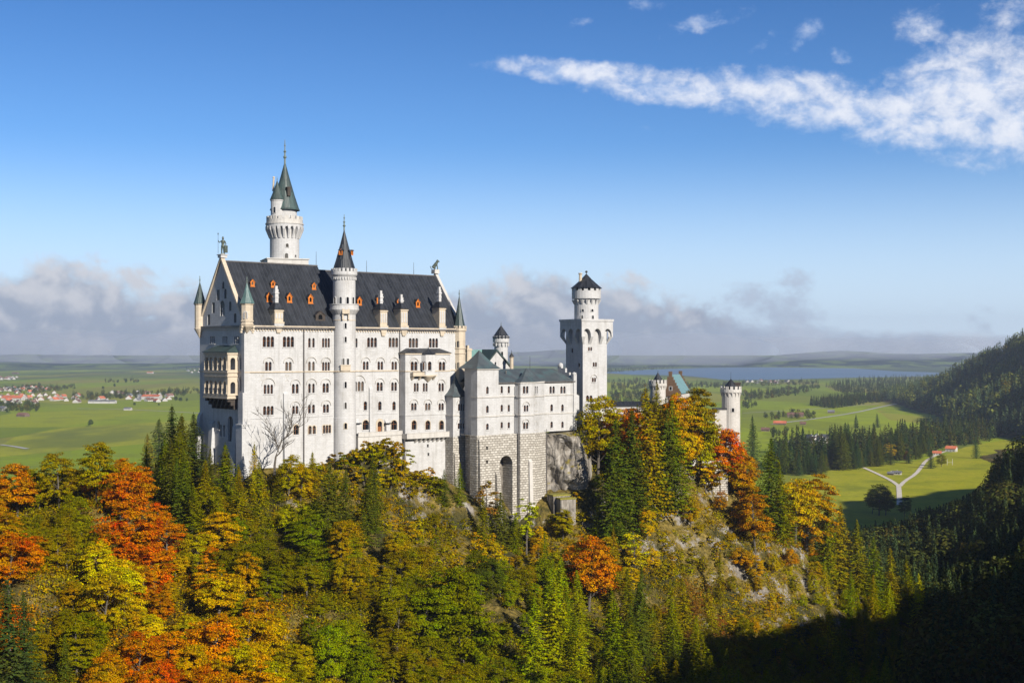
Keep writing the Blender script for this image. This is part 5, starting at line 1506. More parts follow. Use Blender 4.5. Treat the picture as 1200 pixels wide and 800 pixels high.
g.make(mb, box_outline(0, sS, 86, sz(376)), sq)
wall(mb, FSq.turn(sS, 0, PI / 2), box_outline(0, sS, 86, sz(376))); wall(mb, FSq.turn(sS, -sS, PI), box_outline(0, sS, 86, sz(376)))
# flared parapet storey on pointed arches
ov = 1.55
faces = [FSq, FSl, FSq.turn(sS, 0, PI / 2), FSq.turn(sS, -sS, PI)]
zb0, zb1, zb2, zb3 = sz(403), sz(386.5), sz(384), sz(376.3)
for fr in faces:
    n_ = 3; cell = (sS + 2 * ov) / n_
    out_ = [(-ov, zb2)]
    for i in range(n_):
        a = -ov + cell * i; pw = cell * .125
        out_ += [(a, zb1 - 2.4), (a + pw, zb1 - 2.4)] if i == 0 else [(a + pw, zb1 - 2.4)]
        cx_ = a + cell / 2; r_ = cell / 2 - pw
        for j in range(1, 8):
            t_ = PI - PI * j / 8; out_.append((cx_ + r_ * math.cos(t_), zb1 - 2.0 + r_ * 1.45 * math.sin(t_)))
        out_ += [(a + cell - pw, zb1 - 2.4)]
    out_ += [(sS + ov, zb1 - 2.4), (sS + ov, zb3), (-ov, zb3)]
    out_ = out_[1:]
    vs = [Vector(p) for p in out_]; es = [(i, (i + 1) % len(vs)) for i in range(len(vs))]
    V, E, F, *_ = delaunay_2d_cdt(vs, es, [], 1, 1e-5)
    for fc in F:
        cx_ = sum(V[q][0] for q in fc) / len(fc); cy_ = sum(V[q][1] for q in fc) / len(fc)
        if inside2((cx_, cy_), out_): mb.poly([fr.pt(V[q][0], ov, V[q][1]) for q in fc])
    for i in range(len(out_)):
        a, b_ = out_[i], out_[(i + 1) % len(out_)]
        if max(a[1], b_[1]) < zb3 - .1: mb.poly([fr.pt(a[0], ov, a[1]), fr.pt(b_[0], ov, b_[1]), fr.pt(b_[0], -.1, b_[1]), fr.pt(a[0], -.1, a[1])])
    for i in range(n_ + 1):
        u = -ov + cell * i; pw = cell * .125
        u0, u1 = max(u - pw, -ov), min(u + pw, sS + ov)
        uc0, uc1 = max(u0, 0.02), min(u1, sS - .02)
        if i in (0, n_):
            # corner pier tapers back to the shaft corner
            uc0, uc1 = ((-.02, pw * 1.2) if i == 0 else (sS - pw * 1.2, sS + .02))
        mb.hexa([fr.pt(uc0, .05, zb0), fr.pt(uc1, .05, zb0), fr.pt(uc1, -.1, zb0), fr.pt(uc0, -.1, zb0)], [fr.pt(u0, ov, zb1 - 2.4), fr.pt(u1, ov, zb1 - 2.4), fr.pt(u1, -.1, zb1 - 2.4), fr.pt(u0, -.1, zb1 - 2.4)])
mb.prism(FSq.plan(-ov - .25, sS + ov + .25, -sS - ov - .25, ov + .25), zb3, zb3 + .8, bottom=True)
sqw = mb.build('wall', M['white'], sq)
xr, yr = FSq.xy(sS * .5, -sS * .5)
dR = yr; rz = lambda py: zz(690, py, dR); kR = dR / FPX
r0 = 14.2 * kR
mb = MB()
mb.lathe(xr, yr, [(r0, zb3), (r0, rz(350.3)), (r0 * 1.2, rz(350.2)), (r0 * 1.2, rz(341)), (r0 * .85, rz(340.9))], 30)
mb.merlons(xr, yr, r0 * 1.2, rz(341), 1.15, 14, .58, .5)
for i in range(16):
    a = 2 * PI * i / 16; fr = Fr(xr + r0 * math.cos(a), yr + r0 * math.sin(a), a + PI / 2)
    mb.hexa([fr.pt(-.2, .1, rz(357)), fr.pt(.2, .1, rz(357)), fr.pt(.2, -.1, rz(357)), fr.pt(-.2, -.1, rz(357))], [fr.pt(-.45, r0 * .23, rz(351.5)), fr.pt(.45, r0 * .23, rz(351.5)), fr.pt(.45, -.1, rz(351.5)), fr.pt(-.45, -.1, rz(351.5))])
rt = mb.build('round_storey', M['white'], sq)
mb = MB(); mb.lathe(xr, yr, [(r0 * 1.02, rz(341)), (r0 * 1.02, rz(337))], 30, 2); mb.lathe(xr, yr, [(r0 * 1.32, rz(338)), (r0 * 1.02, rz(334.5)), (r0 * .5, rz(328)), (.02, rz(320.5))], 12, 0); mb.ball(xr, yr, rz(318.5), .45, mi=1); mb.tube([(xr, yr, rz(321)), (xr, yr, rz(318))], [.12, .1], 6, 1)
mb.build('roof', [M['slate'], M['iron'], M['iron']], rt)
mb = MB(); x_, y_ = xr - 7.2 * kR, yr - 1; mb.lathe(x_, y_, [(.6, rz(333)), (.5, rz(322)), (.75, rz(321)), (.7, rz(320))], 8); mb.build('chimney', M['beige'], rt)
aR = math.atan2(-yr, -xr)
for da, py in ((-.35, 375), (.55, 375)): slim_window(rt, xr, yr, r0, aR + da, rz(py), .75, 1.6)
for da, py in ((-.3, 365.5), (.5, 365.5)): slim_window(rt, xr, yr, r0, aR + da, rz(py), .9, .9)

# ------------------------------------------------------------------ curtain wall, gatehouse and its round tower
FC = Fr(*P(711, 480, 462)[:2], R(8))
cw = thing('curtain_wall', (*FC.xy(9, 0), 95), 'low white curtain wall with dark roof strip running from the square tower to the gatehouse', 'wall')
mb = MB(); uc = FC.u(768); FC.box(mb, -1, uc, -2, 0, 92, FC.z(740, 474.8)); mb.build('wall', M['white2'], cw)
mb = MB(); z_ = FC.z(740, 474.8)
mb.poly([FC.pt(-1, .5, z_), FC.pt(uc, .5, z_), FC.pt(uc, -2.2, z_ + 1.4), FC.pt(-1, -2.2, z_ + 1.4)]); mb.poly([FC.pt(uc, -4.5, z_), FC.pt(-1, -4.5, z_), FC.pt(-1, -2.2, z_ + 1.4), FC.pt(uc, -2.2, z_ + 1.4)]); FC.box(mb, -1, uc, .3, .55, z_ - .3, z_ - .02); mb.build('roof', M['slate'], cw)
dG = 480.0
FH = Fr(*P(776, 460, dG)[:2], R(35))
hz = lambda py, px=785: FH.z(px, py)
gate = thing('gatehouse', (*FH.xy(9, -6), 90), 'gatehouse with brown stepped gables and pale green copper roof half hidden by autumn trees', 'gatehouse')
FHl = Fr(*P(773.5, 460, dG + 2)[:2], R(-20))
uw = FHl.u(797.5); um = FHl.u(785)
def stepped(mb, fr, u0, u1, z0, z1, n, w, t, mi=0):
    um = (u0 + u1) / 2; hw = (u1 - u0) / 2
    for i in range(n):
        k = 1 - i / n
        fr.box(mb, um - hw * k, um + hw * k, w - t, w, z0 + (z1 - z0) * i / n - (.0 if i == 0 else .001), z0 + (z1 - z0) * (i + 1) / n, mi)
    fr.box(mb, um - hw * .16, um + hw * .16, w - t, w, z1, z1 + .9, mi)
lz = lambda py: FHl.z(785, py)
mb = MB()
FHl.box(mb, .0, uw, -16, 0, 88, lz(462), 3)
stepped(mb, FHl, 0, uw, lz(462), lz(438), 7, .25, 1.1, 0)
FHl.box(mb, -.2, uw + .2, -.5, .5, lz(464), lz(462.2), 0)
FHl.box(mb, uw * .47, uw * .58, .25, .3, lz(457), lz(453), 2)
FHl.box(mb, uw * .44, uw * .61, .0, .27, lz(457.5), lz(452.5), 1)
mb.build('stepped_gable', [M['brownstone'], M['white2'], M['glass'], M['grey']], gate)
mb = MB()
# ridge runs back and to the right
frR = FHl.turn(uw, 0, PI / 2)
Lr = 17.0
ridge0 = FHl.pt(um, -.6, lz(439)); ridge1 = FHl.pt(um, -Lr, lz(439))
mb.poly([FHl.pt(uw + .3, -.6, lz(461)), FHl.pt(uw + .3, -Lr, lz(461)), ridge1, ridge0]); mb.poly([FHl.pt(-.3, -Lr, lz(461)), FHl.pt(-.3, -.6, lz(461)), ridge0, ridge1])
mb.build('roof', M['teal'], gate)
mb = MB(); stepped(mb, FHl, 0, uw, lz(462), lz(438), 7, -Lr, 1.1, 0); mb.build('stepped_gable', M['brownstone'], gate)
# gate front lower down in red stone
FRd = Fr(*P(820, 520, 474)[:2], R(18))
mb = MB(); u1_ = FRd.u(829); u2_ = FRd.u(850); rdz = lambda py: FRd.z(835, py)
wall(mb, FRd, box_outline(-3, u1_, 84, rdz(505)), [lancet(FRd.u(825.5), rdz(527), 1.3, 2.6)], -.6, .7, 1, 1, 2)
FRd.box(mb, u1_, u2_, -8, 0, 84, rdz(507)); FRd.box(mb, u1_ - .2, u2_, -8, .3, rdz(507), rdz(505.5), 1)
wall(mb, FRd, rect((u1_ + u2_) / 2, rdz(528), 4.6, 5.6), [lancet((u1_ + u2_) / 2, rdz(528), 3.0, 4.6)], .2, .25, 1, 1, 2)
FRd.box(mb, -3, u1_, -8, -1.4, 84, rdz(505.2), 1)
mb.build('gate_front', [M['pink'], M['grey'], M['dkwood']], gate)
# left round tower of the gatehouse
def gate_tower(px, d, r_px, py_cr, py_cr0, py_mach, py_base, cone_r, cone0, cone1, label, m):
    x, y, _ = P(px, py_cr, d); k = d / FPX; z = lambda py: zz(px, py, d); r = r_px * k
    t = thing('round_tower', (x, y, z(py_base)), label, 'tower')
    mb = MB()
    mb.lathe(x, y, [(r * 1.04, z(py_base)), (r, z(py_mach + 2)), (r, z(py_mach - (py_mach - py_cr0) * .55)), (r * 1.17, z(py_mach - (py_mach - py_cr0) * .56)), (r * 1.17, z(py_cr0)), (r * .85, z(py_cr0) - .01), (r * .85, z(py_cr0) - 1.2)], 26)
    mb.merlons(x, y, r * 1.17, z(py_cr0), (py_cr0 - py_cr) * k, 14, .6, .5)
    for i in range(16):
        a = 2 * PI * i / 16; fr = Fr(x + r * math.cos(a), y + r * math.sin(a), a + PI / 2)
        mb.hexa([fr.pt(-.15, .1, z(py_mach)), fr.pt(.15, .1, z(py_mach)), fr.pt(.15, -.1, z(py_mach)), fr.pt(-.15, -.1, z(py_mach))], [fr.pt(-.35, r * .19, z(py_cr0 + 2)), fr.pt(.35, r * .19, z(py_cr0 + 2)), fr.pt(.35, -.1, z(py_cr0 + 2)), fr.pt(-.35, -.1, z(py_cr0 + 2))])
    mb.build('wall', M[m], t)
    c_ = MB(); cr = cone_r * k; c_.lathe(x, y, [(cr, z(cone0 + 5)), (cr, z(cone0)), (cr * 1.08, z(cone0)), (.02, z(cone1))], 14); c_.tube([(x, y, z(cone1)), (x, y, z(cone1 - 2))], [.1, .06], 5); c_.build('roof', M['slate'], t)
    return t, x, y, r, z
gate_tower(771, 476, 9.0, 445, 449, 456, 500, 5, 444.5, 436, 'white crenellated round tower beside the brown stepped gable, cone roof', 'grey')
t, x_, y_, r_, z_ = gate_tower(856.5, 488, 10.6, 452.5, 456, 464.5, 552, 7.5, 453, 443.5, 'free standing pale round tower with crenels and cone roof above orange trees', 'grey')
slim_window(t, x_, y_, r_, -PI / 2 + .05, z_(482), .9, 1.5); slim_window(t, x_, y_, r_, -PI / 2 + .3, z_(522), .8, 1.3)
mb = MB(); fr = Fr(x_ + 2.4, y_, 0); fr.box(mb, -1.1, 1.1, -1.2, 1.2, z_(457), z_(449.5)); fr.box(mb, -1.3, 1.3, -1.4, 1.4, z_(449.5), z_(448)); mb.build('roof_hut', M['dkwood'], t)
mb = MB(); mb.tube([(x_, y_, z_(443)), (x_, y_, z_(435.5))], [.05, .04], 5); mb.build('flagpole', M['iron'], t)
mb = MB(); x_, y_, _ = P(847, 515, 480); fr = Fr(x_, y_, R(10)); fr.box(mb, -3, 1.5, -3, 0, 86, zz(847, 480, 480)); fr.box(mb, -3.2, 1.7, -3.2, .2, zz(847, 480, 480), zz(847, 478, 480), 1); mb.build('side_wall', [M['grey'], M['slate']], gate)

# low retaining wall where visitors stand, and the visitors
x_, y_, _ = P(832, 545, 470)
t = thing('retaining_wall', (x_, y_, 84), 'low pale stone retaining wall below the crowd at the castle gate', 'wall')
mb = MB(); fr = Fr(x_, y_, R(12)); fr.box(mb, -3.5, 7, -1.0, 0, 70, zz(832, 541, 470)); fr.box(mb, -3.6, 7.1, -1.1, .1, zz(832, 541, 470), zz(832, 540, 470)); fr.box(mb, -3.5, 7, -6, -1.0, 70, zz(832, 541, 470) - .9); mb.build('wall', M['rustic'], t)
crowd_floor = zz(832, 541, 470) - .9
cloth = [M['iron'], M['redtile'], M['glass'], M['house'], plain('blue_jacket', (.03, .07, .22), .8), plain('grey_jacket', (.12, .12, .13), .8), plain('skin', (.5, .3, .2), .6), plain('pink_jacket', (.5, .06, .12), .8)]
mb = MB()
for i in range(24):
    u = random.uniform(-3.2, 6.6); w = random.uniform(-4.8, -1.5); x, y = fr.xy(u, w); h = random.uniform(1.5, 1.85); s = h / 1.75; z = crowd_floor
    ci = random.choice([0, 0, 2, 4, 5, 5, 3, 7]); ang = random.uniform(0, PI)
    dx, dy = math.cos(ang) * .11 * s, math.sin(ang) * .11 * s
    for sg in (-1, 1): mb.tube([(x + sg * dx, y + sg * dy, z), (x + sg * dx, y + sg * dy, z + .85 * s)], [.07 * s, .1 * s], 5, 0); mb.tube([(x + sg * dx * 2.1, y + sg * dy * 2.1, z + 1.4 * s), (x + sg * dx * 2.5, y + sg * dy * 2.5, z + .8 * s)], [.06 * s, .045 * s], 5, ci)
    mb.lathe(x, y, [(.17 * s, z + .8 * s), (.16 * s, z + 1.05 * s), (.22 * s, z + 1.38 * s), (.07 * s, z + 1.47 * s), (.06 * s, z + 1.52 * s)], 8, ci)
    mb.ball(x, y, z + 1.63 * s, .1 * s, .1 * s, .13 * s, 7, 5, 6)
tag(mb.build('crowd', cloth), 'crowd of visitors standing close together at the castle gate', 'crowd', None, 'stuff')

# bare grey crag beside the basement with small masonry ledges
def crag(name, pix, d, thick, label, seed):
    """rock mass: front outline by photograph pixels, bulging towards the viewer with broken facets"""
    rs_ = np.random.default_rng(seed)
    xs = [p[0] for p in pix]; ys_ = [p[1] for p in pix]
    nx, ny = 34, 40
    mb = MB(); V = {}
    def row(py):
        L = []
        n = len(pix)
        for i in range(n):
            (x1, y1), (x2, y2) = pix[i], pix[(i + 1) % n]
            if (y1 > py) != (y2 > py): L.append(x1 + (py - y1) / (y2 - y1) * (x2 - x1))
        return min(L), max(L)
    yt_, yb_ = min(ys_) + .3, max(ys_) - .3
    for j in range(ny + 1):
        py = yt_ + (yb_ - yt_) * j / ny
        a, b = row(py)
        for i in range(nx + 1):
            s = i / nx; px = a + (b - a) * s
            bul = (1 - (2 * s - 1) ** 12) * thick * (0.45 + .75 * j / ny)
            X, Y = px * .27, py * .27
            nz = vnoise(np.array([X]), np.array([Y]), 6, seed)[0] * 5 + vnoise(np.array([X]), np.array([Y]), 2.4, seed + 1)[0] * 2.2 + vnoise(np.array([X]), np.array([Y]), 1.0, seed + 2)[0] * 1.0
            dd = d - bul - nz * min(1, 4 * min(s, 1 - s) + .2)
            V[i, j] = P(px, py, dd)
    for j in range(ny):
        for i in range(nx):
            mb.poly([V[i, j + 1], V[i + 1, j + 1], V[i + 1, j], V[i, j]], 0, None, False)
    dep = 14
    for i in range(nx):
        a, b = V[i, 0], V[i + 1, 0]; mb.poly([a, b, (b[0] + 4, b[1] + dep, b[2] + .5), (a[0] + 4, a[1] + dep, a[2] + .5)])
    for j in range(ny):
        a, b = V[nx, j], V[nx, j + 1]; mb.poly([a, b, (b[0] + 4, b[1] + dep, b[2]), (a[0] + 4, a[1] + dep, a[2])])
        a, b = V[0, j], V[0, j + 1]; mb.poly([b, a, (a[0] + 4, a[1] + dep, a[2]), (b[0] + 4, b[1] + dep, b[2])])
    o = mb.build(name, M['rock'], None, (V[nx // 2, ny][0], V[nx // 2, ny][1], V[nx // 2, ny][2]))
    tag(o, label, 'rock'); return o
crag('rock_outcrop', [(636, 508.8), (664, 508.5), (676, 510), (684, 524), (690, 560), (688, 606), (634, 606), (634, 578)], 434, 3, 'bare grey vertical crag right of the rough stone basement', 31)
x_, y_, _ = P(664, 600, 421)
t = thing('rock_pier', (x_, y_, 70), 'two stepped masonry piers with mossy tops at the foot of the grey crag', 'masonry')
mb = MB(); fr = Fr(x_, y_, R(25)); fr.box(mb, -2.2, 3.4, -5, 0, 66, zz(664, 585, 421)); fr.box(mb, -3.2, 3.0, -8, -3.2, 66, zz(664, 582, 421)); mb.build('pier', M['rock'], t)
mb = MB(); fr.box(mb, -2.4, 3.6, -5, .2, zz(664, 585, 421), zz(664, 583.4, 421)); fr.box(mb, -3.4, 3.2, -8.2, -3.1, zz(664, 582, 421), zz(664, 580.4, 421)); mb.build('moss_cap', plain('moss', (.20, .18, .03), .95, .4, 3), t)
# ------------------------------------------------------------------ vegetation
def leaf_quads(C, Nrm, L, Wd, rs):
    """one rhombic spray per centre, lying across its normal"""
    n = len(C)
    a = rs.normal(size=(n, 3))
    t = np.cross(Nrm, a); t /= np.linalg.norm(t, axis=1, keepdims=True) + 1e-9
    b = np.cross(Nrm, t); b /= np.linalg.norm(b, axis=1, keepdims=True) + 1e-9
    L = np.asarray(L).reshape(-1, 1) * np.ones((n, 1)); Wd = np.asarray(Wd).reshape(-1, 1) * np.ones((n, 1))
    bend = Nrm * L * 0.12
    V = np.stack([C - t * L / 2 - bend, C + b * Wd / 2, C + t * L / 2 - bend, C - b * Wd / 2], 1).reshape(-1, 3)
    F = np.arange(n * 4).reshape(n, 4)
    return V, F
def unit(v): return v / (np.linalg.norm(v, axis=1, keepdims=True) + 1e-9)
def broadleaf(seed, Ht=16.0, Rc=5.6, ncl=70, nl=80, low=.05, leaf=.5, gap=.0):
    rs = np.random.default_rng(seed)
    zc = Ht * (low + 1) / 2 + Ht * .02; hz_ = Ht * (1 - low) / 2
    nlobe = 7
    lob = unit(rs.normal(size=(nlobe, 3)) + np.array([0, 0, .35])); lamp = rs.uniform(.55, 1.25, nlobe)
    C = []
    while len(C) < ncl:
        d = unit(rs.normal(size=(1, 3)))[0]
        if d[2] < -.75: continue
        w = np.exp(7 * (lob @ d - 1)); env = .66 + (lamp * w).sum() / (w.sum() + .25) * .42
        r = env * rs.uniform(.35, 1.0) ** .42
        p = np.array([d[0] * Rc * r, d[1] * Rc * r, zc + d[2] * hz_ * r])
        if d[2] < 0: p[:2] *= 1 - .25 * d[2] * 0
        C.append(p)
    C = np.array(C)
    PV = []; PN = []
    for c in C:
        cr = rs.uniform(.7, 1.45) * Rc / 5.6
        m = int(nl * rs.uniform(.6, 1.35))
        d = unit(rs.normal(size=(m, 3)))
        rr = cr * rs.uniform(.25, 1.0, (m, 1)) ** .6
        off = d * rr * np.array([1.0, 1.0, .42])
        oh = c[:2] / (np.hypot(c[0], c[1]) + .3); al = off[:, :2] @ oh; off[:, :2] += np.outer(al, oh) * .95
        out_ = unit((c - np.array([0, 0, zc * .85])).reshape(1, 3))
        tilt = off[:, :2] @ out_[0, :2].reshape(2, 1)
        off[:, 2:3] -= .22 * np.maximum(tilt, 0)                     # sprays droop outwards
        PV.append(c + off); PN.append(unit(d * .55 + out_ * .5 + np.array([0, 0, .55]) + rs.normal(size=(m, 3)) * .55))
    PV = np.concatenate(PV); PN = np.concatenate(PN)
    V, F = leaf_quads(PV, PN, rs.uniform(.7, 1.5, len(PV)) * leaf, rs.uniform(.5, 1.0, len(PV)) * leaf, rs)
    return V, F, C, zc
def limbs(C, Ht, zc, rs, nmain=22, r0=.30):
    mb = MB()
    lean = rs.normal(size=2) * .35
    pts = [(0, 0, -1.5), (lean[0] * .2, lean[1] * .2, Ht * .2), (lean[0] * .6, lean[1] * .6, Ht * .45), (lean[0], lean[1], Ht * .72), (lean[0] * 1.3, lean[1] * 1.1, Ht * .93)]
    mb.tube(pts, [r0 * 1.25, r0, r0 * .72, r0 * .4, .05], 7)
    for c in C[rs.permutation(len(C))[:nmain]]:
        z0 = min(max(c[2] - np.hypot(c[0], c[1]) * rs.uniform(.5, .9), Ht * .16), Ht * .8)
        k = z0 / Ht
        s = np.array([lean[0] * k, lean[1] * k, z0])
        m = (s + c) / 2 + np.array([0, 0, np.hypot(c[0], c[1]) * .08])
        mb.tube([tuple(s), tuple(m), tuple(c)], [r0 * .38 * (1.1 - k), r0 * .22 * (1.1 - k), .03], 5)
    return mb
def spruce(seed, Ht=24.0, Rc=3.7, dens=1.0, per=7, low=.05):
    rs = np.random.default_rng(seed)
    PV = []; PN = []; LL = []; WW = []
    z = Ht * low
    while z < Ht * .985:
        t = z / Ht
        r = Rc * (1 - t) ** .82 * (1.0 if t > .12 else .75 + t * 2)
        nb = max(4, int(per * dens * (.65 + .5 * (1 - t))))
        a0 = rs.uniform(0, 2 * PI)
        for k in range(nb):
            a = a0 + 2 * PI * k / nb + rs.normal() * .22
            L = r * rs.uniform(.62, 1.15)
            ns = max(2, int(L / .55))
            for q in range(ns + 1):
                f = (q + .6) / (ns + .6)
                rad_ = L * f
                droop = -.34 * L * f ** 1.1 + .16 * L * f ** 3
                for side in (-1, 1):
                    wid = (.18 + .42 * (1 - f)) * min(1.0, L * .5) * side
                    PV.append((math.cos(a) * rad_ - math.sin(a) * wid, math.sin(a) * rad_ + math.cos(a) * wid, z + droop + rs.normal() * .06 - abs(wid) * .18))
                    PN.append((math.cos(a) * .35 - math.sin(a) * side * .35 + rs.normal() * .2, math.sin(a) * .35 + math.cos(a) * side * .35 + rs.normal() * .2, .8))
                    LL.append(rs.uniform(.65, 1.15) * (.75 if t < .85 else .5)); WW.append(rs.uniform(.35, .6) * (.9 if t < .85 else .6))
        z += Ht * .0185 * (1.25 - .6 * t) / dens
    PV.append((0, 0, Ht)); PN.append((1, 0, .1)); LL.append(.9); WW.append(.25)
    V, F = leaf_quads(np.array(PV), unit(np.array(PN)), np.array(LL), np.array(WW), rs)
    mb = MB(); mb.tube([(0, 0, -1.5), (0, 0, Ht * .5), (0, 0, Ht * .97)], [.30, .19, .04], 6)
    return V, F, mb

PROTO = {'leafy': [], 'fir': [], 'shrub': [], 'sapling': []}
def add_proto(kind, V, F, mb, h, r):
    cm = np_mesh('crown', V, F, M['leaf'], link=False)
    tm = None
    if mb is not None:
        o = mb.build('trunk', M['bark'], None); tm = o.data; bpy.data.objects.remove(o)
    PROTO[kind].append((cm, tm, h, r))
for i in range(7):
    rs_ = np.random.default_rng(100 + i)
    h_ = rs_.uniform(14, 18); r_ = rs_.uniform(5.0, 6.4)
    V, F, C, zc_ = broadleaf(200 + i, h_, r_, int(rs_.integers(125, 150)), 105, leaf=.38)
    add_proto('leafy', V, F, limbs(C, h_, zc_, rs_), h_, r_)
for i in range(6):
    rs_ = np.random.default_rng(300 + i)
    h_ = rs_.uniform(21, 27); r_ = rs_.uniform(4.6, 6.2)
    V, F, mb = spruce(310 + i, h_, r_, rs_.uniform(.8, .95))
    add_proto('fir', V, F, mb, h_, r_)
for i in range(4):
    rs_ = np.random.default_rng(400 + i)
    h_ = 4.2; r_ = 2.3
    V, F, C, zc_ = broadleaf(410 + i, h_, r_, 20, 46, low=.02, leaf=.36)
    add_proto('shrub', V, F, limbs(C, h_, zc_, rs_, 8, .09), h_, r_)
for i in range(2):
    rs_ = np.random.default_rng(500 + i)
    V, F, C, zc_ = broadleaf(510 + i, 15.0, 3.6, 44, 34, low=.05, leaf=.48)
    add_proto('sapling', V, F, limbs(C, 15.0, zc_, rs_, 30, .22), 15.0, 3.6)

COLS = {  # base colours of leaves
    'flame red': (.40, .115, .015), 'rust orange': (.38, .14, .014), 'orange': (.40, .18, .016), 'golden': (.35, .225, .018), 'yellow': (.42, .30, .025),
    'olive gold': (.265, .195, .014), 'olive': (.165, .135, .011), 'yellow green': (.27, .245, .016), 'bright green': (.175, .19, .012), 'green': (.118, .120, .011), 'dark green': (.062, .072, .012),
    'dark': (.036, .050, .015), 'blue green': (.034, .058, .022), 'russet brown': (.20, .10, .03)}
# what grows where, read off the photograph: (px, py, colour, kind)
MAP = [(0, 650, 'flame red', 'L'), (20, 700, 'rust orange', 'L'), (35, 600, 'olive', 'L'), (75, 560, 'olive', 'L'), (105, 535, 'golden', 'L'), (130, 555, 'orange', 'L'), (150, 610, 'flame red', 'L'), (160, 640, 'rust orange', 'L'), (150, 580, 'rust orange', 'L'),
       (175, 665, 'flame red', 'L'), (60, 690, 'olive gold', 'L'), (90, 640, 'olive', 'L'), (110, 690, 'olive gold', 'L'), (125, 660, 'yellow', 'L'), (150, 700, 'yellow', 'L'), (30, 770, 'dark', 'F'), (70, 780, 'dark green', 'F'), (50, 750, 'olive', 'L'), (110, 750, 'olive', 'L'), (40, 560, 'olive gold', 'L'), (10, 580, 'orange', 'L'),
       (150, 760, 'rust orange', 'L'), (190, 765, 'flame red', 'L'), (220, 700, 'golden', 'L'), (200, 640, 'golden', 'L'), (245, 640, 'olive gold', 'L'), (200, 740, 'orange', 'L'), (280, 690, 'golden', 'L'), (300, 720, 'orange', 'L'), (235, 580, 'green', 'F'), (215, 600, 'dark green', 'F'), (260, 650, 'orange', 'L'),
       (200, 520, 'dark', 'F'), (180, 540, 'green', 'F'), (225, 545, 'dark green', 'F'), (240, 575, 'olive', 'L'), (265, 610, 'dark green', 'L'), (270, 660, 'green', 'L'), (265, 580, 'green', 'F'), (300, 560, 'olive', 'F'), (300, 600, 'olive', 'F'), (320, 620, 'green', 'F'),
       (340, 560, 'golden', 'L'), (345, 590, 'yellow green', 'L'), (330, 650, 'green', 'L'), (300, 760, 'golden', 'L'), (350, 740, 'orange', 'L'), (250, 790, 'orange', 'L'), (120, 790, 'orange', 'L'), (385, 580, 'dark green', 'F'), (370, 640, 'green', 'L'), (360, 700, 'green', 'L'), (410, 560, 'olive gold', 'S'), (430, 590, 'dark green', 'F'),
       (450, 550, 'olive gold', 'S'), (470, 570, 'golden', 'S'), (480, 600, 'olive gold', 'S'), (430, 640, 'olive gold', 'L'), (420, 690, 'olive', 'L'), (390, 760, 'bright green', 'L'), (420, 760, 'green', 'L'), (460, 740, 'olive', 'L'), (480, 690, 'green', 'L'), (470, 650, 'olive', 'L'), (520, 650, 'olive gold', 'S'), (515, 600, 'olive', 'S'),
       (500, 780, 'olive', 'L'), (530, 720, 'green', 'L'), (560, 760, 'green', 'L'), (540, 690, 'green', 'L'), (490, 720, 'golden', 'L'), (555, 600, 'dark green', 'F'), (535, 580, 'green', 'F'), (590, 610, 'dark green', 'F'), (570, 620, 'golden', 'S'), (610, 690, 'bright green', 'L'), (595, 720, 'green', 'F'), (640, 660, 'olive gold', 'L'),
       (650, 700, 'bright green', 'F'), (620, 760, 'bright green', 'F'), (660, 640, 'golden', 'L'), (690, 665, 'rust orange', 'L'), (680, 640, 'olive gold', 'L'), (670, 580, 'golden', 'S'), (700, 590, 'dark green', 'F'), (720, 560, 'dark green', 'F'), (715, 610, 'green', 'F'), (745, 640, 'yellow', 'L'), (705, 520, 'olive gold', 'L'), (690, 500, 'golden', 'L'),
       (750, 520, 'dark green', 'F'), (760, 480, 'olive', 'F'), (780, 560, 'dark green', 'F'), (735, 540, 'dark', 'F'), (790, 500, 'orange', 'L'), (825, 480, 'golden', 'L'), (820, 510, 'olive gold', 'L'), (800, 550, 'green', 'F'), (810, 580, 'golden', 'L'), (850, 520, 'rust orange', 'L'), (830, 610, 'olive gold', 'S'), (780, 650, 'olive gold', 'S'), (810, 680, 'russet brown', 'S'),
       (850, 590, 'orange', 'L'), (880, 600, 'orange', 'L'), (885, 650, 'golden', 'L'), (870, 550, 'orange', 'L'), (895, 540, 'orange', 'L'), (900, 570, 'dark green', 'F'), (915, 590, 'dark green', 'F'), (945, 600, 'rust orange', 'L'), (950, 640, 'orange', 'L'), (930, 680, 'yellow green', 'L'), (905, 700, 'golden', 'S'), (860, 660, 'olive', 'F'), (870, 690, 'golden', 'S'),
       (975, 640, 'green', 'F'), (1000, 650, 'olive', 'F'), (1020, 670, 'green', 'F'), (1050, 680, 'yellow green', 'F'), (970, 700, 'yellow green', 'F'), (1010, 710, 'green', 'F'), (740, 700, 'dark green', 'F'), (700, 720, 'green', 'F'), (690, 770, 'bright green', 'F'), (740, 760, 'dark green', 'F'), (770, 720, 'olive', 'F'), (760, 690, 'green', 'F'), (720, 680, 'olive', 'F'),
       (830, 790, 'green', 'F'), (900, 780, 'green', 'F'), (1000, 780, 'green', 'F'), (940, 740, 'olive', 'L'), (860, 780, 'olive', 'L'), (1100, 780, 'dark', 'F'), (960, 790, 'olive', 'L'), (1060, 740, 'green', 'F'), (560, 700, 'dark green', 'L'), (580, 790, 'green', 'L'), (640, 790, 'bright green', 'L'), (460, 790, 'green', 'L'), (350, 790, 'olive gold', 'L')]
MAPP = np.array([(m[0], m[1] * 1.15) for m in MAP], float)
def site(px, py):
    d = np.hypot(MAPP[:, 0] - px, MAPP[:, 1] - py * 1.15)
    return MAP[int(np.argmin(d))]
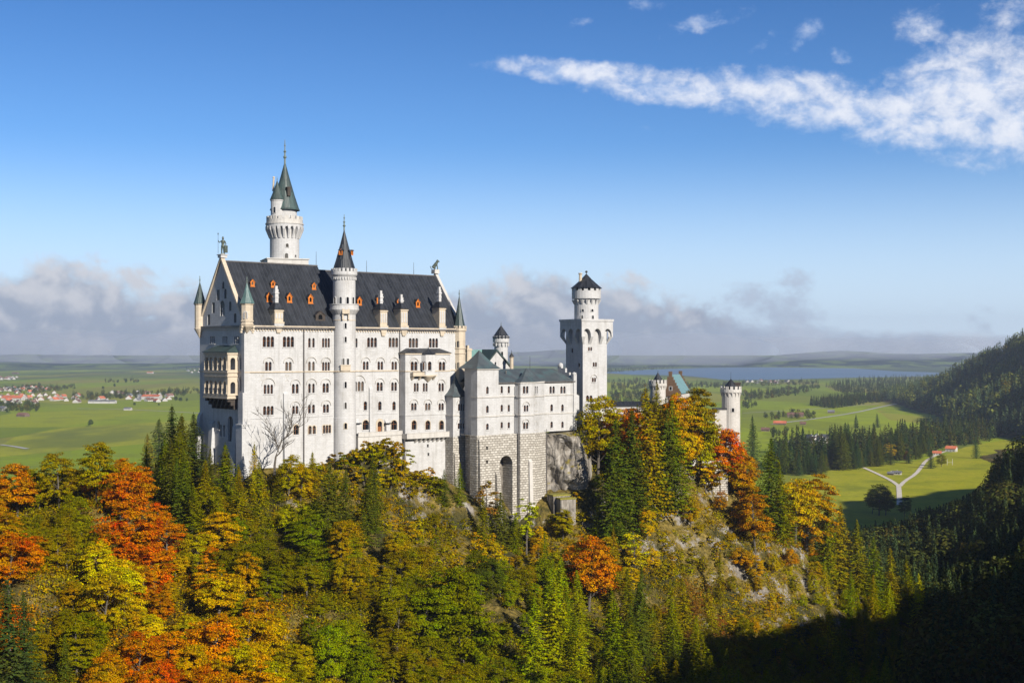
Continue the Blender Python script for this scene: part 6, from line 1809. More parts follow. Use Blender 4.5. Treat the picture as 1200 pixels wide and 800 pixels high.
# highest row the wood may reach in front of what stands behind it
SKY_X = [-50, 0, 60, 110, 150, 180, 200, 225, 236, 262, 285, 300, 330, 360, 400, 440, 470, 492, 530, 560, 600, 635, 665, 688, 700, 730, 760, 800, 845, 862, 880, 930, 960, 1000, 1060, 1085, 1100, 1130]
SKY_Y = [540, 540, 522, 518, 508, 490, 482, 490, 520, 530, 548, 540, 530, 530, 527, 513, 522, 545, 545, 560, 600, 600, 590, 535, 470, 478, 455, 470, 460, 530, 525, 555, 570, 600, 655, 680, 690, 720]
def sky_line(px): return float(np.interp(px, SKY_X, SKY_Y))
def shown(x, y, z, h, need=.7):
    """is the upper part of a plant visible from the camera over the terrain and its low cover"""
    top = z + h * need
    px, py = proj(x, y, top)
    if px < -45 or px > 1245 or py > 830: return False
    n = 60
    for i in range(12, n):
        t = i / n
        if y * t > y - 6: break
        if H(x * t, y * t) + 3.0 > CAMZ + (top - CAMZ) * t: return False
    return True
def blocked(x, y):
    """inside or right at a building"""
    def uw(fr): dx, dy = x - fr.x, y - fr.y; return dx * fr.c + dy * fr.s, dx * fr.s - dy * fr.c
    u, w = uw(FA)
    if -6 < u < UE + 3 and -34 < w < 4.5: return True
    if uT1 - 4 < u < UE + 3 and 0 <= w < 8.5: return True
    u, w = uw(FK)
    if -14 < u < uEnd + 4 and -25 < w < 7: return True
    u, w = uw(FSq)
    if -3 < u < sS + 3 and -sS - 3 < w < 3: return True
    u, w = uw(FHl)
    if -2 < u < uw_ + 2 and -19 < w < 2: return True
    for cx_, cy_, r_ in ((84.5, 488, 6), (54.5, 476, 5.5), (78, 478, 8), (80, 470, 6)):
        if math.hypot(x - cx_, y - cy_) < r_: return True
    return False
uw_ = FHl.u(797.5)
PLANTS = []
KNAME = {'U': ('understory_tree', 'leafy'), 'L': ('broadleaf_tree', 'leafy'), 'F': ('spruce_tree', 'fir'), 'S': ('shrub', 'shrub'), 'Y': ('young_tree', 'sapling')}
def plant(x, y, z, kind, colour, h, rot=None, vary=.12, proto=None, wide=1.0):
    name, pk = KNAME[kind]
    pr = PROTO[pk][proto if proto is not None else random.randrange(len(PROTO[pk]))]
    t = bpy.data.objects.new(name, None); col.objects.link(t)
    s = h / pr[2]
    t.location = (x, y, z - .15 * s); ln = .05 if kind == 'F' else .10; t.rotation_euler = (random.uniform(-ln, ln), random.uniform(-ln, ln), random.uniform(0, 2 * PI) if rot is None else rot)
    sw = s * random.uniform(.82, 1.2) * wide * (1.15 if kind == 'F' else 1.0)
    wx = random.uniform(.86, 1.16); t.scale = (sw * wx, sw / wx, s)
    c = bpy.data.objects.new('crown', pr[0]); col.objects.link(c); c.parent = t
    b = COLS[colour]; k = random.uniform(1 - vary, 1 + vary) * 1.42; j = random.uniform(-.1, .1)
    c.color = (b[0] * k * (1 + j), b[1] * k * (1 - j * .6), b[2] * k, 1)
    if pr[1] is not None:
        k_ = bpy.data.objects.new('trunk', pr[1]); col.objects.link(k_); k_.parent = t
    px, py = proj(x, y, z + h * .6)
    PLANTS.append(dict(o=t, kind=kind, colour=colour, px=px, py=py, h=h, d=y))
    return t
TAKEN = []
def free(x, y, r):
    for a, b, q in TAKEN:
        if (a - x) ** 2 + (b - y) ** 2 < (q + r) ** 2 * .25 * 3.1: return False
    return True
def key(px, py_top, py_base, kind, colour, d=None, proto=None, wide=1.0):
    if d is None: x, y, z = ground_at(px, py_base)
    else:
        x, y, z = P(px, py_base, d)
    h = (py_base - py_top) * y / FPX
    TAKEN.append((x, y, 2.5 if kind != 'L' else 4.0))
    return plant(x, y, z, kind, colour, h, proto=proto, wide=wide)
# trees one can pick out in the photograph
for a in [(201, 478, 572, 'F', 'dark', None, None, 1.35), (187, 490, 572, 'F', 'dark green', None, None, 1.35), (215, 487, 574, 'F', 'dark green', None, None, 1.35), (228, 483, 556, 'F', 'dark', None, None, 1.1), (176, 507, 575, 'F', 'olive', None, None, 1.3), (208, 505, 585, 'F', 'green', None, None, 1.4),
          (150, 588, 690, 'L', 'flame red'), (112, 518, 590, 'L', 'olive gold'), (150, 548, 620, 'L', 'rust orange'), (70, 527, 600, 'L', 'olive'), (20, 545, 610, 'L', 'orange'),
          (298, 522, 590, 'F', 'olive gold'), (265, 520, 600, 'F', 'green'), (338, 535, 585, 'L', 'olive gold', None, None, .8), (352, 541, 590, 'L', 'golden', None, None, .7), (365, 533, 590, 'F', 'olive'), (326, 545, 590, 'F', 'green'), (383, 540, 640, 'F', 'dark green'), (430, 555, 640, 'F', 'dark green'),
          (538, 548, 600, 'F', 'green'), (521, 556, 600, 'F', 'dark green'), (585, 575, 640, 'F', 'dark green'), (566, 580, 640, 'F', 'olive'),
          (701, 465, 560, 'L', 'olive gold', None, None, .8), (762, 452, 610, 'F', 'olive'), (745, 480, 620, 'F', 'dark green'), (722, 490, 640, 'F', 'dark green'), (712, 530, 650, 'F', 'dark green'), (780, 478, 605, 'F', 'dark green'),
          (796, 480, 560, 'L', 'golden', None, None, .8), (822, 454, 545, 'L', 'olive', 468, None, .85), (808, 474, 560, 'L', 'olive gold', 466), (735, 475, 560, 'L', 'rust orange'), (870, 528, 590, 'L', 'orange'), (851, 505, 575, 'L', 'flame red'),
          (883, 486, 560, 'F', 'dark'), (899, 514, 620, 'F', 'dark green'), (917, 540, 640, 'F', 'green'), (945, 552, 650, 'L', 'orange'), (932, 560, 640, 'L', 'golden'), (885, 568, 650, 'L', 'orange'), (965, 582, 680, 'F', 'green'), (983, 590, 690, 'F', 'olive'),
          (1004, 610, 700, 'F', 'green'), (1024, 628, 715, 'F', 'green'), (1046, 640, 720, 'F', 'olive'), (1064, 652, 730, 'F', 'green'), (1078, 672, 735, 'F', 'yellow green'), (690, 632, 720, 'L', 'rust orange'), (745, 620, 680, 'Y', 'yellow'),
          (748, 665, 780, 'F', 'dark green'), (720, 690, 800, 'F', 'green'), (650, 680, 800, 'F', 'bright green'), (622, 700, 810, 'F', 'bright green'), (788, 680, 760, 'F', 'olive'), (535, 665, 770, 'L', 'green'), (545, 700, 800, 'L', 'green'), (500, 690, 770, 'L', 'green'),
          (390, 730, 810, 'L', 'bright green'), (497, 712, 745, 'Y', 'yellow'), (300, 700, 770, 'L', 'orange'), (160, 735, 810, 'L', 'rust orange'), (30, 700, 815, 'F', 'dark'), (78, 745, 820, 'F', 'dark green'), (190, 740, 800, 'L', 'flame red'), (10, 622, 700, 'L', 'flame red'),
          (617, 582, 655, 'Y', 'yellow green'), (572, 560, 625, 'Y', 'russet brown'),
          (432, 524, 545, 'S', 'olive gold'), (441, 519, 542, 'S', 'olive'), (450, 514, 540, 'S', 'olive'), (458, 516, 540, 'S', 'olive gold'), (466, 520, 545, 'S', 'olive gold'), (424, 526, 548, 'S', 'olive'), (415, 528, 550, 'S', 'olive gold'), (474, 527, 552, 'S', 'olive'),
          (437, 534, 556, 'S', 'olive gold'), (448, 531, 553, 'S', 'green'), (460, 533, 556, 'S', 'olive'), (470, 540, 562, 'S', 'olive gold'), (406, 531, 553, 'S', 'green'), (396, 531, 553, 'S', 'olive'), (490, 552, 578, 'S', 'olive gold'), (503, 562, 588, 'S', 'olive'),
          (427, 548, 572, 'S', 'olive'), (480, 562, 586, 'S', 'olive'), (444, 548, 572, 'S', 'olive gold'), (458, 552, 578, 'S', 'olive'), (415, 545, 568, 'S', 'golden'),
          (822, 541, 566, 'S', 'golden', 465, None, 1.3), (834, 543, 568, 'S', 'russet brown', 465, None, 1.3), (844, 540, 566, 'S', 'olive gold', 465, None, 1.3), (812, 545, 570, 'S', 'yellow green', 465, None, 1.3), (827, 552, 578, 'S', 'olive gold', 462, None, 1.4),
          (787, 461, 540, 'L', 'orange', 464, None, .75), (803, 459, 540, 'L', 'olive gold', 465), (768, 447, 530, 'F', 'olive', 462), (778, 464, 540, 'F', 'dark green', 463), (790, 470, 600, 'F', 'green'), (738, 486, 610, 'F', 'dark green'), (752, 470, 560, 'F', 'olive', 455)]:
    key(*a)
# the rest of the wood, by the map
def scatter(n, spacing, dmin, dmax, kinds, hr, limit):
    c = 0; tries = 0
    while c < limit and tries < n:
        tries += 1
        y = math.sqrt(random.uniform(dmin ** 2, dmax ** 2)); x = random.uniform(-.425, .345) * y
        z = H(x, y)
        if z < 6: continue
        pxg, pyg = proj(x, y, z)
        px, py = proj(x, y, z + 8)
        m = site(px + random.gauss(0, 9), py + random.gauss(0, 8))
        kind = m[3]
        if 'U' in kinds and (kind == 'L' or (kind in 'SF' and random.random() < .5)): kind = 'U'
        if kind not in kinds: continue
        if blocked(x, y): continue
        steep = math.hypot(H(x + 4, y) - H(x - 4, y), H(x, y + 4) - H(x, y - 4)) / 8
        h = random.uniform(*hr[kind]) * (1.0 - .22 * min(1.0, max(0, y - 230) / 250))
        # keep under the photograph's edge of the wood
        lim = sky_line(pxg)
        hmax = (pyg - lim) * y / FPX
        if hmax < h:
            h = hmax
            if kind == 'L' and h < 6: continue
            if kind == 'U' and h < 3.5: continue
            if kind == 'F' and h < 8: continue
            if h < 1.5: continue
        r = {'U': h * .3, 'L': h * .33, 'F': h * .155, 'S': 1.5, 'Y': 2}[kind] * spacing
        if not free(x, y, r): continue
        if not shown(x, y, z, h): continue
        TAKEN.append((x, y, r))
        colour = m[2]
        if random.random() < .12: colour = {'flame red': 'rust orange', 'rust orange': 'orange', 'orange': 'golden', 'golden': 'olive gold', 'olive gold': 'olive', 'green': 'olive', 'bright green': 'green', 'dark green': 'green'}.get(colour, colour)
        if kind == 'F' and colour not in ('dark', 'dark green', 'green', 'olive', 'yellow green', 'bright green', 'olive gold'): colour = 'green'
        plant(x, y, z, kind, colour, h); c += 1
    return c
nL = scatter(26000, .66, 208, 500, ('L',), {'L': (8.5, 14.5)}, 238)
nF = scatter(16000, 1.0, 208, 500, ('F',), {'F': (15, 25)}, 150)
nS = scatter(14000, .8, 300, 490, ('S',), {'S': (2.4, 5.2)}, 285)
nU = scatter(26000, .62, 208, 500, ('U',), {'U': (5.0, 8.0)}, 290)
print('plants', nL, nF, nS, len(PLANTS))

# bare tree before the long front
bx, by, bz = P(322, 552, 370)
bare = thing('bare_tree', (bx, by, bz), 'leafless tree with spreading bare branches against the white palace front', 'tree')
mb = MB()
def branch(p, d, L, r, depth):
    n = 4; pts = [p]; rr = [r]; q = Vector(p); dv = Vector(d).normalized()
    for i in range(n):
        dv = (dv + Vector((random.gauss(0, .16), random.gauss(0, .16), random.gauss(.05, .12)))).normalized()
        q = q + dv * L / n; pts.append(tuple(q)); rr.append(r * (1 - .62 * (i + 1) / n))
    mb.tube(pts, rr, 6 if depth < 2 else 4)
    if depth >= 4: return
    for k in range(4 if depth < 2 else 3):
        i = random.randint(1, n) if depth else random.randint(2, n)
        a = random.uniform(0, 2 * PI); e = random.uniform(.45, 1.0)
        nd = (dv + Vector((math.cos(a), math.sin(a) * .7, random.uniform(-.1, .5))) * e).normalized()
        branch(pts[i], nd, L * random.uniform(.5, .78), max(rr[i] * .78, .075), depth + 1)
branch((bx, by, bz - 1), (.12, 0, 1), 10.5, .42, 0)
mb.build('trunk', M['bark'], bare)

# ---- labels: colour, kind and place, then order within look-alikes
ANCH = [((60, 560), 'along the crest left of the palace'), ((200, 530), 'beside the shaded palace gable'), ((60, 680), 'on the far left slope'), ((160, 640), 'on the slope below the left crest'), ((100, 780), 'at the foot of the left slope'), ((250, 620), 'below the palace gable corner'),
        ((260, 740), 'low on the slope left of centre'), ((350, 580), 'under the long palace front'), ((450, 560), 'on the crag under the terrace'), ((390, 660), 'midway down below the palace front'), ((400, 770), 'at the wood foot below the palace front'), ((540, 600), 'at the foot of the stair tower'), ((510, 700), 'in the wood below the terrace crag'),
        ((540, 780), 'at the wood foot below the stair tower'), ((620, 640), 'under the rough stone basement'), ((630, 750), 'at the wood foot below the basement'), ((680, 580), 'beside the grey crag'), ((740, 520), 'before the curtain wall'), ((810, 500), 'before the gatehouse'), ((730, 640), 'below the dark spruces of the ridge'), ((810, 640), 'on the rocky brown slope'), ((740, 750), 'at the wood foot under the brown slope'),
        ((880, 560), 'beside the free standing gate tower'), ((900, 650), 'on the slope below the gate tower'), ((960, 630), 'on the lit spur right of the gate tower'), ((1040, 690), 'at the tip of the lit spur'), ((880, 760), 'in the shade below the brown slope'), ((1020, 770), 'in the shaded gorge')]
KW = {'U': 'small leafy tree', 'L': 'broadleaf tree', 'F': 'spruce', 'S': 'shrub', 'Y': 'slender young tree'}
GRP = {'U': 'small understory trees on the castle hill', 'L': 'autumn broadleaf trees on the castle hill', 'F': 'spruces on the castle hill', 'S': 'shrubs on the castle crag', 'Y': 'slender young trees on the castle hill'}
ORD = ['', 'second', 'third', 'fourth', 'fifth', 'sixth', 'seventh', 'eighth', 'ninth', 'tenth', 'eleventh', 'twelfth', 'thirteenth', 'fourteenth', 'fifteenth', 'sixteenth', 'seventeenth', 'eighteenth', 'nineteenth', 'twentieth']
def label_plants(pl):
    cls = {}
    for p in pl:
        a = min(ANCH, key=lambda q: (q[0][0] - p['px']) ** 2 + 1.6 * (q[0][1] - p['py']) ** 2)[1]
        cn = {'dark': 'very dark green', 'blue green': 'bluish green'}.get(p['colour'], p['colour'])
        cls.setdefault((cn, p['kind'], a), []).append(p)
    for (cn, kd, a), L in cls.items():
        L.sort(key=lambda p: p['px'])
        n = len(L)
        for i, p in enumerate(L):
            base = f"{cn} {KW[kd]} {a}".replace('free standing gate tower', 'gate tower').replace('small leafy tree', 'small tree')
            if n == 1: lab = base
            elif n == 2: lab = base + (', the left one' if i == 0 else ', the right one')
            elif i == 0: lab = base + ', leftmost'
            elif i == n - 1: lab = base + ', rightmost'
            else: lab = base + f", {ORD[i] if i < len(ORD) else 'later'} from left"
            tag(p['o'], lab, {'U': 'tree', 'L': 'tree', 'F': 'spruce', 'S': 'shrub', 'Y': 'tree'}[kd], GRP[kd])
label_plants(PLANTS)

# ---- ground cover on the castle hill (stuff): tufts and low bushes
def lod_cover(n, seed):
    rs = np.random.default_rng(seed); out_v = []; out_t = []
    c = 0; tr = 0
    while c < n and tr < n * 12:
        tr += 1
        y = math.sqrt(rs.uniform(215 ** 2, 505 ** 2)); x = rs.uniform(-.41, .36) * y
        z = H(x, y)
        if z < 10 or blocked(x, y): continue
        px, py = proj(x, y, z)
        if py < sky_line(px) + 6: continue
        st = math.hypot(H(x + 3, y) - H(x - 3, y), H(x, y + 3) - H(x, y - 3)) / 6
        if st > 1.7 and rs.random() < .75: continue
        nz = vnoise(np.array([x]), np.array([y]), 13, 77)[0]
        if nz < -.2 and rs.random() < .8: continue
        if not shown(x, y, z, 1.5, 1): continue
        m = site(px + rs.normal() * 18, py + rs.normal() * 14)
        b = np.array(COLS[m[2]]); g = np.array([(.24, .17, .022), (.19, .15, .02), (.29, .20, .03), (.11, .11, .015)][int(rs.integers(4))])
        colr = (b * .4 + g * .6) * 1.2
        s = rs.uniform(.5, 2.1) * (1 + .8 * (y < 330 or (740 < px < 920 and rs.random() < .4))); m_ = int(22 + 12 * s)
        d = unit(rs.normal(size=(m_, 3))); d[:, 2] = np.abs(d[:, 2])
        C = np.array([x, y, z - .1]) + d * s * rs.uniform(.4, 1, (m_, 1)) * np.array([1.25, 1.25, .8])
        V, F = leaf_quads(C, unit(d + rs.normal(size=(m_, 3)) * .5 + np.array([0, 0, .4])), rs.uniform(.35, .75, m_), rs.uniform(.18, .4, m_), rs)
        out_v.append(V); out_t.append(np.tile(colr * rs.uniform(.75, 1.3), (len(V), 1))); c += 1
    V = np.concatenate(out_v); T = np.concatenate(out_t); F = np.arange(len(V)).reshape(-1, 4)
    o = np_mesh('undergrowth', V, F, M['massleaf'], T)
    tag(o, 'olive and tawny undergrowth covering the castle hill between the trees', 'undergrowth', None, 'stuff')
lod_cover(13000, 5)

# ---- far and shaded woods as masses
def lod_fir(seed, n=90, q=1.0):
    rs = np.random.default_rng(seed)
    t = rs.uniform(.04, 1, n) ** 1.15; a = rs.uniform(0, 2 * PI, n); r = .165 * (1 - t) ** .85 * rs.uniform(.55, 1.1, n)
    C = np.stack([np.cos(a) * r, np.sin(a) * r, t], 1)
    N = unit(np.stack([np.cos(a) * .6, np.sin(a) * .6, .7 + 0 * a], 1) + rs.normal(size=(n, 3)) * .2)
    return leaf_quads(C, N, .11 * q * (1.25 - t * .8), .07 * q * (1.3 - t * .8), rs)[0]
def lod_leafy(seed, n=110, q=1.0):
    rs = np.random.default_rng(seed)
    d = unit(rs.normal(size=(n, 3))); r = rs.uniform(.6, 1, (n, 1)) ** .5
    lob = unit(rs.normal(size=(6, 3))); k = .82 + .25 * (d @ lob.T).max(1, keepdims=True)
    C = d * r * k * np.array([.36, .36, .45]) + np.array([0, 0, .52])
    return leaf_quads(C, unit(d + rs.normal(size=(n, 3)) * .4 + np.array([0, 0, .3])), rs.uniform(.12, .2, n) * q, rs.uniform(.08, .14, n) * q, rs)[0]
LF = [lod_fir(i) for i in range(5)]; LL_ = [lod_leafy(20 + i) for i in range(5)]
LFH = [lod_fir(40 + i, 460, .48) for i in range(5)]; LLH = [lod_leafy(60 + i, 620, .42) for i in range(5)]
LFM = [lod_fir(80 + i, 170, .78) for i in range(5)]
def wood(name, items, label):
    """one mass of many trees: items are (x, y, z, height, 'F' or 'L', colour)"""
    vs = []; ts = []
    rs = np.random.default_rng(len(items))
    for x, y, z, h, kd, c in items:
        B = ((LFH if y < 720 else LFM if y < 1400 else LF) if kd == 'F' else (LLH if y < 720 else LL_))[int(rs.integers(5))]
        a = rs.uniform(0, 2 * PI); ca, sa = math.cos(a), math.sin(a); w = h * rs.uniform(.85, 1.2)
        V = np.stack([(B[:, 0] * ca - B[:, 1] * sa) * w + x, (B[:, 0] * sa + B[:, 1] * ca) * w + y, B[:, 2] * h + z - .3], 1)
        vs.append(V); ts.append(np.tile(np.array(c) * rs.uniform(.7, 1.3), (len(V), 1)))
    V = np.concatenate(vs); T = np.concatenate(ts)
    o = np_mesh(name, V, np.arange(len(V)).reshape(-1, 4), M['massleaf'], T)
    return tag(o, label, 'wood', None, 'stuff')
rs_ = np.random.default_rng(99)
items = []
tries = 0
while len(items) < 1300 and tries < 40000:
    tries += 1
    y = math.sqrt(rs_.uniform(330 ** 2, 1150 ** 2)); x = rs_.uniform(.18, .47) * y
    z = H(x, y)
    px, py = proj(x, y, z)
    if z < 1.0 or px < 960 - (py - 640) * .9 or px > 1260: continue
    if px < 1085 and py > 650 and y < 520: continue
    h = rs_.uniform(15, 27)
    if any((a[0] - x) ** 2 + (a[1] - y) ** 2 < 16 for a in items[-400:]): continue
    if not shown(x, y, z, h, .8): continue
    lim = np.interp(px, [950, 1000, 1040, 1110, 1150, 1168, 1180, 1200, 1260], [606, 602, 600, 588, 570, 545, 520, 480, 420])
    h = min(h, (py - lim) * y / FPX)
    if h < 7: continue
    kd = 'F' if rs_.random() < .84 else 'L'
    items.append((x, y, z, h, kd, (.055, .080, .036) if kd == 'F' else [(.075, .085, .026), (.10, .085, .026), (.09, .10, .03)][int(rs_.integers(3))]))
print('shaded wood', len(items))
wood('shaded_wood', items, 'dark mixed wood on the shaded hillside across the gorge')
# mountain conifers
items = []; tries = 0
while len(items) < 2600 and tries < 80000:
    tries += 1
    y = rs_.uniform(1540, 3700); x = rs_.uniform(.24, .46) * y
    if x < 640: continue
    z = float(mount(x, y))
    if z < 2: continue
    px, py = proj(x, y, z)
    if px > 1240: continue
    h = rs_.uniform(22, 38)
    dens = vnoise(np.array([x]), np.array([y]), 90, 44)[0]
    if z > 118 and (dens > .05 or rs_.random() < .35): continue
    u = rs_.random()
    c = (.10, .14, .07) if u < .66 else ((.17, .18, .05) if u < .95 else (.16, .13, .02))  # paler, bluer greens put caught light and haze into the leaf colour
    items.append((x, y, z, h if u < .9 else h * .7, 'F' if u < .82 else 'L', c))
wood('mountain_wood', items, 'conifer forest climbing the mountain at the right edge of the valley')
def wood_px(name, polys, n, hr, pal, label, firs=.8, seed=1):
    """trees standing on the valley floor inside areas given by photograph pixels of their feet"""
    rs = np.random.default_rng(seed); items = []
    per = []
    for pol in polys:
        xs = [p[0] for p in pol]; ys_ = [p[1] for p in pol]; per.append(((max(xs) - min(xs)) * (max(ys_) - min(ys_))))
    tot = sum(per)
    for pol, a in zip(polys, per):
        xs = [p[0] for p in pol]; ys_ = [p[1] for p in pol]
        k = 0; want = max(3, int(n * a / tot)); tr = 0
        while k < want and tr < want * 40:
            tr += 1
            px = rs.uniform(min(xs), max(xs)); py = rs.uniform(min(ys_), max(ys_))
            if not inside2((px, py), pol): continue
            x, y = on_floor(px, py)
            kd = 'F' if rs.random() < firs else 'L'
            items.append((x, y, 0, rs.uniform(*hr) * (1 if kd == 'F' else .7), kd, pal[int(rs.integers(len(pal)))])); k += 1
    return wood(name, items, label)
PD = [(.032, .052, .020), (.036, .056, .020), (.042, .06, .02), (.05, .062, .02), (.075, .07, .02)]
PB = [(.05, .07, .02), (.06, .075, .022), (.08, .08, .02), (.12, .09, .02), (.04, .055, .02)]
wood_px('valley_wood', [[(905, 528), (980, 522), (1060, 514), (1160, 503), (1175, 512), (1100, 530), (1060, 540), (990, 548), (930, 554), (905, 552)], [(1050, 512), (1110, 500), (1185, 494), (1190, 508), (1150, 520), (1095, 527), (1060, 530)]], 620, (20, 34), PD, 'belt of spruces between the far fields and the near meadow', .85, 3)
wood_px('plantation_wood', [[(965, 452), (1010, 444), (1130, 441), (1150, 445), (1100, 452), (1050, 458), (990, 462)], [(945, 474), (1000, 466), (1060, 462), (1120, 456), (1090, 468), (1040, 470), (975, 479)]], 1500, (18, 26), PD, 'long dark plantation blocks beyond the green fields by the lake', .95, 4)
wood_px('lakeside_wood', [[(868, 462), (960, 452), (960, 456), (930, 464), (872, 470)], [(715, 447), (760, 444), (830, 450), (960, 446), (960, 450), (850, 455), (715, 458)], [(715, 462), (760, 458), (800, 470), (715, 474)]], 700, (14, 24), PD + PB, 'scattered groves on the flat land before the lake', .5, 5)
wood_px('hedgerow_wood', [[(893, 489), (918, 484), (955, 485), (955, 491), (895, 492)], [(868, 476), (880, 470), (890, 476), (872, 480)], [(905, 508), (925, 505), (922, 511), (905, 513)]], 60, (12, 20), PB + PD, 'leafy grove with barns in the middle of the fields', .25, 6)
wood_px('far_shore_wood', [[(600, 436), (715, 431), (800, 428), (800, 431), (715, 437), (610, 442)], [(830, 428.5), (1150, 427), (1150, 430), (1000, 430), (830, 430)], [(600, 448), (700, 444), (715, 448), (610, 456)]], 1100, (14, 26), PD, 'hazy wooded strips on the far shore of the lake', .8, 7)
wood_px('village_trees_wood', [[(0, 476), (45, 470), (46, 482), (0, 484)], [(85, 463), (240, 457), (240, 463), (120, 468), (85, 469)], [(20, 458), (90, 452), (88, 456), (20, 463)], [(200, 432), (240, 430), (240, 434), (210, 435)], [(120, 446), (165, 444), (165, 448), (120, 449)], [(0, 456), (50, 452), (50, 456), (0, 460)]], 420, (12, 24), PB, 'garden trees and copses between the village houses', .2, 8)
# the wood goes on beyond the picture's edges
rs_ = np.random.default_rng(123)
items = []; tries = 0
while len(items) < 230 and tries < 6000:
    tries += 1
    y = math.sqrt(rs_.uniform(190 ** 2, 470 ** 2)); x = rs_.uniform(-.66, -.432) * y
    z = H(x, y)
    if z < 12 or any((a[0] - x) ** 2 + (a[1] - y) ** 2 < 40 for a in items): continue
    kd = 'F' if rs_.random() < .2 else 'L'
    c = COLS[['orange', 'olive', 'olive gold', 'golden', 'rust orange', 'olive', 'green'][int(rs_.integers(7))]] if kd == 'L' else COLS['dark green']
    items.append((x, y, z, rs_.uniform(11, 17), kd, c))
wood('hill_wood', items, 'autumn wood continuing over the hill beyond the left picture edge')
items = []; tries = 0
while len(items) < 260 and tries < 6000:
    tries += 1
    y = math.sqrt(rs_.uniform(170 ** 2, 620 ** 2)); x = rs_.uniform(.43, .75) * y
    z = H(x, y)
    if z < 5 or any((a[0] - x) ** 2 + (a[1] - y) ** 2 < 40 for a in items): continue
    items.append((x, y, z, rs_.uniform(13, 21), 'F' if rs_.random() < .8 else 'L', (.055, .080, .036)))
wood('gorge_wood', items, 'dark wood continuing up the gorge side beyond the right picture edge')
# ------------------------------------------------------------------ valley: houses, barns, single trees, goal
def house_mesh(w, l, h, rf, wallm, roofm):
    b = MB(); F0 = Fr(-w / 2, -l / 2, 0)
    b.prism([(-w / 2, -l / 2), (w / 2, -l / 2), (w / 2, l / 2), (-w / 2, l / 2)], -.5, h, top=False)
    b.poly([(-w / 2, -l / 2, h), (w / 2, -l / 2, h), (0, -l / 2, h + rf)]); b.poly([(w / 2, l / 2, h), (-w / 2, l / 2, h), (0, l / 2, h + rf)])
    for z in (1.0, 3.8):
        if z + 1.2 > h: continue
        for s in (-1, 1):
            for y in (-l * .3, 0, l * .3): b.poly([(s * (w / 2 + .02), y - .5, z), (s * (w / 2 + .02), y + .5, z), (s * (w / 2 + .02), y + .5, z + 1.2), (s * (w / 2 + .02), y - .5, z + 1.2)], 1)
        for x in (-w * .28, 0, w * .28): b.poly([(x - .5, -l / 2 - .02, z), (x + .5, -l / 2 - .02, z), (x + .5, -l / 2 - .02, z + 1.2), (x - .5, -l / 2 - .02, z + 1.2)], 1)
    r = MB(); o = .7; k = rf / (w / 2)
    for s in (-1, 1):
        r.hexa([(s * (w / 2 + o), -l / 2 - o, h - o * k), (s * (w / 2 + o), l / 2 + o, h - o * k), (0, l / 2 + o, h + rf), (0, -l / 2 - o, h + rf)][::s], [(s * (w / 2 + o), -l / 2 - o, h - o * k + .25), (s * (w / 2 + o), l / 2 + o, h - o * k + .25), (0, l / 2 + o, h + rf + .25), (0, -l / 2 - o, h + rf + .25)][::s])
    r.prism([(w * .15, -.5), (w * .15 + .8, -.5), (w * .15 + .8, .5), (w * .15, .5)], h, h + rf + .8, 1)
    return b, r
HM = {}
def house(px, py, w=11, l=15, h=5.5, rf=3.6, roof='redtile', wallm='house', rot=None, name='house', label=None, cat='house', group=None):
    x, y = on_floor(px, py)
    key_ = (w, l, h, rf, roof, wallm)
    t = thing(name, (x, y, 0.02), label, cat, group)
    t.rotation_euler = (0, 0, random.uniform(0, PI) if rot is None else R(rot))
    if key_ not in HM:
        b, r = house_mesh(*key_)
        a = b.build('wall', [M[wallm], M['glass']], None); c = r.build('roof', [M[roof], M['house']], None)
        a.parent = t; c.parent = t; HM[key_] = (a.data, c.data)
    else:
        for nm, d in zip(('wall', 'roof'), HM[key_]):
            o = bpy.data.objects.new(nm, d); col.objects.link(o); o.parent = t
    return t
HOUSES = []
def village(n, boxes, roofs, sizes, grp, seed, where):
    rs = random.Random(seed); pl = []
    tr = 0
    while len(pl) < n and tr < 4000:
        tr += 1
        x0, x1, y0, y1 = rs.choice(boxes)
        px, py = rs.uniform(x0, x1), rs.uniform(y0, y1)
        if any(abs(px - a) < 4.5 and abs(py - b) < 1.3 for a, b, *_ in pl): continue
        pl.append((px, py, rs.choice(roofs), rs.choice(sizes), rs.uniform(-40, 40)))
    for px, py, rf, sz_, rot in pl:
        t = house(px, py, *sz_, roof=rf, rot=rot, group=grp)
        HOUSES.append((t, px, py, rf, sz_, where))
S1 = [(12, 16, 3.7, 5.2), (13, 19, 4, 5.6), (11, 14, 3.5, 4.8)]; S2 = [(15, 24, 4, 6), (13, 21, 3.8, 5.4)]
village(34, [(0, 60, 459, 468), (40, 96, 461, 472), (0, 40, 464, 473)], ['redtile', 'redtile', 'redtile', 'browntile', 'browntile'], S1 + S2, 'village houses left of the palace', 1, 'in the nearer village')
village(20, [(25, 56, 454, 458), (0, 20, 455, 459)], ['redtile', 'greytile', 'browntile'], S1, 'village houses left of the palace', 2, 'at the rear of the village')
village(22, [(112, 196, 459, 471), (150, 200, 464, 470)], ['greytile', 'redtile', 'browntile', 'greytile'], S2, 'houses of the hamlet beside the palace gable', 3, 'in the hamlet near the gable')
village(8, [(0, 20, 442, 445)], ['greytile', 'browntile'], S2, 'far houses at the left edge', 4, 'far out on the plain at left')
village(9, [(170, 195, 428, 430), (220, 237, 433, 437)], ['greytile', 'redtile', 'browntile'], S2, 'far houses beside the gable', 5, 'far out beside the gable')
village(9, [(925, 975, 514, 521)], ['greytile', 'greytile', 'browntile'], S1, 'houses behind the spruce belt', 6, 'between the spruces of the belt')
village(9, [(872, 925, 446.5, 449)], ['greytile', 'redtile', 'browntile'], S2, 'lakeside houses', 7, 'by the lake groves')
cn = {'redtile': 'red', 'browntile': 'brown', 'greytile': 'grey'}
cls = {}
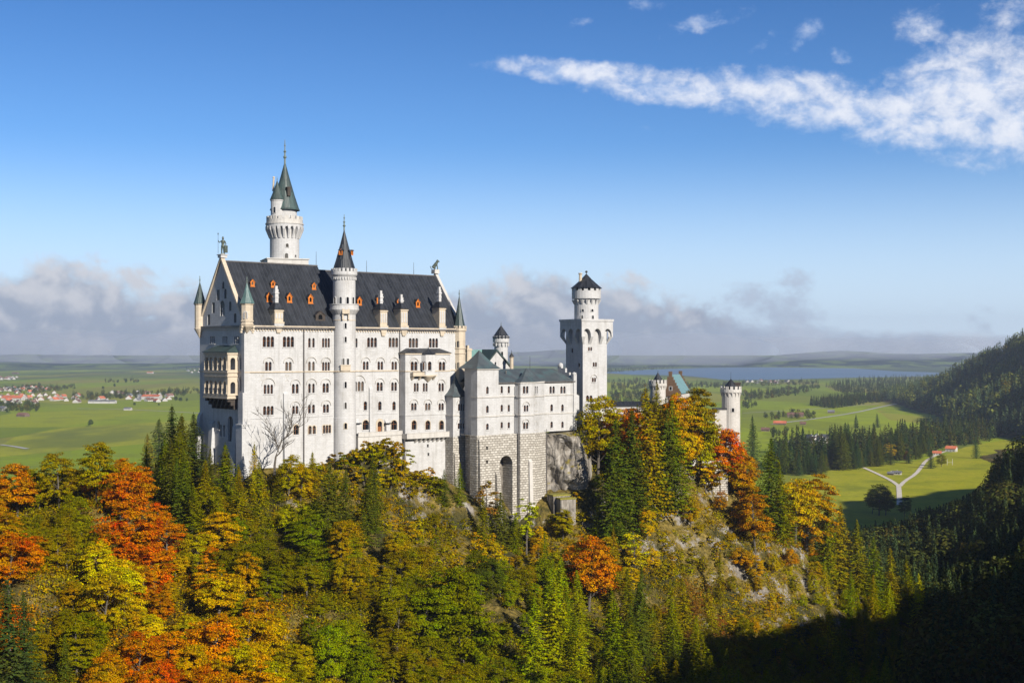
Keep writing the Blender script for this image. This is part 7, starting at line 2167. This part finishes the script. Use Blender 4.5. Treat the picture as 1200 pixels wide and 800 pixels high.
for hx in HOUSES: cls.setdefault((hx[3], hx[5]), []).append(hx)
for (rf, wh), L in cls.items():
    L.sort(key=lambda q: q[1])
    for i, q in enumerate(L):
        o_ = '' if len(L) == 1 else (', leftmost' if i == 0 else (', rightmost' if i == len(L) - 1 else f', {ORD[i] if i < len(ORD) else "late"} from left'))
        q[0]['label'] = f'white house with {cn[rf]} roof {wh}{o_}'
house(16, 469, 26, 60, 7, 6.5, 'redtile', 'house', 78, label='long farm building with big orange red roof at the left village edge', cat='farm')
house(27, 488, 14, 22, 4, 4, 'browntile', 'barn', 70, 'barn', 'lone brown barn on the green field below the village', 'barn')
house(150, 480.5, 10, 16, 4, 2.5, 'greytile', 'house', 80, 'barn', 'small white shed standing alone on the wide field', 'shed')
house(120, 472.5, 16, 70, 6, 3, 'greytile', 'house', 85, 'hall', 'long white low hall at the edge of the hamlet', 'hall')
house(178, 468, 26, 50, 9, 5, 'redtile', 'house', 80, label='large white house with wide red roof in the hamlet', cat='house')
house(2, 481, 14, 30, 6, 4, 'greytile', 'house', 60, 'hall', 'pale hall cut by the left picture edge', 'hall')
house(176, 437.5, 16, 40, 6, 4, 'redtile', 'house', 75, label='solitary farmhouse far out on the plain', cat='house')
house(18, 438, 18, 40, 6, 4, 'browntile', 'barn', 75, 'barn', 'solitary brown barn far out at left', 'barn')
house(914, 497.5, 12, 22, 3.6, 3.5, 'redtile', 'barn', 75, 'barn', 'red roofed barn on the green field, left of two', 'barn')
house(941, 497.5, 7, 10, 3, 2.5, 'browntile', 'barn', 75, 'barn', 'small brown hut on the green field, beside the red barn', 'hut')
house(974, 484, 10, 14, 3.5, 3.5, 'greytile', 'barn', 75, 'barn', 'grey hay barn on the far bright field', 'barn')
house(897, 505, 9, 13, 3, 3, 'browntile', 'barn', 70, 'barn', 'brown barn next to the spruce belt edge', 'barn')
house(1073, 470, 16, 26, 5, 4, 'redtile', 'barn', 80, 'barn', 'bright red roofed farm at the end of the far road', 'barn')
house(932, 488.5, 14, 32, 5, 4.5, 'browntile', 'barn', 80, 'barn', 'large brown barn inside the leafy field grove', 'barn')
house(1115, 529, 10, 13, 4.5, 3, 'redtile', 'house', 55, label='white cottage with bright red roof above the near meadow', cat='cottage')
house(1098, 533, 7, 10, 3, 2.2, 'redtile', 'house', 70, label='low red roofed hut beside the gravel path end', cat='hut')
house(1051, 556, 5.5, 9, 2.6, 1.4, 'greytile', 'house', 60, 'shed', 'white shed with grey roof inside the path fork', 'shed')
house(1044, 556.5, 4, 6, 2.4, 1.2, 'greytile', 'barn', 60, 'shed', 'small green grey shed inside the path fork, left of the white one', 'shed')
x, y = on_floor(1113, 545)
t = thing('football_goal', (x, y, .3), 'white goal frame standing on the near meadow', 'goal')
mb = MB(); mb.tube([(x - 3, y, .2), (x - 3, y, 7.5)], [.25, .25], 6); mb.tube([(x + 3, y, .2), (x + 3, y, 7.5)], [.25, .25], 6); mb.build('post', M['house'], t)
mb = MB(); mb.tube([(x - 3, y, 3.4), (x + 3, y, 3.4)], [.16, .16], 6); mb.build('crossbar', M['house'], t)
x, y, d_ = *on_floor(1094, 427.5), 0
x, y = on_floor(1066, 426.2)
t = thing('church', (x, y, 0), 'tiny white church with tower on the hazy far shore', 'church')
b = MB(); b.prism([(x - 25, y - 10), (x + 25, y - 10), (x + 25, y + 10), (x - 25, y + 10)], 0, 16); b.prism([(x + 25, y - 6), (x + 37, y - 6), (x + 37, y + 6), (x + 25, y + 6)], 0, 42); b.build('wall', M['house'], t)
b = MB(); b.taper([(x - 26, y - 12), (x + 26, y - 12), (x + 26, y + 12), (x - 26, y + 12)], 16, [(x - 26, y - .1), (x + 26, y - .1), (x + 26, y + .1), (x - 26, y + .1)], 28); b.taper([(x + 25, y - 6), (x + 37, y - 6), (x + 37, y + 6), (x + 25, y + 6)], 42, [(x + 31, y - .1), (x + 31.1, y - .1), (x + 31.1, y), (x + 31, y)], 54); b.build('roof', M['browntile'], t)
# single trees of the valley one can tell apart
VT = []
def vtree(px, py_top, py, kind, colour, label, grp='single trees of the valley'):
    x, y = on_floor(px, py); h = (py - py_top) * y / FPX
    t = plant(x, y, 0, kind, colour, h, wide=1.0); PLANTS.pop()
    tag(t, label, 'tree', grp); return t
vtree(106.5, 491, 499.5, 'L', 'blue green', 'lone dark tree in the middle of the wide left field')
vtree(1003, 485, 501, 'F', 'blue green', 'pair of field spruces above the belt, left one')
vtree(1028.5, 484, 501, 'F', 'blue green', 'pair of field spruces above the belt, right one')
vtree(1144, 511, 537, 'F', 'blue green', 'broad dark spruce standing alone right of the cottage')
vtree(935, 499, 504.5, 'L', 'green', 'round bush tree beside the small brown hut')
vtree(1091, 526, 549, 'F', 'blue green', 'dark spruce at the end of the gravel path, front one')
vtree(1103, 531, 547, 'L', 'green', 'small round tree by the gravel path end')
for i, (a, b, c) in enumerate(((148, 444, 448.5), (157, 445, 448.5), (162, 444.5, 448), (134, 449, 453.5), (121, 452, 456.5))): vtree(a, b, c, 'L', 'blue green', ['first tree of the row', 'middle tree of the row', 'last tree of the row', 'roadside tree', 'larger roadside tree'][i] + ' far out beyond the hamlet')
for i, (a, b, c) in enumerate(((186, 472, 475.5), (158, 471, 475.5), (206, 464, 470.5), (212, 465, 471), (219, 466, 471))): vtree(a, b, c, 'L', 'blue green', ['dark bush tree', 'small bush tree', 'left of three trees', 'middle of three trees', 'right of three trees'][i] + ' on the field edge before the hamlet')
# front row of the spruce belt as single trees
row = []
rs2 = random.Random(12)
for i in range(74):
    px = 908 + i * 2.75 + rs2.uniform(-2, 2)
    if px > 1094: break
    base = np.interp(px, [900, 935, 960, 985, 1010, 1040, 1075, 1100], [548, 558, 556, 552, 549, 546, 541, 530]) + rs2.uniform(-9, 1)
    if 1036 < px < 1062 and base > 545: base -= 7
    hpx = rs2.uniform(20, 42) * (1.0 if px < 1060 else .75)
    if 975 < px < 1000: hpx = rs2.uniform(40, 54)
    kd = 'F' if rs2.random() < .82 else 'L'
    if kd == 'L': hpx *= .55
    x, y = on_floor(px, base)
    t = plant(x, y, 0, kd, rs2.choice(['blue green', 'blue green', 'dark', 'dark green']) if kd == 'F' else rs2.choice(['olive', 'green', 'olive gold', 'russet brown']), hpx * y / FPX)
    q = PLANTS.pop(); row.append(q)
cls = {}
for q in row: cls.setdefault((q['colour'], q['kind']), []).append(q)
for (c_, kd), L in cls.items():
    L.sort(key=lambda q: q['px'])
    for i, q in enumerate(L):
        o_ = '' if len(L) == 1 else (', leftmost' if i == 0 else (', rightmost' if i == len(L) - 1 else f', {ORD[i] if i < len(ORD) else "late"} from left'))
        cw_ = {'dark': 'very dark green', 'blue green': 'bluish green'}.get(c_, c_)
        tag(q['o'], f"{cw_} {'spruce' if kd == 'F' else 'broadleaf tree'} along the meadow edge of the spruce belt{o_}", 'tree', 'trees along the meadow edge')
# dark shaded clump where the path leaves the meadow
for i, (px, py_t, py) in enumerate(((1022, 572, 602), (1030, 566, 604), (1038, 574, 604), (1060, 580, 606))):
    x, y = on_floor(px, py); t = plant(x, y, 0, 'L', 'dark green', (py - py_t) * y / FPX); PLANTS.pop()
    tag(t, ['left', 'tallest', 'right', 'small outer'][i] + ' tree of the shaded clump beside the forked path', 'tree', 'shaded clump by the path')
# haze: even air round the whole place, sky outside
mb = MB()
hb = [(-7000, -400), (7000, -400), (7000, 10600), (-7000, 10600)]
mb.prism(hb, -20, 420, bottom=True)
hm = bpy.data.materials.new('air'); hm.use_nodes = True; ht = hm.node_tree; ht.nodes.clear()
pv = ht.nodes.new('ShaderNodeVolumePrincipled'); pv.inputs['Color'].default_value = (.72, .82, 1.0, 1); pv.inputs['Density'].default_value = 0.000055; pv.inputs['Anisotropy'].default_value = 0.25
mo = ht.nodes.new('ShaderNodeOutputMaterial'); ht.links.new(pv.outputs[0], mo.inputs['Volume'])
tag(mb.build('haze', hm), 'thin blue haze filling the valley air', 'haze', None, 'stuff')

# low cloud banks lying on the plain beyond the haze: soft bodies of mist
fm = bpy.data.materials.new('low_cloud_mist'); fm.use_nodes = True; ft = fm.node_tree; ft.nodes.clear()
pv = ft.nodes.new('ShaderNodeVolumePrincipled'); pv.inputs['Color'].default_value = (.80, .84, .93, 1); pv.inputs['Density'].default_value = 0.00055; pv.inputs['Anisotropy'].default_value = 0.0
mo = ft.nodes.new('ShaderNodeOutputMaterial'); ft.links.new(pv.outputs[0], mo.inputs['Volume'])
mb = MB()
rf = random.Random(5)
for px, py, rx, rz, y in [(-40, 414, 150, 20, 12900), (70, 412, 130, 22, 12600), (170, 414, 120, 18, 13000), (255, 411, 120, 22, 12700), (380, 414, 160, 20, 12800), (520, 412, 130, 22, 12900), (620, 410, 110, 24, 12600), (705, 413, 100, 20, 12900), (800, 411, 110, 17, 12700), (900, 409, 120, 11, 13100), (1010, 410, 130, 10, 12800), (1110, 409, 120, 11, 13000), (1220, 408, 120, 12, 12900)]:
    x, y_, z = P(px, py, y); k = y / FPX
    mb.ball(x, y, z, rx * k, rf.uniform(750, 1150), (rz + 5) * k, 20, 10)
tag(mb.build('low_cloud', fm), 'low grey cloud bank lying on the plain along the horizon', 'cloud', None, 'stuff')
